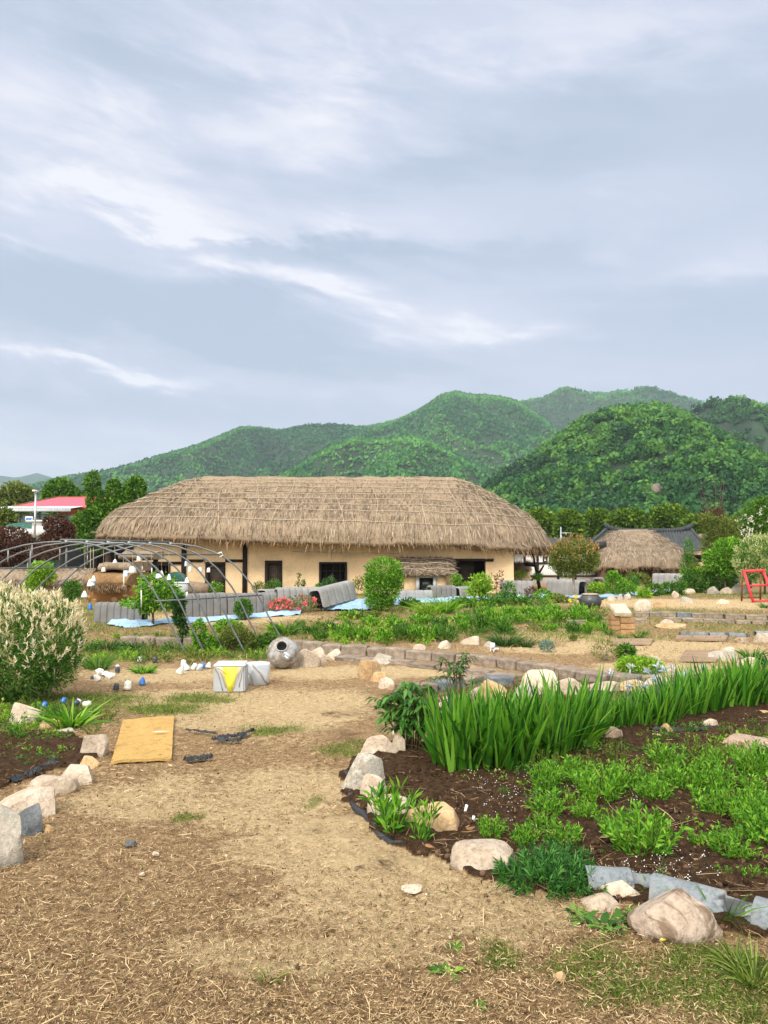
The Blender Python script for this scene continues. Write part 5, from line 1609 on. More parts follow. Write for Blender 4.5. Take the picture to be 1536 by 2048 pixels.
def fallen(px, py, wpx, prof, mat, label, tilt=(1.3, 0, 0.4), group=None, cat='ceramic cup'):
    c = at(px, py)
    w = wpx / FOC * c.y
    t = link('ceramic_cup', bell_mesh(prof, w, w * .95, mat))
    t.location = (c.x, c.y, c.z + w * .2); t.rotation_euler = tilt
    return tag(t, label, cat, group)
GW = 'fallen white cups in the heap'
for k, (px, py, w) in enumerate(((193, 1348, 12), (200, 1352, 14), (207, 1356, 13), (214, 1358, 12), (196, 1362, 14), (222, 1358, 14), (228, 1354, 11), (212, 1336, 11), (203, 1344, 11))):
    fallen(px, py, w, (dome, cone, cup)[k % 3], 'glaze_white', 'white ceramic cup in the heap on the sand beside the cream tipped bush', (rng.uniform(.2, 2.2), rng.uniform(-.6, .6), rng.uniform(0, 6)), GW)
fallen(185, 1357, 10, cup, 'glaze_dark', 'dark ceramic cup at the left of the white heap', (1.5, 0, .5))
fallen(206, 1352, 9, cup, 'glaze_pale', 'pale blue ceramic cup inside the white heap', (1.2, 0, 2))
fallen(235, 1346, 11, cup, 'glaze_dark', 'dark grey banded cup right of the white heap', (.1, 0, 0))
fallen(235, 1341, 10, dome, 'glaze_white', 'white cap standing on the dark banded cup', (.1, 0, 0))
fallen(232, 1381, 13, dome, 'glaze_dark', 'dark domed cup on the sand beside a white domed one', (.1, .1, 0))
fallen(255, 1381, 17, dome, 'glaze_white', 'white domed cup on the sand beside a dark one', (.1, .1, 0))
fallen(284, 1371, 15, cone, 'glaze_blue', 'vivid blue cone cup alone on the sand', (.05, .1, 0))
fallen(279, 1325, 11, dome, 'glaze_white', 'white domed cup behind the bright ground plant', (.1, .1, 0))
fallen(310, 1326, 11, dome, 'glaze_dark', 'grey domed cup behind the bright ground plant', (.1, .1, 0))
fallen(330, 1317, 6, dome, 'glaze_dark', 'tiny dark cup in the grass left of the pipe feet', (.1, .1, 0))
fallen(367, 1334, 13, dome, 'glaze_white', 'white domed cup at the back of the row left of the painted stool', (.4, .1, 0))
fallen(359, 1348, 15, cone, 'glaze_white', 'white cone cup at the left end of the row by the painted stool', (.3, .5, 0))
fallen(374, 1341, 14, cone, 'glaze_pale', 'pale blue cone cup in the row left of the painted stool', (.3, -.3, 0))
fallen(386, 1340, 12, cup, 'glaze_white', 'white cup in the middle of the row left of the painted stool', (.5, .2, 1))
fallen(398, 1341, 12, cup, 'glaze_pale', 'pale blue patterned cup in the row left of the painted stool', (.6, -.2, 1))
fallen(405, 1338, 10, cup, 'glaze_blue', 'blue cup in the row left of the painted stool', (.3, .2, 2))
fallen(416, 1338, 12, cone, 'glaze_white', 'white cone cup nearest the painted stool', (.3, .2, 2))
fallen(86, 1419, 14, dome, 'glaze_blue', 'blue cup in the weeds above the pointed stone', (.4, .2, 2))
fallen(125, 1408, 12, dome, 'glaze_blue', 'blue cup in the grass behind the lily clump', (.4, .2, 2))
fallen(147, 1414, 16, dome, 'glaze_dark', 'dark and white striped cup beside the lily clump', (.9, .2, 1))
fallen(153, 1413, 13, cup, 'glaze_white', 'white half of a cup beside the dark striped one', (.5, .2, 2))
fallen(170, 1413, 15, dome, 'glaze_white', 'white cup lying at the right of the lily clump', (1.2, .5, 1))

# ------------------------------------------------------------------ painted stool, marbled stool, fallen jar
def lin_axis(sn, ax):
    sp = sn.n('ShaderNodeSeparateXYZ'); sn.l(sn.co.outputs['Object'], sp.inputs[0]); return sp.outputs[ax]
c = at(456, 1386)
Wd = 62 / FOC * c.y; Hh = 56 / FOC * c.y
stool = thing('painted_stool', 'square white ceramic stool painted with a yellow wedge and dotted lines', 'stool', (c.x, c.y + .18, c.z), .05)
def rbox(w, d, h, bev, name, mat, parent, taper=1.0, z0=0.0):
    bm = bmesh.new(); bmesh.ops.create_cube(bm, size=1)
    bmesh.ops.scale(bm, vec=(w, d, h), verts=bm.verts)
    for v in bm.verts:
        if v.co.z < 0: v.co.x *= taper; v.co.y *= taper
    bmesh.ops.bevel(bm, geom=bm.edges[:], offset=bev, segments=3, affect='EDGES')
    bmesh.ops.translate(bm, verts=bm.verts, vec=(0, 0, h / 2 + z0))
    me = bpy.data.meshes.new(name); bm.to_mesh(me); bm.free()
    return link(name, me, mat, parent)
M['ceramic'] = mat_simple('ceramic_shaded', (.37, .385, .395), .1, 7, .4, .5, .1)  # grey-blue body kept darker than the top, painting in its shaded front
M['ceramic_top'] = mat_simple('ceramic_white', (.66, .66, .64), .08, 9, .35, .5, .05)
M['paint_yellow'] = mat_simple('paint_yellow', (.70, .68, .055), .06, 12, .45, .4, .03)
M['paint_cream'] = mat_simple('paint_cream', (.72, .62, .42), .08, 12, .45, .4, .03)
M['paint_dots'] = mat_simple('paint_dots', (.03, .025, .03), .2, 12, .5, .4, 0)
rbox(Wd, Wd * .92, Hh - .03, .018, 'body', M['ceramic'], stool, 1.0)
rbox(Wd * 1.01, Wd * .93, .035, .014, 'top', M['ceramic_top'], stool, 1.0, Hh - .035)
yf = -Wd * .46 - .0015
def decal(pts, mat, name, off=0.0):
    """a raised painted patch on the stool's front"""
    n = len(pts)
    V = [(x * Wd, yf - off, z * Hh) for x, z in pts] + [(x * Wd, yf + .004, z * Hh) for x, z in pts]
    F = [np.arange(n)[None]] + [np.array([[i, i + n, (i + 1) % n + n, (i + 1) % n]]) for i in range(n)]
    return MB().add(V, F).build(name, mat, stool)
decal([(-.40, .905), (-.28, .66), (-.13, .3), (-.02, .04), (.12, .04), (.2, .3), (.3, .62), (.40, .905)], M['paint_cream'], 'cream_band')
decal([(-.21, .905), (-.15, .62), (-.07, .3), (-.005, .035), (.10, .035), (.15, .3), (.22, .6), (.29, .905)], M['paint_yellow'], 'yellow_wedge', .0015)
mb = MB()
def dots(path, n, r=.0042):
    path = np.array(path)
    s_ = np.linspace(0, 1, n); t_ = np.linspace(0, 1, len(path))
    for a_ in s_:
        x, z = np.interp(a_, t_, path[:, 0]), np.interp(a_, t_, path[:, 1])
        mb.tube([(x * Wd, yf - .004, z * Hh), (x * Wd, yf + .004, z * Hh)], r, 7)
dots([(-.44, .84), (-.34, .66), (-.28, .45), (-.22, .2), (-.19, .08)], 24)
dots([(-.36, .86), (-.24, .66), (-.17, .42), (-.10, .18)], 17, .0036)
dots([(.46, .86), (.40, .7), (.39, .52), (.34, .34), (.32, .2)], 20)
dots([(.40, .86), (.33, .66), (.29, .48), (.21, .26), (.14, .1)], 15, .0034)
mb.build('dots', M['paint_dots'], stool)
mb = MB().tube([(-.35 * Wd, yf - .001, .87 * Hh), (-.2 * Wd, yf - .002, .76 * Hh), (-.08 * Wd, yf - .002, .65 * Hh)], .003, 5); mb.build('painted_stem', M['tile_grey'], stool)

c = at(512, 1372)
w2 = 46 / FOC * c.y; h2 = 44 / FOC * c.y
s = NT('marbled_glaze')
wv = s.n('ShaderNodeTexWave'); wv.inputs['Scale'].default_value = 2.3; wv.inputs['Distortion'].default_value = 7; wv.inputs['Detail'].default_value = 3
mp = s.n('ShaderNodeMapping'); mp.inputs['Rotation'].default_value = (0, .7, .5); s.l(s.co.outputs['Object'], mp.inputs[0]); s.l(mp.outputs[0], wv.inputs[0])
M['marbled'] = s.set(s.ramp(wv.outputs[0], [(0, (.20, .19, .19)), (.05, (.50, .52, .54)), (.5, (.58, .61, .64)), (1, (.50, .56, .62))]), .35, .5)
st2 = thing('marbled_stool', 'low white ceramic stool with thin grey marbling beside the painted one', 'stool', (c.x, c.y + .14, c.z), .55)
prof = []
n = 28
ang = np.linspace(0, 2 * np.pi, n * 2, endpoint=False)
def sq(r, e=4.5):
    return np.stack([r * np.sign(np.cos(ang)) * np.abs(np.cos(ang)) ** (2 / e), r * np.sign(np.sin(ang)) * np.abs(np.sin(ang)) ** (2 / e)], -1)
rows = []
for (r_, z) in ((0.001, 0), (.36, 0), (.39, .03), (.44, .5), (.47, .9), (.465, .965), (.44, .985), (.36, .985)):
    q = sq(r_ * w2); rows.append(np.concatenate([q, np.full((len(q), 1), z * h2)], -1))
MB().grid(np.array(rows), wrap=True).build('body', M['marbled'], st2, smooth=True)
rows = []
for (r_, z) in ((.37, .975), (.36, .99), (.001, .992)):
    q = sq(r_ * w2); rows.append(np.concatenate([q, np.full((len(q), 1), z * h2)], -1))
MB().grid(np.array(rows), wrap=True).build('top', M['ceramic_top'], st2)

c = at(562, 1341)
Rj = 32 / FOC * c.y
s = NT('jar_glaze')
n1 = s.noise(5, 6, .65, 1.2); n2 = s.noise(18, 6, .7)
col = s.ramp(n1, [(.3, (.10, .075, .055)), (.45, (.27, .235, .20)), (.55, (.36, .375, .385)), (.7, (.45, .39, .31))])
col = s.mix(.5, col, s.ramp(n2, [(.3, (.5, .5, .5)), (.55, (1, 1, 1)), (.7, (1.3, 1.25, 1.2))]), 'MULTIPLY')
s.bump(n1, .3, .02)
M['jar'] = s.set(col, .5, .45)
jar = thing('fallen_jar', 'round bluish brown glazed jar lying on its side with dark open mouth', 'jar', (c.x, c.y + Rj * .9, c.z + Rj * .96))
jp = [(.001, -.80), (.30, -.80), (.55, -.72), (.82, -.5), (.97, -.2), (1.0, .05), (.95, .34), (.80, .62), (.58, .80), (.44, .88), (.37, .92), (.345, .97), (.38, 1.04), (.365, 1.06), (.32, 1.04), (.30, .95), (.34, .88), (.5, .78), (.72, .6), (.88, .3), (.9, 0), (.8, -.4), (.4, -.7), (.001, -.72)]
tr_ = Euler((R(58), 0, R(2))).to_matrix().to_4x4()
MB().lathe([(r_ * Rj, z * Rj) for r_, z in jp], 40, tr_).build('body', M['jar'], jar, smooth=True)
mb = MB()
for (az0, el0, col_, pts) in ((0, 0, 'glaze_pale', [(.16, .2), (.30, .05), (.45, -.08), (.5, -.2)]), (0, 0, 'glaze_pale', [(.2, -.05), (.33, -.18), (.42, -.3)])):
    q = []
    for (a_, b_) in pts:
        v_ = Vector((a_ * 1.2, -1, b_)).normalized(); q.append(tuple(v_ * Rj * 1.0))
    mb.tube(q, [.012, .022, .022, .010][:len(q)], 6)
mb.build('painted_leaf', M['glaze_pale'], jar)

# ------------------------------------------------------------------ black lidded pot
c = at(1187, 1218)
Rp = 22.5 / FOC * c.y
M['pot_black'] = mat_simple('pot_black', (.040, .042, .045), .4, 5, .38, .5, .1)
M['pot_lid'] = mat_simple('pot_lid', (.36, .28, .21), .2, 7, .8, .2, .2)
pot = thing('black_pot', 'squat black glazed pot with a flat tan lid standing on the far soil', 'pot', (c.x, c.y + Rp, c.z - .02))
MB().lathe([(r_ * Rp, z * Rp) for r_, z in ((.001, 0), (.5, 0), (.78, .12), (.97, .5), (1.0, .75), (.9, 1.05), (.72, 1.22), (.70, 1.28), (.60, 1.28), (.001, 1.2))], 32).build('body', M['pot_black'], pot, smooth=True)
MB().lathe([(r_ * Rp, z * Rp) for r_, z in ((.001, 1.26), (.74, 1.27), (.76, 1.33), (.6, 1.39), (.001, 1.41))], 32).build('lid', M['pot_lid'], pot, smooth=True)
for s_ in (-1, 1):
    MB().tube([(s_ * Rp * .90, -.1, Rp * .9), (s_ * Rp * 1.07, -.05, Rp * .88), (s_ * Rp * 1.07, .05, Rp * .88), (s_ * Rp * .9, .1, Rp * .9)], .03, 6).build('handle', M['pot_black'], pot)

# ------------------------------------------------------------------ bricks under a slab
c = at(1252, 1270)
u_ = 1 / FOC * c.y
M['brick'] = mat_stone('brick_brown', (.36, .21, .10), (.24, .13, .06), (.46, .30, .17))
br_me = []
def loose(name, w, d, h, mat, loc, rz, label, cat, group=None):
    o = rbox(w, d, h, min(h, d) * .12, name, M[mat], None)
    o.location = loc; o.rotation_euler = (0, 0, rz)
    return tag(o, label, cat, group)
hb = 12 * u_
for k in range(3):
    loose('brick', 30 * u_, .22, hb * .96, 'brick', (c.x + 6 * u_, c.y + .18, c.z - .02 + k * hb), .04 * (k - 1), ('bottom', 'middle', 'top')[k] + ' brown brick of the right column under the pale slab', 'brick')
hb = 10 * u_
for k in range(4):
    loose('brick', 18 * u_, .24, hb * .96, 'brick', (c.x - 17 * u_, c.y + .22, c.z - .02 + k * hb), .06 * (k % 2), ('lowest', 'second lowest', 'third', 'topmost')[k] + ' brown brick of the left column under the pale slab', 'brick')
sl_ = loose('slab', 33 * u_, .42, .09, 'stone_white', (c.x - 4 * u_, c.y + .24, c.z + 3 * 12 * u_ + .09), .05, 'thick whitish stone slab tilted on two columns of bricks', 'slab')
sl_.rotation_euler = (.42, 0, .03)

# ------------------------------------------------------------------ mats, scraps and boards on the ground
s = NT('coir_yellow')
n1 = s.noise(120, 4, .8); n2 = s.noise(6, 4, .6); n3 = s.noise(9, 5, .7, 2.0)
col = s.ramp(n1, [(.3, (.30, .165, .045)), (.5, (.47, .30, .10)), (.7, (.62, .44, .19))])
col = s.mix(s.ramp(n3, [(.55, (0, 0, 0)), (.66, (.8, .8, .8))]), col, (.20, .115, .05))
s.bump(n1, .6, .01)
M['coir'] = s.set(s.mix(.35, col, s.ramp(n2, [(.3, (.75, .72, .7)), (.7, (1.1, 1.1, 1.1))]), 'MULTIPLY'), .95, .1)
M['board_grey'] = mat_simple('board_grey', (.27, .19, .125), .3, 5, .9, .1, .3, stretch=(.2, 1, 1))
def flat_mat(quad, thick, mat, label, cat, name, sub=14, wob=.012):
    q = [at(*p) for p in quad]
    cc = sum((Vector(p) for p in q), Vector()) / 4
    U, Vv = np.meshgrid(np.linspace(0, 1, sub), np.linspace(0, 1, sub), indexing='ij')
    A = [np.array(p) for p in q]
    G = ((1 - U) * (1 - Vv))[..., None] * A[0] + (U * (1 - Vv))[..., None] * A[1] + (U * Vv)[..., None] * A[2] + ((1 - U) * Vv)[..., None] * A[3]
    G[..., :2] += .006 * np.stack([fbm(U * 9, Vv * 9, seed=3), fbm(U * 9, Vv * 9, seed=5)], -1)
    G[..., 2] = gz(G[..., 0], G[..., 1]) + .012 + wob * fbm(U * 4, Vv * 4, seed=8)
    T_ = G.copy(); T_[..., 2] += thick
    mb = MB().grid(T_, flip=False).grid(G, flip=True)
    n = sub
    ring = [(0, j) for j in range(n)] + [(i, n - 1) for i in range(1, n)] + [(n - 1, j) for j in range(n - 2, -1, -1)] + [(i, 0) for i in range(n - 2, 0, -1)]
    mb.grid(np.array([[G[i, j] for i, j in ring], [T_[i, j] for i, j in ring]]), wrap=True)
    o = mb.build(name, M[mat], None)
    o.data.transform(Matrix.Translation(-cc)); o.location = cc
    return tag(o, label, cat)
mt = flat_mat([(222, 1531), (343, 1525), (348, 1438), (246, 1446)], .022, 'coir', 'yellow coarse fibre doormat lying on the sandy path', 'mat', 'doormat')
c = at(328, 1474)
fe = tag(MB().strips([(0, 0, 0)], [(1, .25, 0)], [.16], [.035], None, 3, (.3, 1, .6, .1), [(0, 1, 0)]).build('feather', M['glaze_white']), 'white feather lying on the yellow doormat', 'feather')
fe.location = (c.x - .1, c.y - .02, c.z + .05)
flat_mat([(1358, 1326), (1432, 1326), (1456, 1304), (1372, 1303)], .02, 'board_grey', 'brown flat board on the sandy path behind the irises', 'board', 'board')
flat_mat([(1352, 1283), (1452, 1284), (1456, 1276), (1352, 1275)], .04, 'board_grey', 'long narrow grey brown board beside the far roof tiles', 'board', 'board')
flat_mat([(1222, 1292), (1300, 1292), (1308, 1280), (1222, 1279)], .02, 'board_grey', 'dark brown board on the ground before the bricks', 'board', 'board')

M['black_plastic'] = mat_simple('black_plastic', (.022, .024, .027), .5, 14, .45, .45, .6)
def crumple(pix, wid, label, name, seed, hgt=.035, cat='plastic'):
    pts = [at(*p) for p in pix]
    P_ = np.array([p[:] for p in pts]); n = 60
    s_ = np.linspace(0, len(P_) - 1, n)
    C_ = np.stack([np.interp(s_, np.arange(len(P_)), P_[:, k]) for k in range(3)], -1)
    T_ = unit(np.gradient(C_, axis=0)); N_ = np.stack([-T_[:, 1], T_[:, 0], np.zeros(n)], -1)
    rows = []
    ww = wid * (.65 + .5 * fbm(s_ * 2.2, s_ * 0, seed=seed, oct=2)) * np.sin(np.linspace(.15, math.pi - .1, n)) ** .4
    for j, t in enumerate(np.linspace(-.5, .5, 12)):
        G = C_ + N_ * (ww * t)[:, None]
        G[:, 2] = gz(G[:, 0], G[:, 1]) + .022 + hgt * (.5 - abs(t)) * 1.2 + hgt * np.abs(fbm(s_ * 5, np.full(n, t * 8), seed=seed + 2, oct=3)) * 1.3
        rows.append(G)
    return tag(MB().grid(np.array(rows)).build(name, M['black_plastic']), label, cat)
crumple([(424, 1488), (450, 1482), (480, 1478), (508, 1468)], .10, 'crumpled black plastic sheet half buried in the path right of the doormat', 'plastic_scrap', 1)
crumple([(438, 1488), (470, 1490), (486, 1484)], .07, 'small torn black plastic below the crumpled sheet', 'plastic_scrap', 2)
crumple([(372, 1466), (410, 1470), (436, 1474)], .05, 'thin black plastic strip between doormat and crumpled sheet', 'plastic_scrap', 9, .02)
crumple([(368, 1530), (388, 1526), (408, 1523), (426, 1521)], .13, 'black plastic flap at the lower right of the doormat', 'plastic_scrap', 3)
crumple([(84, 1545), (60, 1556), (20, 1572)], .10, 'black plastic edging behind the long low beige stone', 'plastic_scrap', 4)
crumple([(84, 1546), (100, 1537), (112, 1528)], .14, 'dark plastic flap in the left bed soil', 'plastic_scrap', 5)
crumple([(1300, 1466), (1370, 1468), (1424, 1462)], .12, 'black ground cloth scrap showing under the iris roots', 'plastic_scrap', 6)
pts = [at(*p) for p in ((686, 1552), (694, 1590), (712, 1628), (742, 1664), (780, 1692), (820, 1706))]
n = 70
s_ = np.linspace(0, 5, n); P_ = np.array([p[:] for p in pts]); C_ = np.stack([np.interp(s_, np.arange(6), P_[:, k]) for k in range(3)], -1)
C_[:, 0] += .02 * np.sin(s_ * 3)
rows = []
for h in (-.03, .01, .034, .038, .01, -.03):
    off = (0 if h < .036 else .012) + .012 * np.sin(s_ * 7) * h / .06
    rows.append(C_ + np.stack([off + (.02 if h in (.038,) else 0), off * 0, np.full(n, h) + .012 * fbm(s_ * 3, s_ * 0, seed=4)], -1))
tag(MB().grid(np.array(rows)).build('edging_strip', M['black_plastic'], smooth=True), 'black plastic edging strip curving in front of the right bed stones', 'edging')

# ------------------------------------------------------------------ red frame
c = at(1507, 1205)
u_ = 1 / FOC * c.y
rf = thing('red_stand', 'red painted open wooden frame leaning on a brown inner frame at the right edge', 'frame', (c.x, c.y + .1, c.z))
def rail(mb, a_, b_, w):
    mb.tube([a_, b_], w, 4)
fx = lambda px: (px - 1507) * u_
zz = lambda py: (1205 - py) * u_
mb = MB()
w = 2.6 * u_
rail(mb, (fx(1491), .0, zz(1143)), (fx(1534), .0, zz(1142)), w * 1.15)
rail(mb, (fx(1493), .0, zz(1143)), (fx(1506), -.14, zz(1207)), w * 1.1)
rail(mb, (fx(1532), .0, zz(1143)), (fx(1549), -.14, zz(1207)), w * 1.1)
rail(mb, (fx(1500), -.07, zz(1172)), (fx(1540), -.07, zz(1170)), w * .7)
rail(mb, (fx(1505), -.13, zz(1202)), (fx(1546), -.13, zz(1201)), w * .8)
mb.build('front_frame', M['board_red'], rf)
mb = MB()
rail(mb, (fx(1490), .05, zz(1142)), (fx(1495), .3, zz(1203)), w * .8)
rail(mb, (fx(1528), .05, zz(1142)), (fx(1533), .3, zz(1203)), w * .8)
rail(mb, (fx(1495), .28, zz(1196)), (fx(1533), .28, zz(1196)), w * .6)
rail(mb, (fx(1492), .16, zz(1172)), (fx(1531), .16, zz(1172)), w * .55)
mb.build('rear_frame', M['wood_brown'], rf)

for (px, py, w, mt_, nm, lab, cat) in ((262, 1692, 22, 'stone_blue', 'pebble', 'dark pebble half sunk in the near path at the left', 'pebble'), (825, 1782, 44, 'stone_white', 'stone_flake', 'pale flat stone flake on the path left of the dark feathery clump', 'stone'),
        (312, 1712, 14, 'stone_white', 'pebble', 'small white chip on the near path right of the dark pebble', 'pebble'), (284, 1752, 12, 'stone_white', 'pebble', 'tiny white chip below the other one on the near path', 'pebble'),
        (1120, 1960, 26, 'stone_tan', 'pebble', 'small tan pebble in the near path at the lower right', 'pebble')):
    c = at(px, py); w *= c.y / FOC
    o = tag(link(nm, rock_mesh(nm, w / 2, w * .45, w * (.5 if nm == 'pebble' else .18), int(px), mt_, 3, 6)), lab, cat)
    o.location = (c.x, c.y, c.z + .004)
# white plant label by the kerb, plant tags in the bed
c = at(988, 1303)
u_ = 1 / FOC * c.y
pl = thing('plant_label', 'small white plastic label stand beside the low stones on the middle bed', 'label', (c.x, c.y, c.z))
mb = MB().box((-3 * u_, 0, 11 * u_), (9 * u_, .02, 12 * u_)).box((3 * u_, .05, 5 * u_), (14 * u_, .12, 2 * u_))
mb.build('plate', M['white_paint'], pl)
for x in (-6, 1):
    MB().tube([(x * u_, 0, 7 * u_), (x * u_ - .02, -.02, -.02)], .008, 5).build('leg', M['white_paint'], pl)
for (px, py, hp2, lab) in ((931, 1632, 22, 'white stick tag in dark soil behind the big tan stone'), (946, 1648, 16, 'thin white tag leaning near the big tan stone'), (776, 1668, 16, 'white tag hidden in the leafy tuft'), (788, 1470, 10, 'white tag under the peony leaves')):
    c = at(px, py); u_ = 1 / FOC * c.y
    o = tag(MB().box((0, 0, hp2 * u_ / 2), (5 * u_, .004, hp2 * u_), tilt=(0, .25, 0)).build('plant_tag', M['white_paint']), lab, 'plant tag')
    o.location = c

# ------------------------------------------------------------------ plants
def ml(name, d, m, l, tr=.38, rough=.55, **k):
    M[name] = mat_leaf(name, d, m, l, tr, rough, **k)
ml('leaf_iris', (.018, .075, .010), (.058, .215, .016), (.19, .40, .045), .40, .45)
ml('leaf_bright', (.024, .10, .010), (.115, .32, .02), (.28, .50, .055))
ml('leaf_lime', (.08, .20, .015), (.20, .40, .025), (.38, .56, .07))
ml('leaf_mid', (.022, .075, .012), (.065, .19, .022), (.16, .32, .05))
ml('leaf_dark', (.012, .045, .012), (.035, .105, .022), (.09, .19, .04), .3)
ml('leaf_fern', (.012, .065, .014), (.038, .15, .026), (.10, .26, .045), .3)
ml('leaf_peony', (.022, .085, .014), (.055, .18, .026), (.15, .31, .065), .3, .4)
ml('leaf_olive', (.045, .075, .012), (.12, .17, .028), (.26, .30, .07))
ml('leaf_tree', (.018, .065, .008), (.065, .18, .014), (.17, .32, .03), .3)
ml('leaf_row', (.022, .06, .006), (.085, .17, .010), (.19, .29, .02), .3)
ml('leaf_brown', (.03, .012, .008), (.085, .035, .022), (.16, .075, .045), .25)
ml('leaf_dry', (.10, .07, .035), (.24, .18, .09), (.40, .32, .18), .25)
ml('leaf_orange', (.10, .08, .02), (.30, .19, .06), (.52, .33, .14), .3)
ml('leaf_cream', (.52, .48, .28), (.76, .68, .52), (.86, .78, .70), .3)
ml('leaf_creamgreen', (.20, .28, .08), (.40, .46, .18), (.60, .62, .34), .3)
ml('leaf_blue', (.07, .14, .13), (.14, .24, .22), (.26, .36, .33), .25)
ml('petal_pink', (.62, .06, .09), (.78, .12, .17), (.85, .28, .30), .3)
ml('petal_white', (.66, .66, .58), (.78, .77, .70), (.84, .84, .80), .3)
ml('petal_yellow', (.70, .55, .03), (.80, .68, .05), (.85, .76, .2), .3)
ml('petal_blue', (.36, .44, .66), (.52, .58, .76), (.70, .74, .84), .3)
ml('grass', (.04, .085, .010), (.115, .19, .022), (.27, .33, .07), .35)
ml('grass_dry', (.16, .11, .045), (.36, .27, .12), (.56, .45, .24), .2, .9)
ml('litter', (.14, .08, .035), (.33, .22, .105), (.62, .47, .27), .1, .9)
ml('litter_dark', (.03, .016, .008), (.10, .055, .025), (.20, .12, .055), .0, .9)
M['bark'] = mat_simple('bark', (.095, .07, .05), .4, 14, .9, .1, .5)
M['bark_pale'] = mat_simple('bark_pale', (.26, .22, .17), .3, 14, .9, .1, .5)
M['stem_red'] = mat_simple('stem_red', (.16, .09, .05), .3, 20, .8, .2, 0)

def rdir(n, r=None):
    return unit((r or rng).normal(size=(n, 3)))

def leaf_cloud(mb, blobs, n, Lr, ratio, up=.35, rnd=.8, shell=.4, droop=.15, seed=0, squash=True, clumps=0):
    r = np.random.default_rng(seed)
    b = np.array(blobs, float)                                   # cx cy cz rx ry rz
    w = (b[:, 3] * b[:, 4] * b[:, 5]) ** (2 / 3); w /= w.sum()
    i = r.choice(len(b), n, p=w)
    d = unit(r.normal(size=(n, 3)))
    q = r.uniform(shell, 1, n) ** .6
    if clumps:
        # gather the leaves into sprays so light shows between them
        cen = unit(r.normal(size=(clumps, 3))); cq = r.uniform(shell, 1.0, clumps) ** .5
        k = r.integers(0, clumps, n)
        base = cen[k] * cq[k][:, None] + r.normal(size=(n, 3)) * .13
        d = unit(base); off = base
    else:
        q = q * (1 + .13 * fbm(d[:, 0] * 2.4 + seed, d[:, 1] * 2.4, d[:, 2] * 2.4, seed=seed, oct=2))
        off = d * q[:, None]
    P = b[i, :3] + off * b[i, 3:]
    D = unit(d * .8 + rnd * r.normal(size=(n, 3)) * .7 + np.array([0, 0, up]))
    L = r.uniform(Lr[0], Lr[1], n)
    B = np.zeros((n, 3)); B[:, 2] = -droop * L
    mb.strips(P, D, L, L * ratio * r.uniform(.8, 1.2, n), B, 2, (.25, 1, .06))
    return P, d

def to_local(root, blobs_px, d, depth_k=.85):
    out = []
    for (cx, cyy, rx, ry) in blobs_px:
        p = P3(cx, cyy, d) - root
        u = d / FOC
        out.append((p.x, p.y, p.z, rx * u, max(rx, ry * .6) * u * depth_k, ry * u))
    return out

def shrub(name, label, cat, base, blobs_px, n, Lr, ratio, mat, seed, group=None, trunk=(.03, 'bark'), stems=0, d=None, up=.35, clumps=0, shell=.4, part='foliage', droop=.15, trunk_top=None, rnd=.8):
    c = at(*base) if d is None else Vector((P3(base[0], base[1], d).x, d, float(gz(P3(base[0], base[1], d).x, d))))
    t = thing(name, label, cat, tuple(c), 0, group)
    bl = to_local(c, blobs_px, c.y)
    mb = MB(); leaf_cloud(mb, bl, n, Lr, ratio, up, rnd, shell, droop, seed, clumps=clumps)
    mb.build(part, M[mat], t)
    r = np.random.default_rng(seed + 1)
    if trunk:
        rad, tm = trunk
        mb = MB()
        big = max(bl, key=lambda q: q[3] * q[5])
        lowz = min(q[2] - q[5] * .4 for q in bl)
        if stems:
            for k in range(stems):
                q = bl[k % len(bl)]
                a = r.uniform(-1, 1, 2)
                e = np.array([q[0] + a[0] * q[3] * .6, q[1] + a[1] * q[4] * .6, q[2] + q[5] * r.uniform(-.2, .5)])
                s0 = np.array([r.uniform(-.25, .25) * q[3], r.uniform(-.2, .2) * q[4], -.03])
                m_ = (s0 + e) / 2 + np.array([-.1 * a[0] * q[3], 0, 0])
                mb.tube([s0, m_, e], [rad, rad * .8, rad * .4], 5)
        else:
            top = np.array([big[0], big[1], big[2]])
            f = np.array([0, 0, max(.1, lowz * .9)])
            mb.tube([(0, 0, -.05), f * .5 + np.array([rad * .4, 0, 0]), f, f * .4 + top * .6], [rad * 1.25, rad, rad * .9, rad * .45], 8)
            for q in bl:
                e = np.array(q[:3]) + r.uniform(-.3, .3, 3) * np.array(q[3:])
                mb.tube([f, f * .5 + e * .5 + np.array([0, 0, .04]), e], [rad * .6, rad * .42, rad * .2], 6)
            for k in range(6):
                q = bl[r.integers(0, len(bl))]
                e = np.array(q[:3]) + unit(r.normal(size=3)) * np.array(q[3:]) * .75
                mb.tube([np.array(q[:3]) * .6 + f * .4, e], [rad * .35, rad * .12], 5)
        mb.build('stems' if stems else 'trunk', M[tm], t)
    return t, bl

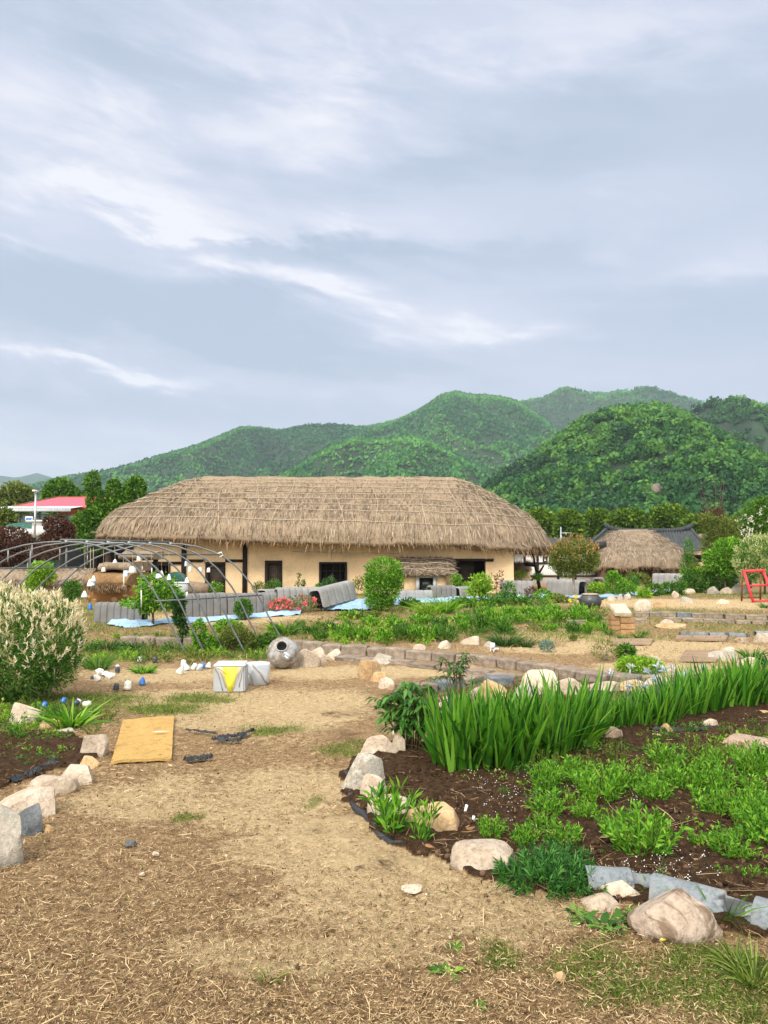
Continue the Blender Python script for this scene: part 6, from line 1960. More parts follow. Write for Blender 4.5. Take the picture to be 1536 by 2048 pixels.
def sprigs(t, bl, n, per, Lr, ratio, mat, name, seed, upk=1.0, zmin=-.9, spread=.5):
    """pale new shoots standing out of the outer surface of a bush"""
    r = np.random.default_rng(seed)
    b = np.array(bl); w = b[:, 3] * b[:, 5]; w /= w.sum()
    i = r.choice(len(b), n, p=w)
    d = unit(r.normal(size=(n, 3))); d[:, 2] = np.where(d[:, 2] < zmin, -d[:, 2], d[:, 2])
    P = b[i, :3] + d * b[i, 3:] * r.uniform(.92, 1.06, n)[:, None]
    ax = unit(d * .6 + np.array([0, 0, upk]) + .35 * r.normal(size=(n, 3)))
    k = per
    sl = r.uniform(.6, 1.4, n).repeat(k)
    PP = P.repeat(k, 0) + ax.repeat(k, 0) * (np.tile(np.linspace(0, 1, k), n) * sl * Lr[1] * 1.1)[:, None]
    DD = unit(ax.repeat(k, 0) + spread * r.normal(size=(n * k, 3)))
    L = r.uniform(Lr[0], Lr[1], n * k)
    return MB().strips(PP, DD, L, L * ratio, None, 2, (.35, 1, .08)).build(name, M[mat], t)

# --- blade and clump builders (local meshes that are shared by the copies)
def iris_mesh(seed, n=34, h=.62, rad=.11):
    r = np.random.default_rng(seed)
    a = r.uniform(0, 6.283, n); q = rad * np.sqrt(r.uniform(0, 1, n))
    P = np.stack([q * np.cos(a), q * np.sin(a), np.full(n, -.02)], -1)
    out = np.stack([np.cos(a), np.sin(a), np.zeros(n)], -1)
    D = np.array([0, 0, 1.0]) + out * (q / rad * r.uniform(.05, .58, n))[:, None] + .09 * r.normal(size=(n, 3))
    L = h * r.uniform(.55, 1.08, n)
    B = out * (L * r.uniform(.0, .22, n))[:, None]; B[:, 2] -= L * r.uniform(0, .10, n)
    f = r.random(n) < .16
    B[f] += out[f] * (.28 * L[f])[:, None]; B[f, 2] -= .28 * L[f]
    side = np.stack([-np.sin(a + r.normal(0, .6, n)), np.cos(a), .0 * a], -1)
    me = MB().strips(P, D, L, r.uniform(.024, .044, n), B, 5, (.75, 1, 1, .85, .55, .04), side).mesh('iris_leaves')
    me.materials.append(M['leaf_iris']); return me

def herb_mesh(seed, r0=.16, h=.22, nst=34, per=13, L=(.035, .075), ratio=.24, mat='leaf_bright', lean=.9, zs=0.15):
    r = np.random.default_rng(seed)
    a = r.uniform(0, 6.283, nst); q = np.sqrt(r.uniform(0, 1, nst))
    base = np.stack([q * np.cos(a) * r0 * .55, q * np.sin(a) * r0 * .55, np.zeros(nst)], -1)
    ax = unit(np.stack([np.cos(a) * q * lean, np.sin(a) * q * lean, np.full(nst, 1.3)], -1) + .12 * r.normal(size=(nst, 3)))
    sl = h * r.uniform(.6, 1.1, nst) * (1 - .25 * q)
    t = r.uniform(zs, 1, (nst, per)); t[:, -3:] = 1
    P = base[:, None] + ax[:, None] * (sl[:, None] * t)[..., None]
    P = P.reshape(-1, 3); n = len(P)
    D = unit(ax.repeat(per, 0) * .9 + .75 * unit(r.normal(size=(n, 3))) + np.array([0, 0, .12]))
    l = r.uniform(L[0], L[1], n)
    B = np.zeros((n, 3)); B[:, 2] = -.18 * l
    mb = MB().strips(P, D, l, l * ratio, B, 2, (.3, 1, .06))
    mb.strips(base, ax, sl, .006, None, 2, (1, .8, .5))
    me = mb.mesh('leaves'); me.materials.append(M[mat]); return me

def tuft_mesh(seed, n=60, h=.2, rad=.06, w=.007, mat='grass', arch=.5, spread=.7):
    r = np.random.default_rng(seed)
    a = r.uniform(0, 6.283, n); q = rad * np.sqrt(r.uniform(0, 1, n))
    P = np.stack([q * np.cos(a), q * np.sin(a), np.full(n, -.01)], -1)
    out = np.stack([np.cos(a), np.sin(a), np.zeros(n)], -1)
    D = np.array([0, 0, 1.0]) + out * r.uniform(.05, spread, n)[:, None] + .1 * r.normal(size=(n, 3))
    L = h * r.uniform(.5, 1.1, n)
    B = out * (L * r.uniform(.1, arch, n))[:, None]; B[:, 2] -= L * r.uniform(.05, arch * .8, n)
    me = MB().strips(P, D, L, w * r.uniform(.7, 1.2, n), B, 3, (.8, 1, .7, .05)).mesh('blades')
    me.materials.append(M[mat]); return me

def rosette_mesh(seed, n=16, L=.09, w=.022, mat='leaf_bright', lift=.5):
    r = np.random.default_rng(seed)
    a = np.linspace(0, 6.283, n, endpoint=False) + r.normal(0, .25, n)
    out = np.stack([np.cos(a), np.sin(a), np.zeros(n)], -1)
    D = out + np.array([0, 0, 1.0]) * r.uniform(lift * .5, lift * 1.6, n)[:, None]
    l = L * r.uniform(.6, 1.1, n)
    B = np.zeros((n, 3)); B[:, 2] = -l * .45
    me = MB().strips(np.zeros((n, 3)) + out * .008, D, l, w, B, 3, (.35, 1, .8, .05), np.stack([-np.sin(a), np.cos(a), 0 * a], -1)).mesh('leaves')
    me.materials.append(M[mat]); return me

def put(name, me, p, s, label, cat, group=None, rz=None):
    o = link(name, me)
    o.location = (p[0], p[1], float(gz(p[0], p[1])) if len(p) < 3 else p[2])
    o.rotation_euler = (0, 0, random.uniform(0, 6.28) if rz is None else rz)
    o.scale = s if isinstance(s, tuple) else (s, s, s)
    return tag(o, label, cat, group)

def scatter(poly_px, n, mind, r):
    poly = wpoly(poly_px)
    xs = [p[0] for p in poly]; ys = [p[1] for p in poly]
    out = []
    for _ in range(n * 60):
        x, y = r.uniform(min(xs), max(xs)), r.uniform(min(ys), max(ys))
        if not inpoly(np.array([x]), np.array([y]), poly)[0]:
            continue
        md = mind * (.7 + .6 * (y / max(ys)))
        if all((x - a) ** 2 + (y - b) ** 2 > md * md for a, b in out):
            out.append((x, y))
        if len(out) >= n:
            break
    return out

# --- the iris band
R1 = random.Random(5)
irises = [iris_mesh(300 + k) for k in range(6)]
for pl_, cnt, md, sc_, lab in (([(880, 1530), (900, 1546), (960, 1552), (1062, 1536), (1176, 1496), (1178, 1476), (1040, 1506), (910, 1514)], 60, .085, (.74, 1.12), 'tall upright clump of iris leaves at the near left end of the green band'),
                               ([(1176, 1484), (1186, 1464), (1330, 1450), (1336, 1434), (1180, 1446)], 34, .09, (.52, .68), 'shorter clump of iris leaves in the middle of the green band'),
                               ([(1320, 1450), (1430, 1424), (1640, 1404), (1640, 1386), (1430, 1402), (1330, 1430)], 52, .11, (.68, 1.0), 'upright clump of iris leaves in the right end of the green band')):
    for k, (x, y) in enumerate(scatter(pl_, cnt, md, R1)):
        put('iris_clump', R1.choice(irises), (x, y), R1.uniform(*sc_), lab, 'plant', lab.split(' of iris')[0] + 's of irises')
for k, (px, py, s_) in enumerate(((1290, 1412, .5), (1316, 1410, .5), (1342, 1404, .55), (1366, 1398, .5))):
    p = at(px, py)
    r = np.random.default_rng(k)
    t = thing('blue_flower', 'pale blue grey iris flowers behind the green band', 'flower', (p.x, p.y, p.z), 0, 'pale blue flowers behind the irises')
    for q in range(5):
        ce = np.array([r.normal(0, .10), r.normal(0, .05), r.uniform(.2, .42)])
        MB().strips(ce + r.normal(size=(14, 3)) * .012, rdir(14, r) + np.array([0, 0, .3]), r.uniform(.03, .06, 14), .022, None, 2, (.3, 1, .2)).build('bloom', M['petal_blue'], t)
    P = np.stack([r.normal(0, .12, 40), r.normal(0, .06, 40), np.zeros(40)], -1)
    MB().strips(P, np.array([0, 0, 1.]) + .25 * r.normal(size=(40, 3)), r.uniform(.2, .45, 40), .012, None, 2, (1, .8, .2)).build('leaves', M['leaf_blue'], t)

# --- bright leafy clumps in the right bed
herbs = [herb_mesh(400 + k, nst=58, per=17, L=(.024, .052), ratio=.25, r0=.17) for k in range(5)]
herbo = [herb_mesh(470 + k, nst=34, per=13, L=(.022, .048), ratio=.22, r0=.17, mat='leaf_olive') for k in range(3)]
bed = [(1085, 1592, 95), (1105, 1640, 100), (1160, 1575, 100), (1205, 1612, 130), (1268, 1590, 120), (1135, 1700, 110), (1085, 1668, 70), (1290, 1722, 200), (1222, 1690, 95), (1440, 1640, 120),
       (1482, 1724, 150), (1545, 1700, 150), (1000, 1692, 80), (1375, 1590, 110), (1450, 1592, 120), (1180, 1548, 90), (1330, 1544, 100), (1242, 1530, 80), (1512, 1566, 100),
       (1392, 1530, 90), (1505, 1512, 70), (1460, 1530, 80), (1540, 1600, 120), (1300, 1570, 90), (1520, 1640, 120), (1100, 1560, 80), (1420, 1560, 90), (1310, 1610, 90), (1410, 1700, 60), (1530, 1770, 70), (1060, 1706, 70), (1500, 1664, 110), (1170, 1650, 80), (1445, 1765, 45)]
for k, (px, py, w) in enumerate(bed):
    p = at(px, py)
    w *= R1.uniform(.76, .98) if py > 1560 else R1.uniform(.7, .95)
    s_ = w / FOC * p.y / .36
    dull = py < 1575 and k % 2
    put('leafy_clump', (herbo if dull else herbs)[k % (3 if dull else 5)], (p.x + R1.uniform(-.04, .04), p.y + .05), (s_, s_ * R1.uniform(.8, 1.0), s_ * R1.uniform(.75, 1.35)),
        'duller yellowish green herb clump in the back half of the right bed' if dull else 'bright green leafy herb clump on dark soil in the right bed', 'plant', 'duller herb clumps of the right bed' if dull else 'bright herb clumps of the right bed')
sprout = [herb_mesh(420 + k, r0=.05, h=.24, nst=13, per=10, L=(.05, .085), ratio=.2, lean=.5, zs=.05) for k in range(2)]
p = at(785, 1672); put('leafy_tuft', sprout[0], (p.x, p.y), 1.35, 'tall leafy tuft growing at the black edging before the beige stone', 'plant')
p = at(768, 1660); put('leafy_tuft', sprout[1], (p.x, p.y), 1.0, 'smaller leafy tuft left of the tall one at the black edging', 'plant')
p = at(846, 1692); put('leafy_tuft', sprout[1], (p.x, p.y), (.8, .8, 1.05), 'slim upright sprout in front of the big rounded tan stone', 'plant')
ferns = [herb_mesh(430 + k, r0=.2, h=.14, nst=60, per=22, L=(.025, .055), ratio=.16, mat='leaf_fern', lean=2.2) for k in range(2)]
for px, py, s_, lab in ((1085, 1772, 1.15, 'largest dark feathery clump spilling over the path edge'), (1140, 1780, .9, 'dark feathery clump against the first grey roof tile'), (1048, 1765, .75, 'dark feathery clump right of the blocky sandy stone'), (1120, 1740, .9, 'dark feathery clump behind the largest feathery one')):
    p = at(px, py); put('feathery_clump', ferns[int(px) % 2], (p.x, p.y), (s_, s_, s_ * 1.1), lab, 'plant')
ros = [rosette_mesh(440 + k, mat='leaf_bright') for k in range(3)]
rosd = [rosette_mesh(445 + k, n=12, L=.12, w=.036, mat='leaf_mid', lift=.7) for k in range(2)]
for px, py, s_, lab in ((897, 1948, 1.1, 'green star shaped weed alone on the bare path, larger of two'), (912, 1892, .6, 'small green weed on the bare path behind the star shaped one'), (962, 2012, .5, 'tiny weed near the bottom edge of the path'), (1420, 1742, .6, 'small bright sprout beside the large grey roof tile'), (888, 1782, .45, 'tiny weed on the path left of the dark feathery clump')):
    p = at(px, py); put('weed', ros[int(px) % 3], (p.x, p.y), s_, lab, 'weed')
for k, (px, py, s_) in enumerate(((1168, 1842, .9), (1205, 1856, 1.0), (1240, 1846, .9), (1150, 1826, .7), (1268, 1828, .7), (1222, 1866, .7))):
    p = at(px, py); put('broad_weed', rosd[k % 2], (p.x, p.y), s_, 'broad leaved green weed before the small stones left of the brown boulder', 'weed', 'broad weeds by the small stones')
for k, (px, py, s_) in enumerate(((980, 1598, .8), (990, 1580, .7), (960, 1640, .6), (1010, 1612, .7), (905, 1530, .6), (890, 1712, .6), (905, 1690, .5), (1040, 1562, .6), (1350, 1505, .7), (1180, 1530, .6))):
    p = at(px, py); put('broad_weed', rosd[k % 2], (p.x, p.y), s_, 'small broad leaved weed on the dark bed soil', 'weed', 'small weeds of the dark bed')

R2 = random.Random(8)
wmesh = [herb_mesh(480 + k, r0=.10, h=.11, nst=16, per=9, L=(.02, .045), ratio=.28, mat=('leaf_lime', 'leaf_olive', 'leaf_mid')[k % 3], lean=1.6) for k in range(6)]
for k, (x, y) in enumerate(scatter([(900, 1570), (1190, 1500), (1340, 1456), (1600, 1440), (1620, 1540), (1330, 1600), (1060, 1620)], 95, .13, R2)):
    put('bed_weed', wmesh[k % 6], (x, y), R2.uniform(.5, 1.15), 'low weed in the loose strip between the irises and the bright herbs', 'weed', 'weeds between irises and herbs')
for k, (x, y) in enumerate(scatter([(1040, 1640), (1330, 1600), (1620, 1580), (1640, 1800), (1200, 1730), (1040, 1720)], 26, .2, R2)):
    put('bed_weed', wmesh[k % 6], (x, y), R2.uniform(.35, .7), 'tiny weed on the dark soil among the bright herb clumps', 'weed', 'tiny weeds among the herbs')
left_ = scatter([(-60, 1470), (130, 1466), (150, 1500), (60, 1560), (-60, 1590)], 26, .1, R2)
for k, (x, y) in enumerate(left_):
    put('bed_weed', wmesh[k % 6], (x, y), R2.uniform(.4, .8), 'weed in the brown soil of the left bed', 'weed', 'weeds of the left bed')
for k, (x, y) in enumerate(scatter([(-60, 1420), (20, 1400), (220, 1440), (200, 1470), (100, 1490), (-60, 1480)], 26, .12, R2)):
    put('bed_weed', wmesh[k % 6], (x, y), R2.uniform(.7, 1.3), 'leafy weed around the stones below the cream tipped bush', 'weed', 'weeds below the cream tipped bush')
midp = scatter([(612, 1294), (640, 1250), (760, 1226), (960, 1206), (1150, 1206), (1200, 1230), (1196, 1268), (1110, 1262), (1000, 1272), (880, 1290)], 100, .5, R2)
for k, (x, y) in enumerate(midp):
    put('bed_weed', wmesh[k % 6], (x, y), R2.uniform(1.2, 2.6), 'small low weed filling the broad middle bed between the larger plants', 'weed', 'weeds filling the middle bed')
for k, (x, y) in enumerate(scatter([(180, 1330), (170, 1290), (260, 1270), (430, 1280), (540, 1285), (520, 1325), (380, 1330)], 80, .3, R2)):
    put('bed_weed', wmesh[k % 6], (x, y), R2.uniform(.8, 1.8), 'low weed in the grass under the arched frame', 'weed', 'weeds under the arched frame')
# --- peony and thin stemmed plant
def compound(name, label, base, nst, h, spread, nl, L, W, mat, seed, stem='stem_red', zmin=.35):
    r = np.random.default_rng(seed)
    c = at(*base)
    t = thing(name, label, 'plant', tuple(c))
    mb, ms = MB(), MB()
    for k in range(nst):
        a = r.uniform(0, 6.283); q = r.uniform(.2, 1)
        e = np.array([math.cos(a) * spread * q, math.sin(a) * spread * q * .8, h * r.uniform(.7, 1.05) * (1 - .25 * q * q)])
        s0 = np.array([math.cos(a) * .05, math.sin(a) * .05, -.02])
        m_ = s0 * .4 + e * .6 - np.array([e[0] * .25, e[1] * .25, 0])
        ms.tube([s0, m_, e], [.007, .006, .003], 5)
        ts = r.uniform(zmin, 1, nl)
        P0 = (1 - ts)[:, None] ** 2 * s0 + 2 * (ts * (1 - ts))[:, None] * m_ + ts[:, None] ** 2 * e
        for p0 in P0:
            b = r.uniform(0, 6.283)
            pet = np.array([math.cos(b), math.sin(b), r.uniform(.1, .6)]); pl_ = r.uniform(.6, 1.2) * L * 1.3
            tip = p0 + pet * pl_
            ms.tube([p0, tip], [.003, .002], 4)
            m = 7
            bb = b + np.linspace(-1.5, 1.5, m) + r.normal(0, .2, m)
            D = np.stack([np.cos(bb), np.sin(bb), r.normal(-.05, .25, m)], -1)
            l = L * r.uniform(.7, 1.2, m)
            B = np.zeros((m, 3)); B[:, 2] = -.45 * l
            mb.strips(np.repeat(tip[None], m, 0) - pet * pl_ * np.abs(np.linspace(-1, 1, m))[:, None] * .5, D, l, W * r.uniform(.8, 1.2, m), B, 3, (.3, 1, .75, .05), np.stack([-np.sin(bb), np.cos(bb), r.normal(0, .3, m)], -1))
    mb.build('leaves', M[mat], t); ms.build('stems', M[stem], t)
    return t
compound('peony', 'big dark green peony plant with drooping leaves at the inner corner of the right bed', (822, 1502), 26, .60, .27, 7, .085, .032, 'leaf_peony', 11)
compound('thin_stemmed_shrub', 'airy shrub on thin bare stems with tufts of leaflets beside the peony', (912, 1416), 9, .60, .22, 5, .075, .020, 'leaf_dark', 12, zmin=.7)

# --- lily clumps and dark grassy tufts
def strapleaf(name, label, base, wpx, hpx, n, mat, seed, w=.02, arch=.7):
    c = at(*base); u = c.y / FOC
    me = tuft_mesh(seed, n, hpx * u * 1.15, wpx * u * .22, w, mat, arch, .9)
    return put(name, me, (c.x, c.y), 1.0, label, 'plant')
strapleaf('lily_clump', 'bright strap leaved clump behind the left bed slab', (142, 1452), 120, 56, 90, 'leaf_bright', 501, .026)
strapleaf('daylily_clump', 'dark green arching clump right behind the fallen jar', (571, 1270), 70, 42, 120, 'leaf_mid', 502, .022)
strapleaf('daylily_clump', 'dark bluish grassy clump right of the cream tipped bush, larger', (215, 1302), 70, 32, 200, 'leaf_dark', 503, .014)
strapleaf('daylily_clump', 'dark bluish grassy clump right of the cream tipped bush, smaller', (266, 1300), 50, 26, 140, 'leaf_dark', 504, .014)
strapleaf('grass_clump', 'loose green grass clump below the dark grassy clumps', (195, 1338), 90, 44, 260, 'leaf_mid', 505, .008)
strapleaf('grass_clump', 'bright tall grass clump before the porch, larger', (892, 1226), 66, 44, 200, 'leaf_bright', 506, .02)
strapleaf('grass_clump', 'bright tall grass clump before the porch, smaller', (856, 1230), 56, 40, 160, 'leaf_lime', 507, .02)
strapleaf('grass_clump', 'dark green fine grass mound beside the white plant label', (1010, 1292), 90, 34, 420, 'leaf_dark', 508, .010)
strapleaf('grass_clump', 'dark green fine grass mound at the right of the plant label', (1052, 1294), 44, 22, 200, 'leaf_dark', 509, .010)
strapleaf('grass_clump', 'green grass under the lower left of the red stand', (1530, 1216), 30, 18, 90, 'leaf_mid', 510, .012)
strapleaf('grass_clump', 'strappy green clump at the right behind the irises', (1505, 1318), 60, 30, 90, 'leaf_mid', 511, .02)
strapleaf('grass_clump', 'strappy dark clump behind the white angular stone at the right', (1540, 1330), 60, 34, 90, 'leaf_dark', 512, .02)
strapleaf('grass_clump', 'low bright ground plant between the fallen cups', (288, 1346), 74, 22, 130, 'leaf_bright', 513, .02)
strapleaf('grass_clump', 'tall grass blades at the left of the brick stack', (1208, 1262), 18, 44, 60, 'leaf_bright', 514, .016)
for k, (px, py, w, h) in enumerate(((1218, 1270, 14, 20), (1244, 1279, 20, 12), (1278, 1278, 18, 18), (1288, 1270, 14, 14))):
    strapleaf('grass_clump', ('green tuft against the left brick column', 'green tuft before the right brick column', 'green tuft at the right foot of the bricks', 'small tuft right of the bricks')[k], (px, py), w, h, 80, 'leaf_mid', 520 + k, .014)
strapleaf('grass_clump', 'tall green grass clump at the right edge of the foreground, larger', (1510, 1968), 120, 80, 150, 'grass', 515, .006, .8)
strapleaf('grass_clump', 'tall green grass clump at the right edge of the foreground, smaller', (1470, 1930), 90, 50, 110, 'grass', 516, .006, .8)
strapleaf('grass_clump', 'grass clump right behind the brown boulder', (1300, 1790), 40, 60, 30, 'leaf_mid', 517, .010, .6)
strapleaf('grass_clump', 'grass clump at the right flank of the brown boulder', (1440, 1850), 60, 80, 40, 'leaf_mid', 518, .010, .8)
strapleaf('grass_clump', 'small grass tuft in the bottom middle of the path', (540, 1960), 60, 40, 30, 'grass', 519, .005, .9)
for k, (px, py) in enumerate(((1152, 1206), (1140, 1213))):
    p = at(px, py); u = p.y / FOC
    t = thing('yellow_flower', ('yellow flower on a stalk left of the black pot', 'pale yellow flower lower left of the black pot')[k], 'flower', tuple(p))
    MB().tube([(0, 0, 0), (0, 0, 12 * u)], .01, 5).build('stalk', M['leaf_mid'], t)
    a = np.linspace(0, 6.28, 12, endpoint=False)
    MB().strips(np.tile([[0, 0, 12 * u]], (12, 1)), np.stack([np.cos(a), np.full(12, -.3), np.sin(a)], -1), np.full(12, 4.5 * u), 3 * u, None, 2, (.5, 1, .4)).build('petals', M['petal_yellow'], t)
p = at(1326, 1896)
t = thing('yellow_flower', 'tiny yellow flower at the foot of the brown boulder', 'flower', tuple(p))
MB().tube([(0, 0, 0), (0, 0, .03)], .002, 5).build('stalk', M['leaf_mid'], t)
a = np.linspace(0, 6.28, 8, endpoint=False)
MB().strips(np.tile([[0, 0, .03]], (8, 1)), np.stack([np.cos(a), np.sin(a), np.full(8, .5)], -1), np.full(8, .013), .009, None, 2, (.5, 1, .4)).build('petals', M['petal_yellow'], t)

# --- low plants of the middle bed
low = [herb_mesh(450 + k, r0=.2, h=.2, nst=34, per=13, L=(.05, .10), ratio=.26, mat='leaf_bright') for k in range(3)]
lowm = [herb_mesh(455 + k, r0=.2, h=.2, nst=34, per=13, L=(.05, .10), ratio=.24, mat='leaf_mid') for k in range(3)]
lowo = [herb_mesh(460 + k, r0=.2, h=.2, nst=30, per=13, L=(.05, .09), ratio=.24, mat='leaf_olive') for k in range(2)]
for k, (px, py, w, h, kind) in enumerate(((690, 1282, 70, 30, 0), (640, 1284, 50, 22, 1), (722, 1284, 46, 30, 0), (770, 1288, 60, 28, 0), (800, 1282, 60, 32, 1), (830, 1284, 60, 34, 0), (860, 1284, 50, 30, 0), (895, 1284, 60, 32, 1),
        (926, 1268, 40, 28, 0), (960, 1266, 70, 40, 1), (990, 1262, 60, 44, 0), (1010, 1270, 60, 30, 1), (740, 1254, 50, 18, 0), (790, 1258, 60, 22, 0), (840, 1252, 60, 22, 0), (880, 1256, 50, 22, 1), (920, 1248, 56, 20, 0),
        (660, 1264, 60, 18, 1), (620, 1270, 46, 18, 1), (1040, 1248, 60, 22, 0), (1080, 1246, 60, 24, 0), (1120, 1246, 60, 26, 0), (1160, 1244, 60, 26, 0), (1190, 1252, 50, 24, 1), (1020, 1232, 50, 18, 0), (1060, 1230, 50, 18, 0),
        (970, 1232, 60, 18, 0), (1110, 1228, 44, 18, 0), (1160, 1232, 44, 22, 0), (1150, 1268, 46, 24, 1), (1176, 1270, 40, 22, 0), (1100, 1264, 44, 18, 0), (700, 1240, 40, 14, 2), (750, 1236, 44, 14, 2), (600, 1256, 30, 16, 2), (1090, 1298, 34, 14, 2), (1150, 1284, 30, 16, 2))):
    p = at(px, py); u = p.y / FOC
    o = put('low_plant', ((low, lowm, lowo)[kind])[k % (3 if kind < 2 else 2)], (p.x, p.y + .1), (w * u / .5, w * u / .62, h * u / .2),
            ('bright green low plant in the broad middle bed', 'deeper green low plant in the broad middle bed', 'olive green scrubby low plant in the broad middle bed')[kind], 'plant', ('bright', 'deeper green', 'olive')[kind] + ' low plants of the middle bed')
shrub('low_conifer', 'low yellow green spreading conifer at the end of the long curved kerb', 'shrub', (1278, 1344), [(1278, 1330, 44, 13), (1262, 1326, 24, 12), (1296, 1330, 22, 10)], 3200, (.04, .09), .22, 'leaf_lime', 601, up=.1, trunk=None)
shrub('dark_leafy_plant', 'small dark green plant behind the low yellow green conifer', 'plant', (1252, 1316), [(1252, 1304, 17, 12)], 500, (.05, .10), .4, 'leaf_mid', 602, trunk=None)
shrub('twiggy_plant', 'sparse twiggy olive plant left of the low yellow green conifer', 'plant', (1210, 1322), [(1210, 1302, 26, 20)], 420, (.04, .09), .14, 'leaf_olive', 603, stems=16, trunk=(.004, 'bark_pale'), up=.9)
shrub('grey_herb', 'bluish green herb beside the dark stones of the middle bed', 'plant', (1094, 1304), [(1094, 1294, 14, 12)], 300, (.04, .08), .25, 'leaf_blue', 604, trunk=None, up=.8)

# --- the big cream tipped bush and its smaller twin
t, bl = shrub('dappled_willow_bush', 'big round bush with cream pink tips filling the left edge', 'bush', (52, 1400), [(36, 1290, 128, 98), (90, 1278, 72, 84), (20, 1342, 110, 60), (110, 1330, 48, 50), (-40, 1280, 110, 110)], 26000, (.03, .06), .27, 'leaf_mid', 611, stems=10, trunk=(.012, 'bark'), up=.5, shell=.55)
sprigs(t, bl, 520, 6, (.03, .06), .27, 'leaf_cream', 'cream_shoots', 612, 1.1, zmin=-.35)
sprigs(t, bl[:2] + bl[4:], 760, 9, (.03, .06), .26, 'leaf_cream', 'cream_tips', 615, 1.8, zmin=.25, spread=.35)
t, bl = shrub('dappled_willow_bush', 'smaller round bush with pale cream shoots above the red stand', 'bush', (1530, 1205), [(1520, 1120, 48, 44), (1500, 1135, 28, 32), (1560, 1120, 50, 48)], 6000, (.07, .14), .26, 'leaf_mid', 613, trunk=(.04, 'bark'), d=30, up=.5, shell=.5)
sprigs(t, bl, 900, 6, (.07, .13), .26, 'leaf_creamgreen', 'cream_shoots', 614, 1.1)

# --- garden shrubs and small trees
shrub('round_shrub', 'tall rounded bright green shrub on many stems before the porch', 'shrub', (765, 1222), [(768, 1146, 38, 32), (764, 1180, 36, 30), (752, 1166, 22, 30), (790, 1160, 18, 26), (760, 1205, 30, 14)], 8500, (.05, .10), .36, 'leaf_bright', 621, stems=14, trunk=(.018, 'bark'), up=.7, shell=.45)
t, bl = shrub('topiary_tree', 'small lollipop tree with orange tinged olive crown on a thin trunk', 'tree', (1147, 1196), [(1147, 1112, 50, 34), (1125, 1122, 30, 26), (1170, 1122, 30, 26), (1135, 1142, 24, 14), (1147, 1120, 44, 28)], 12000, (.06, .11), .30, 'leaf_olive', 622, trunk=(.045, 'bark_pale'), up=.6, shell=.45)
sprigs(t, bl[:3], 230, 6, (.06, .12), .28, 'leaf_orange', 'orange_shoots', 623, 1.0, zmin=.15)
shrub('maple_sapling', 'small green maple sapling on a thin trunk before the mud house', 'tree', (305, 1252), [(312, 1178, 38, 30), (335, 1192, 30, 26), (300, 1200, 30, 20), (270, 1206, 26, 9), (294, 1218, 14, 12)], 3600, (.05, .10), .5, 'leaf_bright', 624, trunk=(.03, 'bark'), clumps=150, up=.1, shell=.3)
shrub('climbing_plant', 'leafy vine drooping on a leaning stem inside the arched frame', 'plant', (374, 1296), [(356, 1206, 15, 18), (358, 1232, 12, 20), (366, 1256, 9, 16)], 1500, (.04, .08), .5, 'leaf_dark', 625, trunk=(.02, 'bark_pale'), shell=.2)
shrub('yellow_conifer', 'yellow green conifer topped above the cream tipped bush', 'shrub', (84, 1300), [(82, 1140, 24, 17), (76, 1155, 20, 14), (92, 1152, 18, 14), (66, 1172, 20, 14)], 3000, (.05, .10), .3, 'leaf_lime', 626, d=16, trunk=(.03, 'bark'), up=.1)
shrub('bush', 'dark leafy plant beside the stone mud shed', 'bush', (146, 1230), [(144, 1180, 15, 18)], 700, (.06, .12), .35, 'leaf_mid', 627, d=20, trunk=None)
shrub('round_bush', 'small round green bush inside the arches before the long cover', 'bush', (487, 1240), [(487, 1218, 18, 18), (484, 1208, 12, 10)], 1800, (.04, .08), .4, 'leaf_mid', 628, trunk=(.012, 'bark'), stems=5)
shrub('frame_shrub', 'bushy green shrub at the feet of the middle arches', 'shrub', (474, 1302), [(470, 1270, 30, 22), (490, 1280, 24, 18), (455, 1285, 22, 14)], 2800, (.04, .075), .3, 'leaf_olive', 629, stems=10, trunk=(.006, 'bark_pale'), up=.6, shell=.2)
shrub('frame_shrub', 'bright leafy shrub between the arch feet at the left', 'shrub', (402, 1302), [(398, 1262, 14, 22), (408, 1284, 20, 16), (430, 1288, 16, 12)], 1600, (.04, .08), .45, 'leaf_bright', 630, stems=7, trunk=(.006, 'bark_pale'))
shrub('frame_shrub', 'low bright green shrub behind the arch feet', 'shrub', (458, 1264), [(456, 1252, 28, 12)], 1100, (.05, .09), .35, 'leaf_bright', 631, trunk=None)
shrub('frame_shrub', 'green leafy shrub at the right arch feet by the jar', 'shrub', (525, 1300), [(522, 1286, 20, 14), (540, 1276, 12, 10)], 1100, (.04, .08), .4, 'leaf_mid', 632, trunk=None)
shrub('frame_shrub', 'small bright sprouts left of the daylily clump', 'plant', (548, 1270), [(545, 1258, 9, 10), (560, 1262, 9, 9)], 260, (.06, .12), .35, 'leaf_lime', 633, trunk=None, up=1)
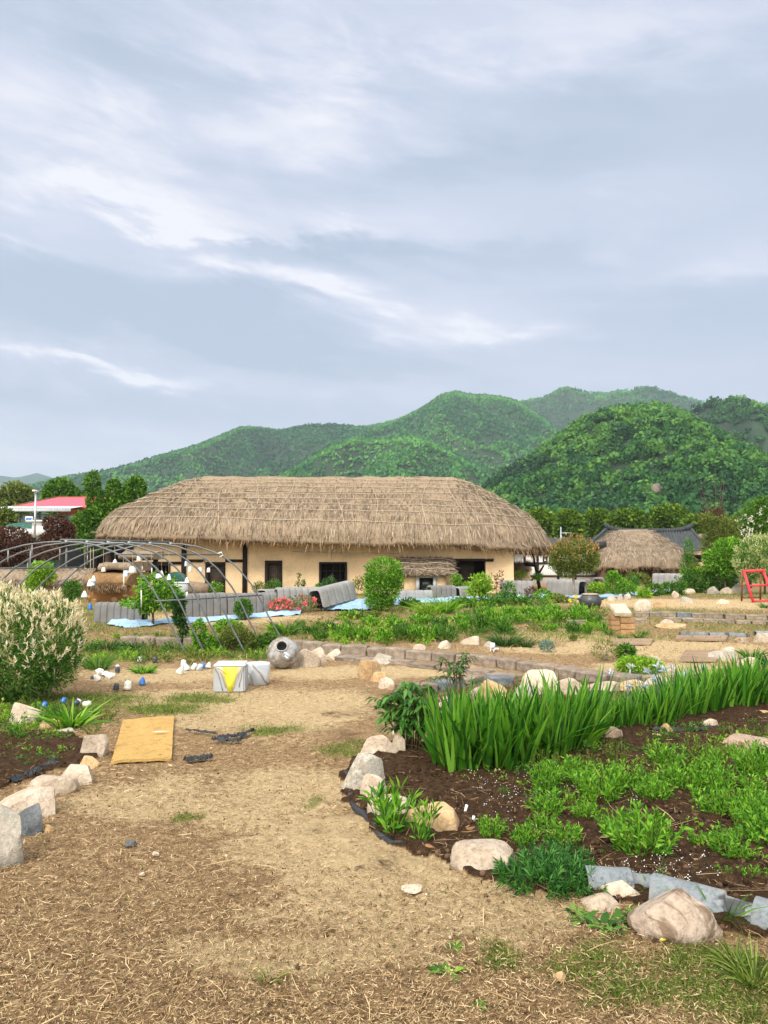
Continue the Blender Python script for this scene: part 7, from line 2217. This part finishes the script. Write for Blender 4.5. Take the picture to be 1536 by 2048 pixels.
# azaleas
for k, (px, py, rx, ry, lab) in enumerate(((560, 1228, 26, 15, 'half dry azalea with pink flowers at the left end of the clump'), (604, 1224, 36, 17, 'half dry brownish azalea in the middle of the clump'), (645, 1216, 26, 18, 'azalea with the most pink flowers before the slumped cover'), (588, 1208, 18, 12, 'small azalea with pink flowers behind the brownish one'))):
    t, bl = shrub('azalea', lab, 'shrub', (px, py), [(px, py - ry, rx, ry)], 900, (.04, .08), .3, 'leaf_dry', 640 + k, stems=12, trunk=(.008, 'bark_pale'), up=.6, shell=.2)
    r = np.random.default_rng(640 + k)
    mb = MB()
    leaf_cloud(mb, bl, 260, (.05, .09), .4, .4, .8, .3, .1, 650 + k)
    mb.build('green_leaves', M['leaf_mid'], t)
    q = np.array(bl[0]); nf = (12, 8, 22, 9)[k]
    cen = q[:3] + unit(r.normal(size=(nf, 3)) + np.array([0, -.8, .5])) * q[3:] * .95
    for ce in cen:
        P = ce + r.normal(size=(14, 3)) * .03
        MB().strips(P, rdir(14, r), r.uniform(.05, .08, 14), .05, None, 2, (.4, 1, .5)).build('flower', M['petal_pink'], t)
shrub('young_shrub', 'bright green bush between raised cover and slumped cover', 'shrub', (640, 1190), [(640, 1182, 12, 14)], 500, (.06, .12), .4, 'leaf_bright', 660, trunk=None)
shrub('young_shrub', 'bright yellow green young shrub before the dark doorway', 'shrub', (962, 1203), [(962, 1164, 20, 18), (956, 1180, 22, 14), (972, 1178, 12, 14)], 1500, (.07, .13), .42, 'leaf_lime', 661, stems=7, trunk=(.012, 'bark'), up=.5, clumps=70, shell=.2)
shrub('young_shrub', 'green spiky shrub before the pale cover with open end', 'shrub', (1018, 1206), [(1018, 1184, 14, 20), (1008, 1196, 24, 10)], 1100, (.07, .13), .25, 'leaf_mid', 662, stems=5, trunk=(.01, 'bark'), up=.9)
shrub('young_shrub', 'small purple tinged shrub beside the pale cover', 'shrub', (1062, 1200), [(1062, 1186, 12, 12)], 420, (.06, .1), .3, 'leaf_brown', 663, stems=5, trunk=(.01, 'bark'))
shrub('young_shrub', 'bright green low shrub left of the topiary trunk', 'shrub', (1088, 1202), [(1086, 1190, 18, 10), (1104, 1196, 16, 7)], 800, (.07, .12), .36, 'leaf_bright', 664, trunk=None)
shrub('young_shrub', 'yellow green low shrub before the covers lying end on', 'shrub', (1196, 1188), [(1196, 1176, 20, 10)], 800, (.08, .14), .4, 'leaf_lime', 665, trunk=None)
shrub('young_shrub', 'upright green shrub right of the black pot', 'shrub', (1228, 1194), [(1228, 1168, 17, 24), (1226, 1152, 10, 10)], 1300, (.07, .14), .3, 'leaf_bright', 666, stems=5, trunk=(.012, 'bark'), up=.8)
shrub('young_shrub', 'loose yellow flowered shrub behind the upright green one', 'shrub', (1280, 1176), [(1276, 1158, 26, 14), (1256, 1166, 18, 9)], 1000, (.08, .14), .3, 'leaf_olive', 667, trunk=None, up=.6)
shrub('young_shrub', 'leafy shrub on the blue sheet, first of two near the whitish cover', 'shrub', (1306, 1192), [(1306, 1180, 18, 13)], 800, (.08, .13), .36, 'leaf_mid', 668, trunk=None)
shrub('young_shrub', 'leafy shrub on the blue sheet, second of two near the whitish cover', 'shrub', (1336, 1190), [(1336, 1178, 17, 13)], 800, (.08, .13), .36, 'leaf_mid', 669, trunk=None)
shrub('tall_plant', 'tall slim feathery plant standing before the tiled roof', 'plant', (1376, 1186), [(1377, 1100, 8, 24), (1374, 1132, 12, 26), (1380, 1166, 14, 18)], 1500, (.08, .15), .25, 'leaf_mid', 670, trunk=(.015, 'bark'), up=.8)
shrub('young_shrub', 'dark drooping shrub at the right end of the small thatched house', 'shrub', (1386, 1160), [(1386, 1138, 14, 24)], 900, (.1, .16), .3, 'leaf_olive', 671, d=36, trunk=None)
shrub('rear_bush', 'wide mound of green bushes at the foot of the rear planting', 'bush', (1416, 1186), [(1400, 1160, 34, 20), (1436, 1160, 30, 20), (1384, 1172, 26, 14)], 3600, (.08, .15), .34, 'leaf_mid', 672, trunk=None)
shrub('rear_bush', 'yellow flowering bush behind the green mound', 'bush', (1402, 1170), [(1398, 1144, 36, 10)], 1200, (.08, .14), .3, 'leaf_lime', 673, d=32, trunk=None)
t, bl = shrub('hydrangea', 'bluish flowered bush in the green mound', 'bush', (1418, 1182), [(1418, 1158, 15, 12)], 700, (.08, .14), .5, 'leaf_blue', 674, trunk=None)
t, bl = shrub('hydrangea', 'dark bluish leaved bush behind the largest grey stone', 'bush', (1462, 1176), [(1462, 1158, 18, 12)], 900, (.08, .14), .5, 'leaf_blue', 675, trunk=None)
shrub('rear_bush', 'bright green dense bush left of the variegated one', 'bush', (1450, 1178), [(1450, 1110, 26, 34), (1430, 1120, 24, 24), (1470, 1100, 16, 26), (1456, 1140, 26, 20)], 6000, (.08, .15), .38, 'leaf_bright', 676, d=31, trunk=(.04, 'bark'), up=.4)
shrub('brown_shrub', 'tall olive brown shrub with dry twigs before the tiled roof corner', 'shrub', (1436, 1176), [(1438, 1064, 34, 32), (1416, 1042, 20, 18), (1424, 1092, 24, 30), (1462, 1060, 20, 26), (1420, 1120, 14, 22)], 6500, (.09, .16), .26, 'leaf_olive', 677, d=34, stems=18, trunk=(.018, 'bark'), up=.5, shell=.2)
t, bl = shrub('brown_shrub', 'dead twiggy brown crown topping the olive shrub', 'shrub', (1428, 1176), [(1424, 1032, 28, 12), (1436, 1024, 16, 10)], 1300, (.09, .18), .12, 'leaf_brown', 678, d=34.6, stems=14, trunk=(.02, 'bark'), up=.6, shell=.1)
t, bl = shrub('white_flowered_tree', 'tall green tree with white blossoms at the right edge', 'tree', (1500, 1176), [(1508, 1040, 30, 40), (1490, 1070, 26, 34), (1535, 1030, 26, 40), (1545, 1080, 30, 40), (1520, 1010, 14, 16)], 8500, (.09, .16), .4, 'leaf_tree', 679, d=37, trunk=(.07, 'bark'), up=.3)
r = np.random.default_rng(9)
b_ = np.array(bl[:2]); cen = b_[r.integers(0, 2, 44), :3] + unit(r.normal(size=(44, 3)) + np.array([-.5, -1.2, .2])) * b_[0, 3:] * .95
MB().strips(cen.repeat(8, 0) + r.normal(size=(352, 3)) * .05, rdir(352, r), r.uniform(.05, .10, 352), .06, None, 2, (.4, 1, .5)).build('blossoms', M['petal_white'], t)
# bare tall saplings behind
mb = None
p = P3(1434, 1060, 60)
t = thing('bare_tree', 'pale bare branches rising behind the brown shrub', 'tree', (p.x, 60, 0))
r = np.random.default_rng(21); mb = MB()
for k in range(7):
    a = r.uniform(-.5, .5)
    z1 = P3(1434, r.uniform(945, 1000), 60).z
    mb.tube([(0, 0, 0), (a * .6, 0, z1 * .5), (a * 2.5, r.uniform(-1, 1), z1)], [.05, .03, .010], 5)
    for q in range(5):
        s_ = r.uniform(.5, .95)
        mb.tube([(a * 2.5 * s_, 0, z1 * s_), (a * 2.5 * s_ + r.uniform(-1, 1), r.uniform(-.5, .5), z1 * s_ + r.uniform(.3, 1.2))], [.014, .006], 4)
mb.build('branches', M['bark'], t)

# more shrubs and grass along the blue sheet
for k, (px, py, rx, ry, n, mt, lab) in enumerate((
    (1250, 1192, 20, 15, 900, 'leaf_bright', 'bright leafy shrub filling the gap right of the upright green one'), (1262, 1186, 16, 20, 900, 'leaf_mid', 'darker leafy shrub behind the gap filling bright one'),
    (1288, 1196, 14, 10, 600, 'leaf_lime', 'low lime green shrub before the loose yellow flowered one'), (1358, 1190, 16, 16, 800, 'leaf_mid', 'leafy shrub right of the two on the blue sheet'),
    (1320, 1170, 22, 10, 700, 'leaf_olive', 'olive shrub beyond the whitish cover'), (1240, 1166, 22, 14, 800, 'leaf_olive', 'olive shrub at the left end of the small thatched house'),
    (1462, 1186, 26, 10, 900, 'leaf_mid', 'low green bush behind the slanting stones'), (1348, 1154, 18, 12, 700, 'leaf_lime', 'yellow green shrub under the eaves of the small thatched house'),
    (1120, 1206, 20, 8, 500, 'leaf_olive', 'low olive weeds left of the black pot'), (1040, 1210, 26, 8, 700, 'leaf_mid', 'low green growth before the open ended pale cover'),
    (930, 1214, 24, 9, 800, 'leaf_mid', 'dark green growth left of the lime young shrub'), (985, 1212, 26, 9, 800, 'leaf_mid', 'dark green growth right of the lime young shrub'),
    (820, 1216, 20, 9, 600, 'leaf_mid', 'green growth at the right foot of the round shrub'), (700, 1236, 20, 6, 400, 'leaf_bright', 'bright low growth before the slumped cover'))):
    shrub('sheet_edge_shrub', lab, 'shrub', (px, py), [(px, py - ry, rx, ry), (px + rx * .4, py - ry * .7, rx * .6, ry * .8), (px - rx * .5, py - ry * .6, rx * .5, ry * .7)], n, (.07, .14), .32, mt, 760 + k, trunk=None, up=.6, shell=.2, clumps=60)
# plants along the house wall
for k, (px, py, w, h, mt, lab) in enumerate(((430, 1192, 22, 14, 'leaf_bright', 'bright grass tuft below the first door'), (548, 1190, 20, 16, 'leaf_mid', 'leafy plant below the lattice door'), (520, 1188, 20, 12, 'leaf_olive', 'pale flowering weeds right of the dark post'),
        (658, 1182, 22, 14, 'leaf_dark', 'dark leafy plant before the black double door'), (720, 1185, 18, 16, 'leaf_olive', 'olive weeds left of the round shrub'), (862, 1184, 9, 6, 'leaf_bright', 'leafy plant under the porch window'), (912, 1172, 16, 12, 'leaf_bright', 'yellow flowered plant at the porch corner'),
        (935, 1180, 16, 8, 'leaf_lime', 'small yellow flowered plant before the dark doorway'), (1040, 1160, 22, 10, 'leaf_lime', 'flowering weeds at the house corner'), (1075, 1162, 14, 8, 'leaf_bright', 'green weeds before the white wall'), (1168, 1150, 28, 12, 'leaf_olive', 'pale weeds behind the topiary trunk'))):
    shrub('wall_plant', lab, 'plant', (px, py), [(px, py - h, w * .8, h)], 420, (.06, .12), .3, mt, 700 + k, d=29.3 if px < 1000 else 33, trunk=None, up=.8, shell=.1)
for k, (px, top, bot, lab) in enumerate(((597, 1145, 1186, 'thin reddish rose stem against the mud wall, taller'), (606, 1160, 1186, 'thin reddish rose stem against the mud wall, shorter'), (664, 1150, 1186, 'thin dark stemmed plant before the black double door'), (1003, 1140, 1180, 'dry flower stalk by the house corner, thicker'), (992, 1148, 1180, 'dry flower stalk by the house corner, thinner'))):
    p = P3(px, bot, 29.6); u = 29.6 / FOC
    t = thing('slender_plant', lab, 'plant', (p.x, 29.6, float(gz(p.x, 29.6))))
    H = P3(px, top, 29.6).z - float(gz(p.x, 29.6))
    MB().tube([(0, 0, 0), (.03, 0, H * .5), (0, 0, H)], [.014, .01, .005], 5).build('stem', M['stem_red'], t)
    r = np.random.default_rng(720 + k)
    n = 60
    MB().strips(np.stack([r.normal(0, .05, n), r.normal(0, .05, n), H * r.uniform(.25, 1, n)], -1), rdir(n, r), r.uniform(.06, .14, n), .045, None, 2, (.3, 1, .1)).build('leaves', M['leaf_brown' if k > 2 else 'leaf_dark'], t)

# --- background trees
def tree(label, base_x, d, blobs, n, L, mat, seed, trunk=.12, ratio=.5, group=None, clumps=0, up=.2, name='tree', shell=.45):
    return shrub(name, label, 'tree', (base_x, 1100), blobs, n, L, ratio, mat, seed, group=group, trunk=(trunk, 'bark'), d=d, up=up, clumps=clumps, part='crown', shell=shell)
tree('bushy green tree with three upright plumes left of the long roof', 215, 38, [(185, 966, 15, 24), (192, 1000, 18, 22), (228, 985, 14, 28), (270, 985, 22, 32), (250, 1000, 22, 24), (215, 1030, 40, 34), (180, 1045, 34, 26), (240, 1040, 36, 40), (190, 1080, 40, 24)], 17000, (.10, .22), 'leaf_tree', 801, .16, up=.5)
tree('round dark green tree rising behind the red roof', 125, 66, [(122, 980, 30, 22), (150, 992, 18, 12), (100, 988, 16, 14), (125, 1010, 34, 24)], 4500, (.2, .42), 'leaf_tree', 802, .2)
tree('pale feathery tree at the far left behind the canopy', 32, 85, [(32, 985, 30, 22), (14, 996, 22, 16), (54, 990, 16, 16), (30, 1010, 34, 24)], 4200, (.25, .5), 'leaf_olive', 803, .2, shell=.2)
tree('yellow green shrubby tree under the canopy at the far left', 8, 48, [(6, 1035, 24, 18), (-20, 1040, 30, 24), (16, 1050, 14, 12)], 2400, (.15, .3), 'leaf_olive', 804, .1)
tree('dark red maple at the left edge behind the arches', 20, 29, [(20, 1080, 44, 26), (-25, 1085, 44, 34), (52, 1100, 34, 24), (10, 1110, 50, 22), (90, 1105, 34, 16)], 10000, (.06, .14), 'leaf_brown', 805, .09, name='red_maple', up=.0)
tree('dark red maple before the white stall', 118, 31, [(118, 1056, 26, 22), (96, 1046, 10, 14), (135, 1064, 16, 22), (112, 1080, 34, 18), (95, 1095, 30, 14)], 6500, (.06, .14), 'leaf_brown', 806, .08, name='red_maple', up=.0, shell=.25)
shrub('green_tarp_heap', 'dark green covered heap under the arches beside the small shed', 'heap', (160, 1120), [(162, 1098, 22, 14)], 600, (.2, .35), .9, 'leaf_fern', 807, d=30, trunk=None, part='cover') if False else None
rowg = 'round olive green trees in the row behind the far roofs'
for k, (px, py, rx, ry, lab) in enumerate(((1010, 1052, 30, 26, 'round tree of the far row just above the long roof edge'), (1076, 1046, 36, 30, 'round tree of the far row left of the aerial mast'), (1137, 1048, 26, 28, 'narrow round tree of the far row right of the aerial mast'), (1196, 1042, 32, 24, 'tree of the far row above the left end of the tiled ridge'),
        (1256, 1040, 40, 22, 'wide tree of the far row above the tiled ridge middle'), (1338, 1036, 42, 28, 'tallest tree of the far row above the right ridge end'), (1396, 1052, 34, 22, 'tree of the far row partly behind the brown shrub'), (1300, 1060, 30, 16, 'low tree of the far row between the wide and tallest ones'),
        (1480, 1060, 50, 30, 'tree of the far row behind the white blossoms'))):
    d = 84 + (k * 7 % 13)
    tree(lab, px, d, [(px, py, rx, ry), (px - rx * .45, py + ry * .25, rx * .6, ry * .7), (px + rx * .45, py + ry * .2, rx * .6, ry * .75), (px + rx * .1, py + ry * .8, rx * .9, ry * .7)], 6500, (.25, .55), 'leaf_row', 820 + k, .25, .55, rowg)
# low green bank of bushes behind the village so no bare ground shows under the trees
xs = []
r = np.random.default_rng(77)
n = 26000
x = r.uniform(-75, 95, n); y = r.uniform(112, 128, n)
z = r.uniform(0, 1, n) * (2.6 + 1.0 * fbm(x * .12, y * .12, seed=2))
D = unit(np.stack([r.normal(size=n), -np.abs(r.normal(size=n)), r.normal(size=n) + .5], -1))
tag(MB().strips(np.stack([x, y, z], -1), D, r.uniform(.5, 1.0, n), r.uniform(.3, .55, n), None, 2, (.3, 1, .1)).build('undergrowth', M['leaf_row']), kind='stuff')

# ------------------------------------------------------------------ grass, straw litter and clods on the ground
def ground_points(n, y0, y1, pw, r, want, wide=.62):
    """random spots, thicker near the path where the ground is seen close"""
    out = []
    got = 0
    while got < n:
        k = n * 2
        q = r.uniform(0, 1, k)
        y = (y0 ** (1 - pw) + q * (y1 ** (1 - pw) - y0 ** (1 - pw))) ** (1 / (1 - pw)) if pw != 1 else y0 * (y1 / y0) ** q
        x = y * r.uniform(-wide, wide, k)
        s_, g_, d_ = masks(x, y)
        keep = r.uniform(0, 1, k) < want(s_, g_, d_)
        out.append(np.stack([x[keep], y[keep]], -1)); got += int(keep.sum())
    p = np.concatenate(out)[:n]
    return np.concatenate([p, gz(p[:, 0], p[:, 1])[:, None]], -1)

r = np.random.default_rng(91)
def RN(s):
    return r.normal(size=s.shape)

def add_grass(n, y0, y1, pw, Lr, w, mat, want, name, updir=.9):
    P = ground_points(n, y0, y1, pw, r, want)
    P[:, :2] += r.normal(size=(n, 2)) * .02
    D = np.stack([r.normal(size=n), r.normal(size=n), r.uniform(.4, 1.6, n) * updir * 1.6], -1)
    k = np.clip(P[:, 1] / 8, .6, 1.25)
    L = r.uniform(Lr[0], Lr[1], n) * k
    B = np.stack([r.normal(size=n) * .3, r.normal(size=n) * .3, -r.uniform(.1, .5, n)], -1) * L[:, None]
    P[:, 2] += .0
    return tag(MB().strips(P, D, L, w * k * r.uniform(.7, 1.3, n), B, 2, (.9, .8, .08)).build(name, M[mat]), kind='stuff')
add_grass(48000, 2.4, 14.5, 1.35, (.025, .08), .0042, 'grass', lambda s, g, d: np.clip(g * 1.4 - .40 + .25 * RN(s), 0, 1) * (1 - np.clip(d * 2, 0, 1)), 'grass')
add_grass(26000, 13.5, 31, 1.2, (.06, .14), .008, 'grass', lambda s, g, d: np.clip(g * 1.2 - .15, 0, 1), 'grass')
add_grass(14000, 12.5, 31, 1.2, (.06, .14), .008, 'grass_dry', lambda s, g, d: .25 + .5 * g, 'dry_grass')
add_grass(9000, 2.4, 10, 1.6, (.02, .05), .003, 'grass_dry', lambda s, g, d: np.clip(.25 + g, 0, 1) * (1 - d), 'dry_grass')


def litter(n, y0, y1, pw, Lr, w, mat, want, name, flat=.12, lift=.008, curve=.25):
    P = ground_points(n, y0, y1, pw, r, want)
    a = r.uniform(0, 6.283, n)
    D = np.stack([np.cos(a), np.sin(a), r.normal(0, flat, n)], -1)
    L = r.uniform(0, 1, n) ** 2.2 * (Lr[1] - Lr[0]) + Lr[0]
    B = np.stack([r.normal(size=n), r.normal(size=n), np.zeros(n)], -1) * (L * curve)[:, None]
    P[:, 2] += lift + .012 * r.uniform(0, 1, n)
    side = np.stack([-np.sin(a), np.cos(a), r.normal(0, .4, n)], -1)
    return tag(MB().strips(P, D, L, w * r.uniform(.5, 1.4, n), B, 2, (.6, 1, .5), side).build(name, M[mat]), kind='stuff')
litter(85000, 2.3, 9.5, 1.75, (.008, .034), .0030, 'litter', lambda s, g, d: np.clip(1.0 - .30 * s - .8 * d - .5 * g, .05, 1), 'straw_litter', .30)
litter(30000, 2.3, 11, 1.7, (.006, .026), .0046, 'litter_dark', lambda s, g, d: np.clip(.9 - .30 * s - .6 * d, .05, 1), 'dark_litter', .30, .004)
litter(2600, 2.3, 9, 1.5, (.03, .15), .0040, 'litter', lambda s, g, d: np.clip(1.0 - .75 * s - .5 * d - .7 * g, .03, 1), 'straw_litter', .08, .012)
litter(7000, 5, 14, 1.4, (.02, .08), .006, 'litter', lambda s, g, d: np.clip(.8 - .4 * d, .05, 1), 'straw_litter', .15)
litter(2200, 3.2, 8.5, 1.5, (.03, .16), .004, 'litter', lambda s, g, d: np.clip(d - .35, 0, 1), 'bed_straw', .15, .03, .4)
# white grit specks in the dark compost
P = ground_points(2600, 3.2, 6.2, 1.5, r, lambda s, g, d: np.clip(d - .8, 0, 1) * 5)
P = P[(P[:, 0] > .6)]
P = P[fbm(P[:, 0] * 1.5, P[:, 1] * 1.5, seed=8, oct=2) > .05]
P[:, 2] += .045 + .02 * r.uniform(0, 1, len(P))
V, F = ico(1)
nv = len(V)
rad = r.uniform(.0016, .0034, len(P))
mb = MB().add((P[:, None] + V[None] * rad[:, None, None]).reshape(-1, 3), (F[None] + (np.arange(len(P)) * nv)[:, None, None]).reshape(-1, 3))
tag(mb.build('compost_grit', M['white_paint']), kind='stuff')
# clods of dark soil in the beds and crumbs on the path
P = ground_points(3600, 3.0, 9.5, 1.6, r, lambda s, g, d: np.clip(d - .45, 0, 1))
P[:, 2] += .03
rad = r.uniform(.005, .022, len(P)) ** 1.0
sq_ = r.uniform(.5, 1.2, (len(P), 1, 3))
mb = MB().add((P[:, None] + V[None] * rad[:, None, None] * sq_).reshape(-1, 3), (F[None] + (np.arange(len(P)) * nv)[:, None, None]).reshape(-1, 3))
s = NT('soil_clod'); M['clod'] = s.set(s.ramp(s.rnd(), [(0, (.018, .010, .007)), (.6, (.05, .028, .017)), (1, (.13, .08, .05))]), .95, .1)
tag(mb.build('soil_clods', M['clod']), kind='stuff')
P = ground_points(1500, 2.4, 12, 1.6, r, lambda s, g, d: np.clip(.6 - d, 0, 1))
P[:, 2] += .004
rad = r.uniform(.003, .010, len(P))
sq_ = r.uniform(.5, 1.2, (len(P), 1, 3))
mb = MB().add((P[:, None] + V[None] * rad[:, None, None] * sq_).reshape(-1, 3), (F[None] + (np.arange(len(P)) * nv)[:, None, None]).reshape(-1, 3))
s = NT('path_crumb'); M['crumb'] = s.set(s.ramp(s.rnd(), [(0, (.06, .035, .02)), (.6, (.22, .14, .07)), (1, (.55, .45, .34))]), .95, .1)
tag(mb.build('path_crumbs', M['crumb']), kind='stuff')
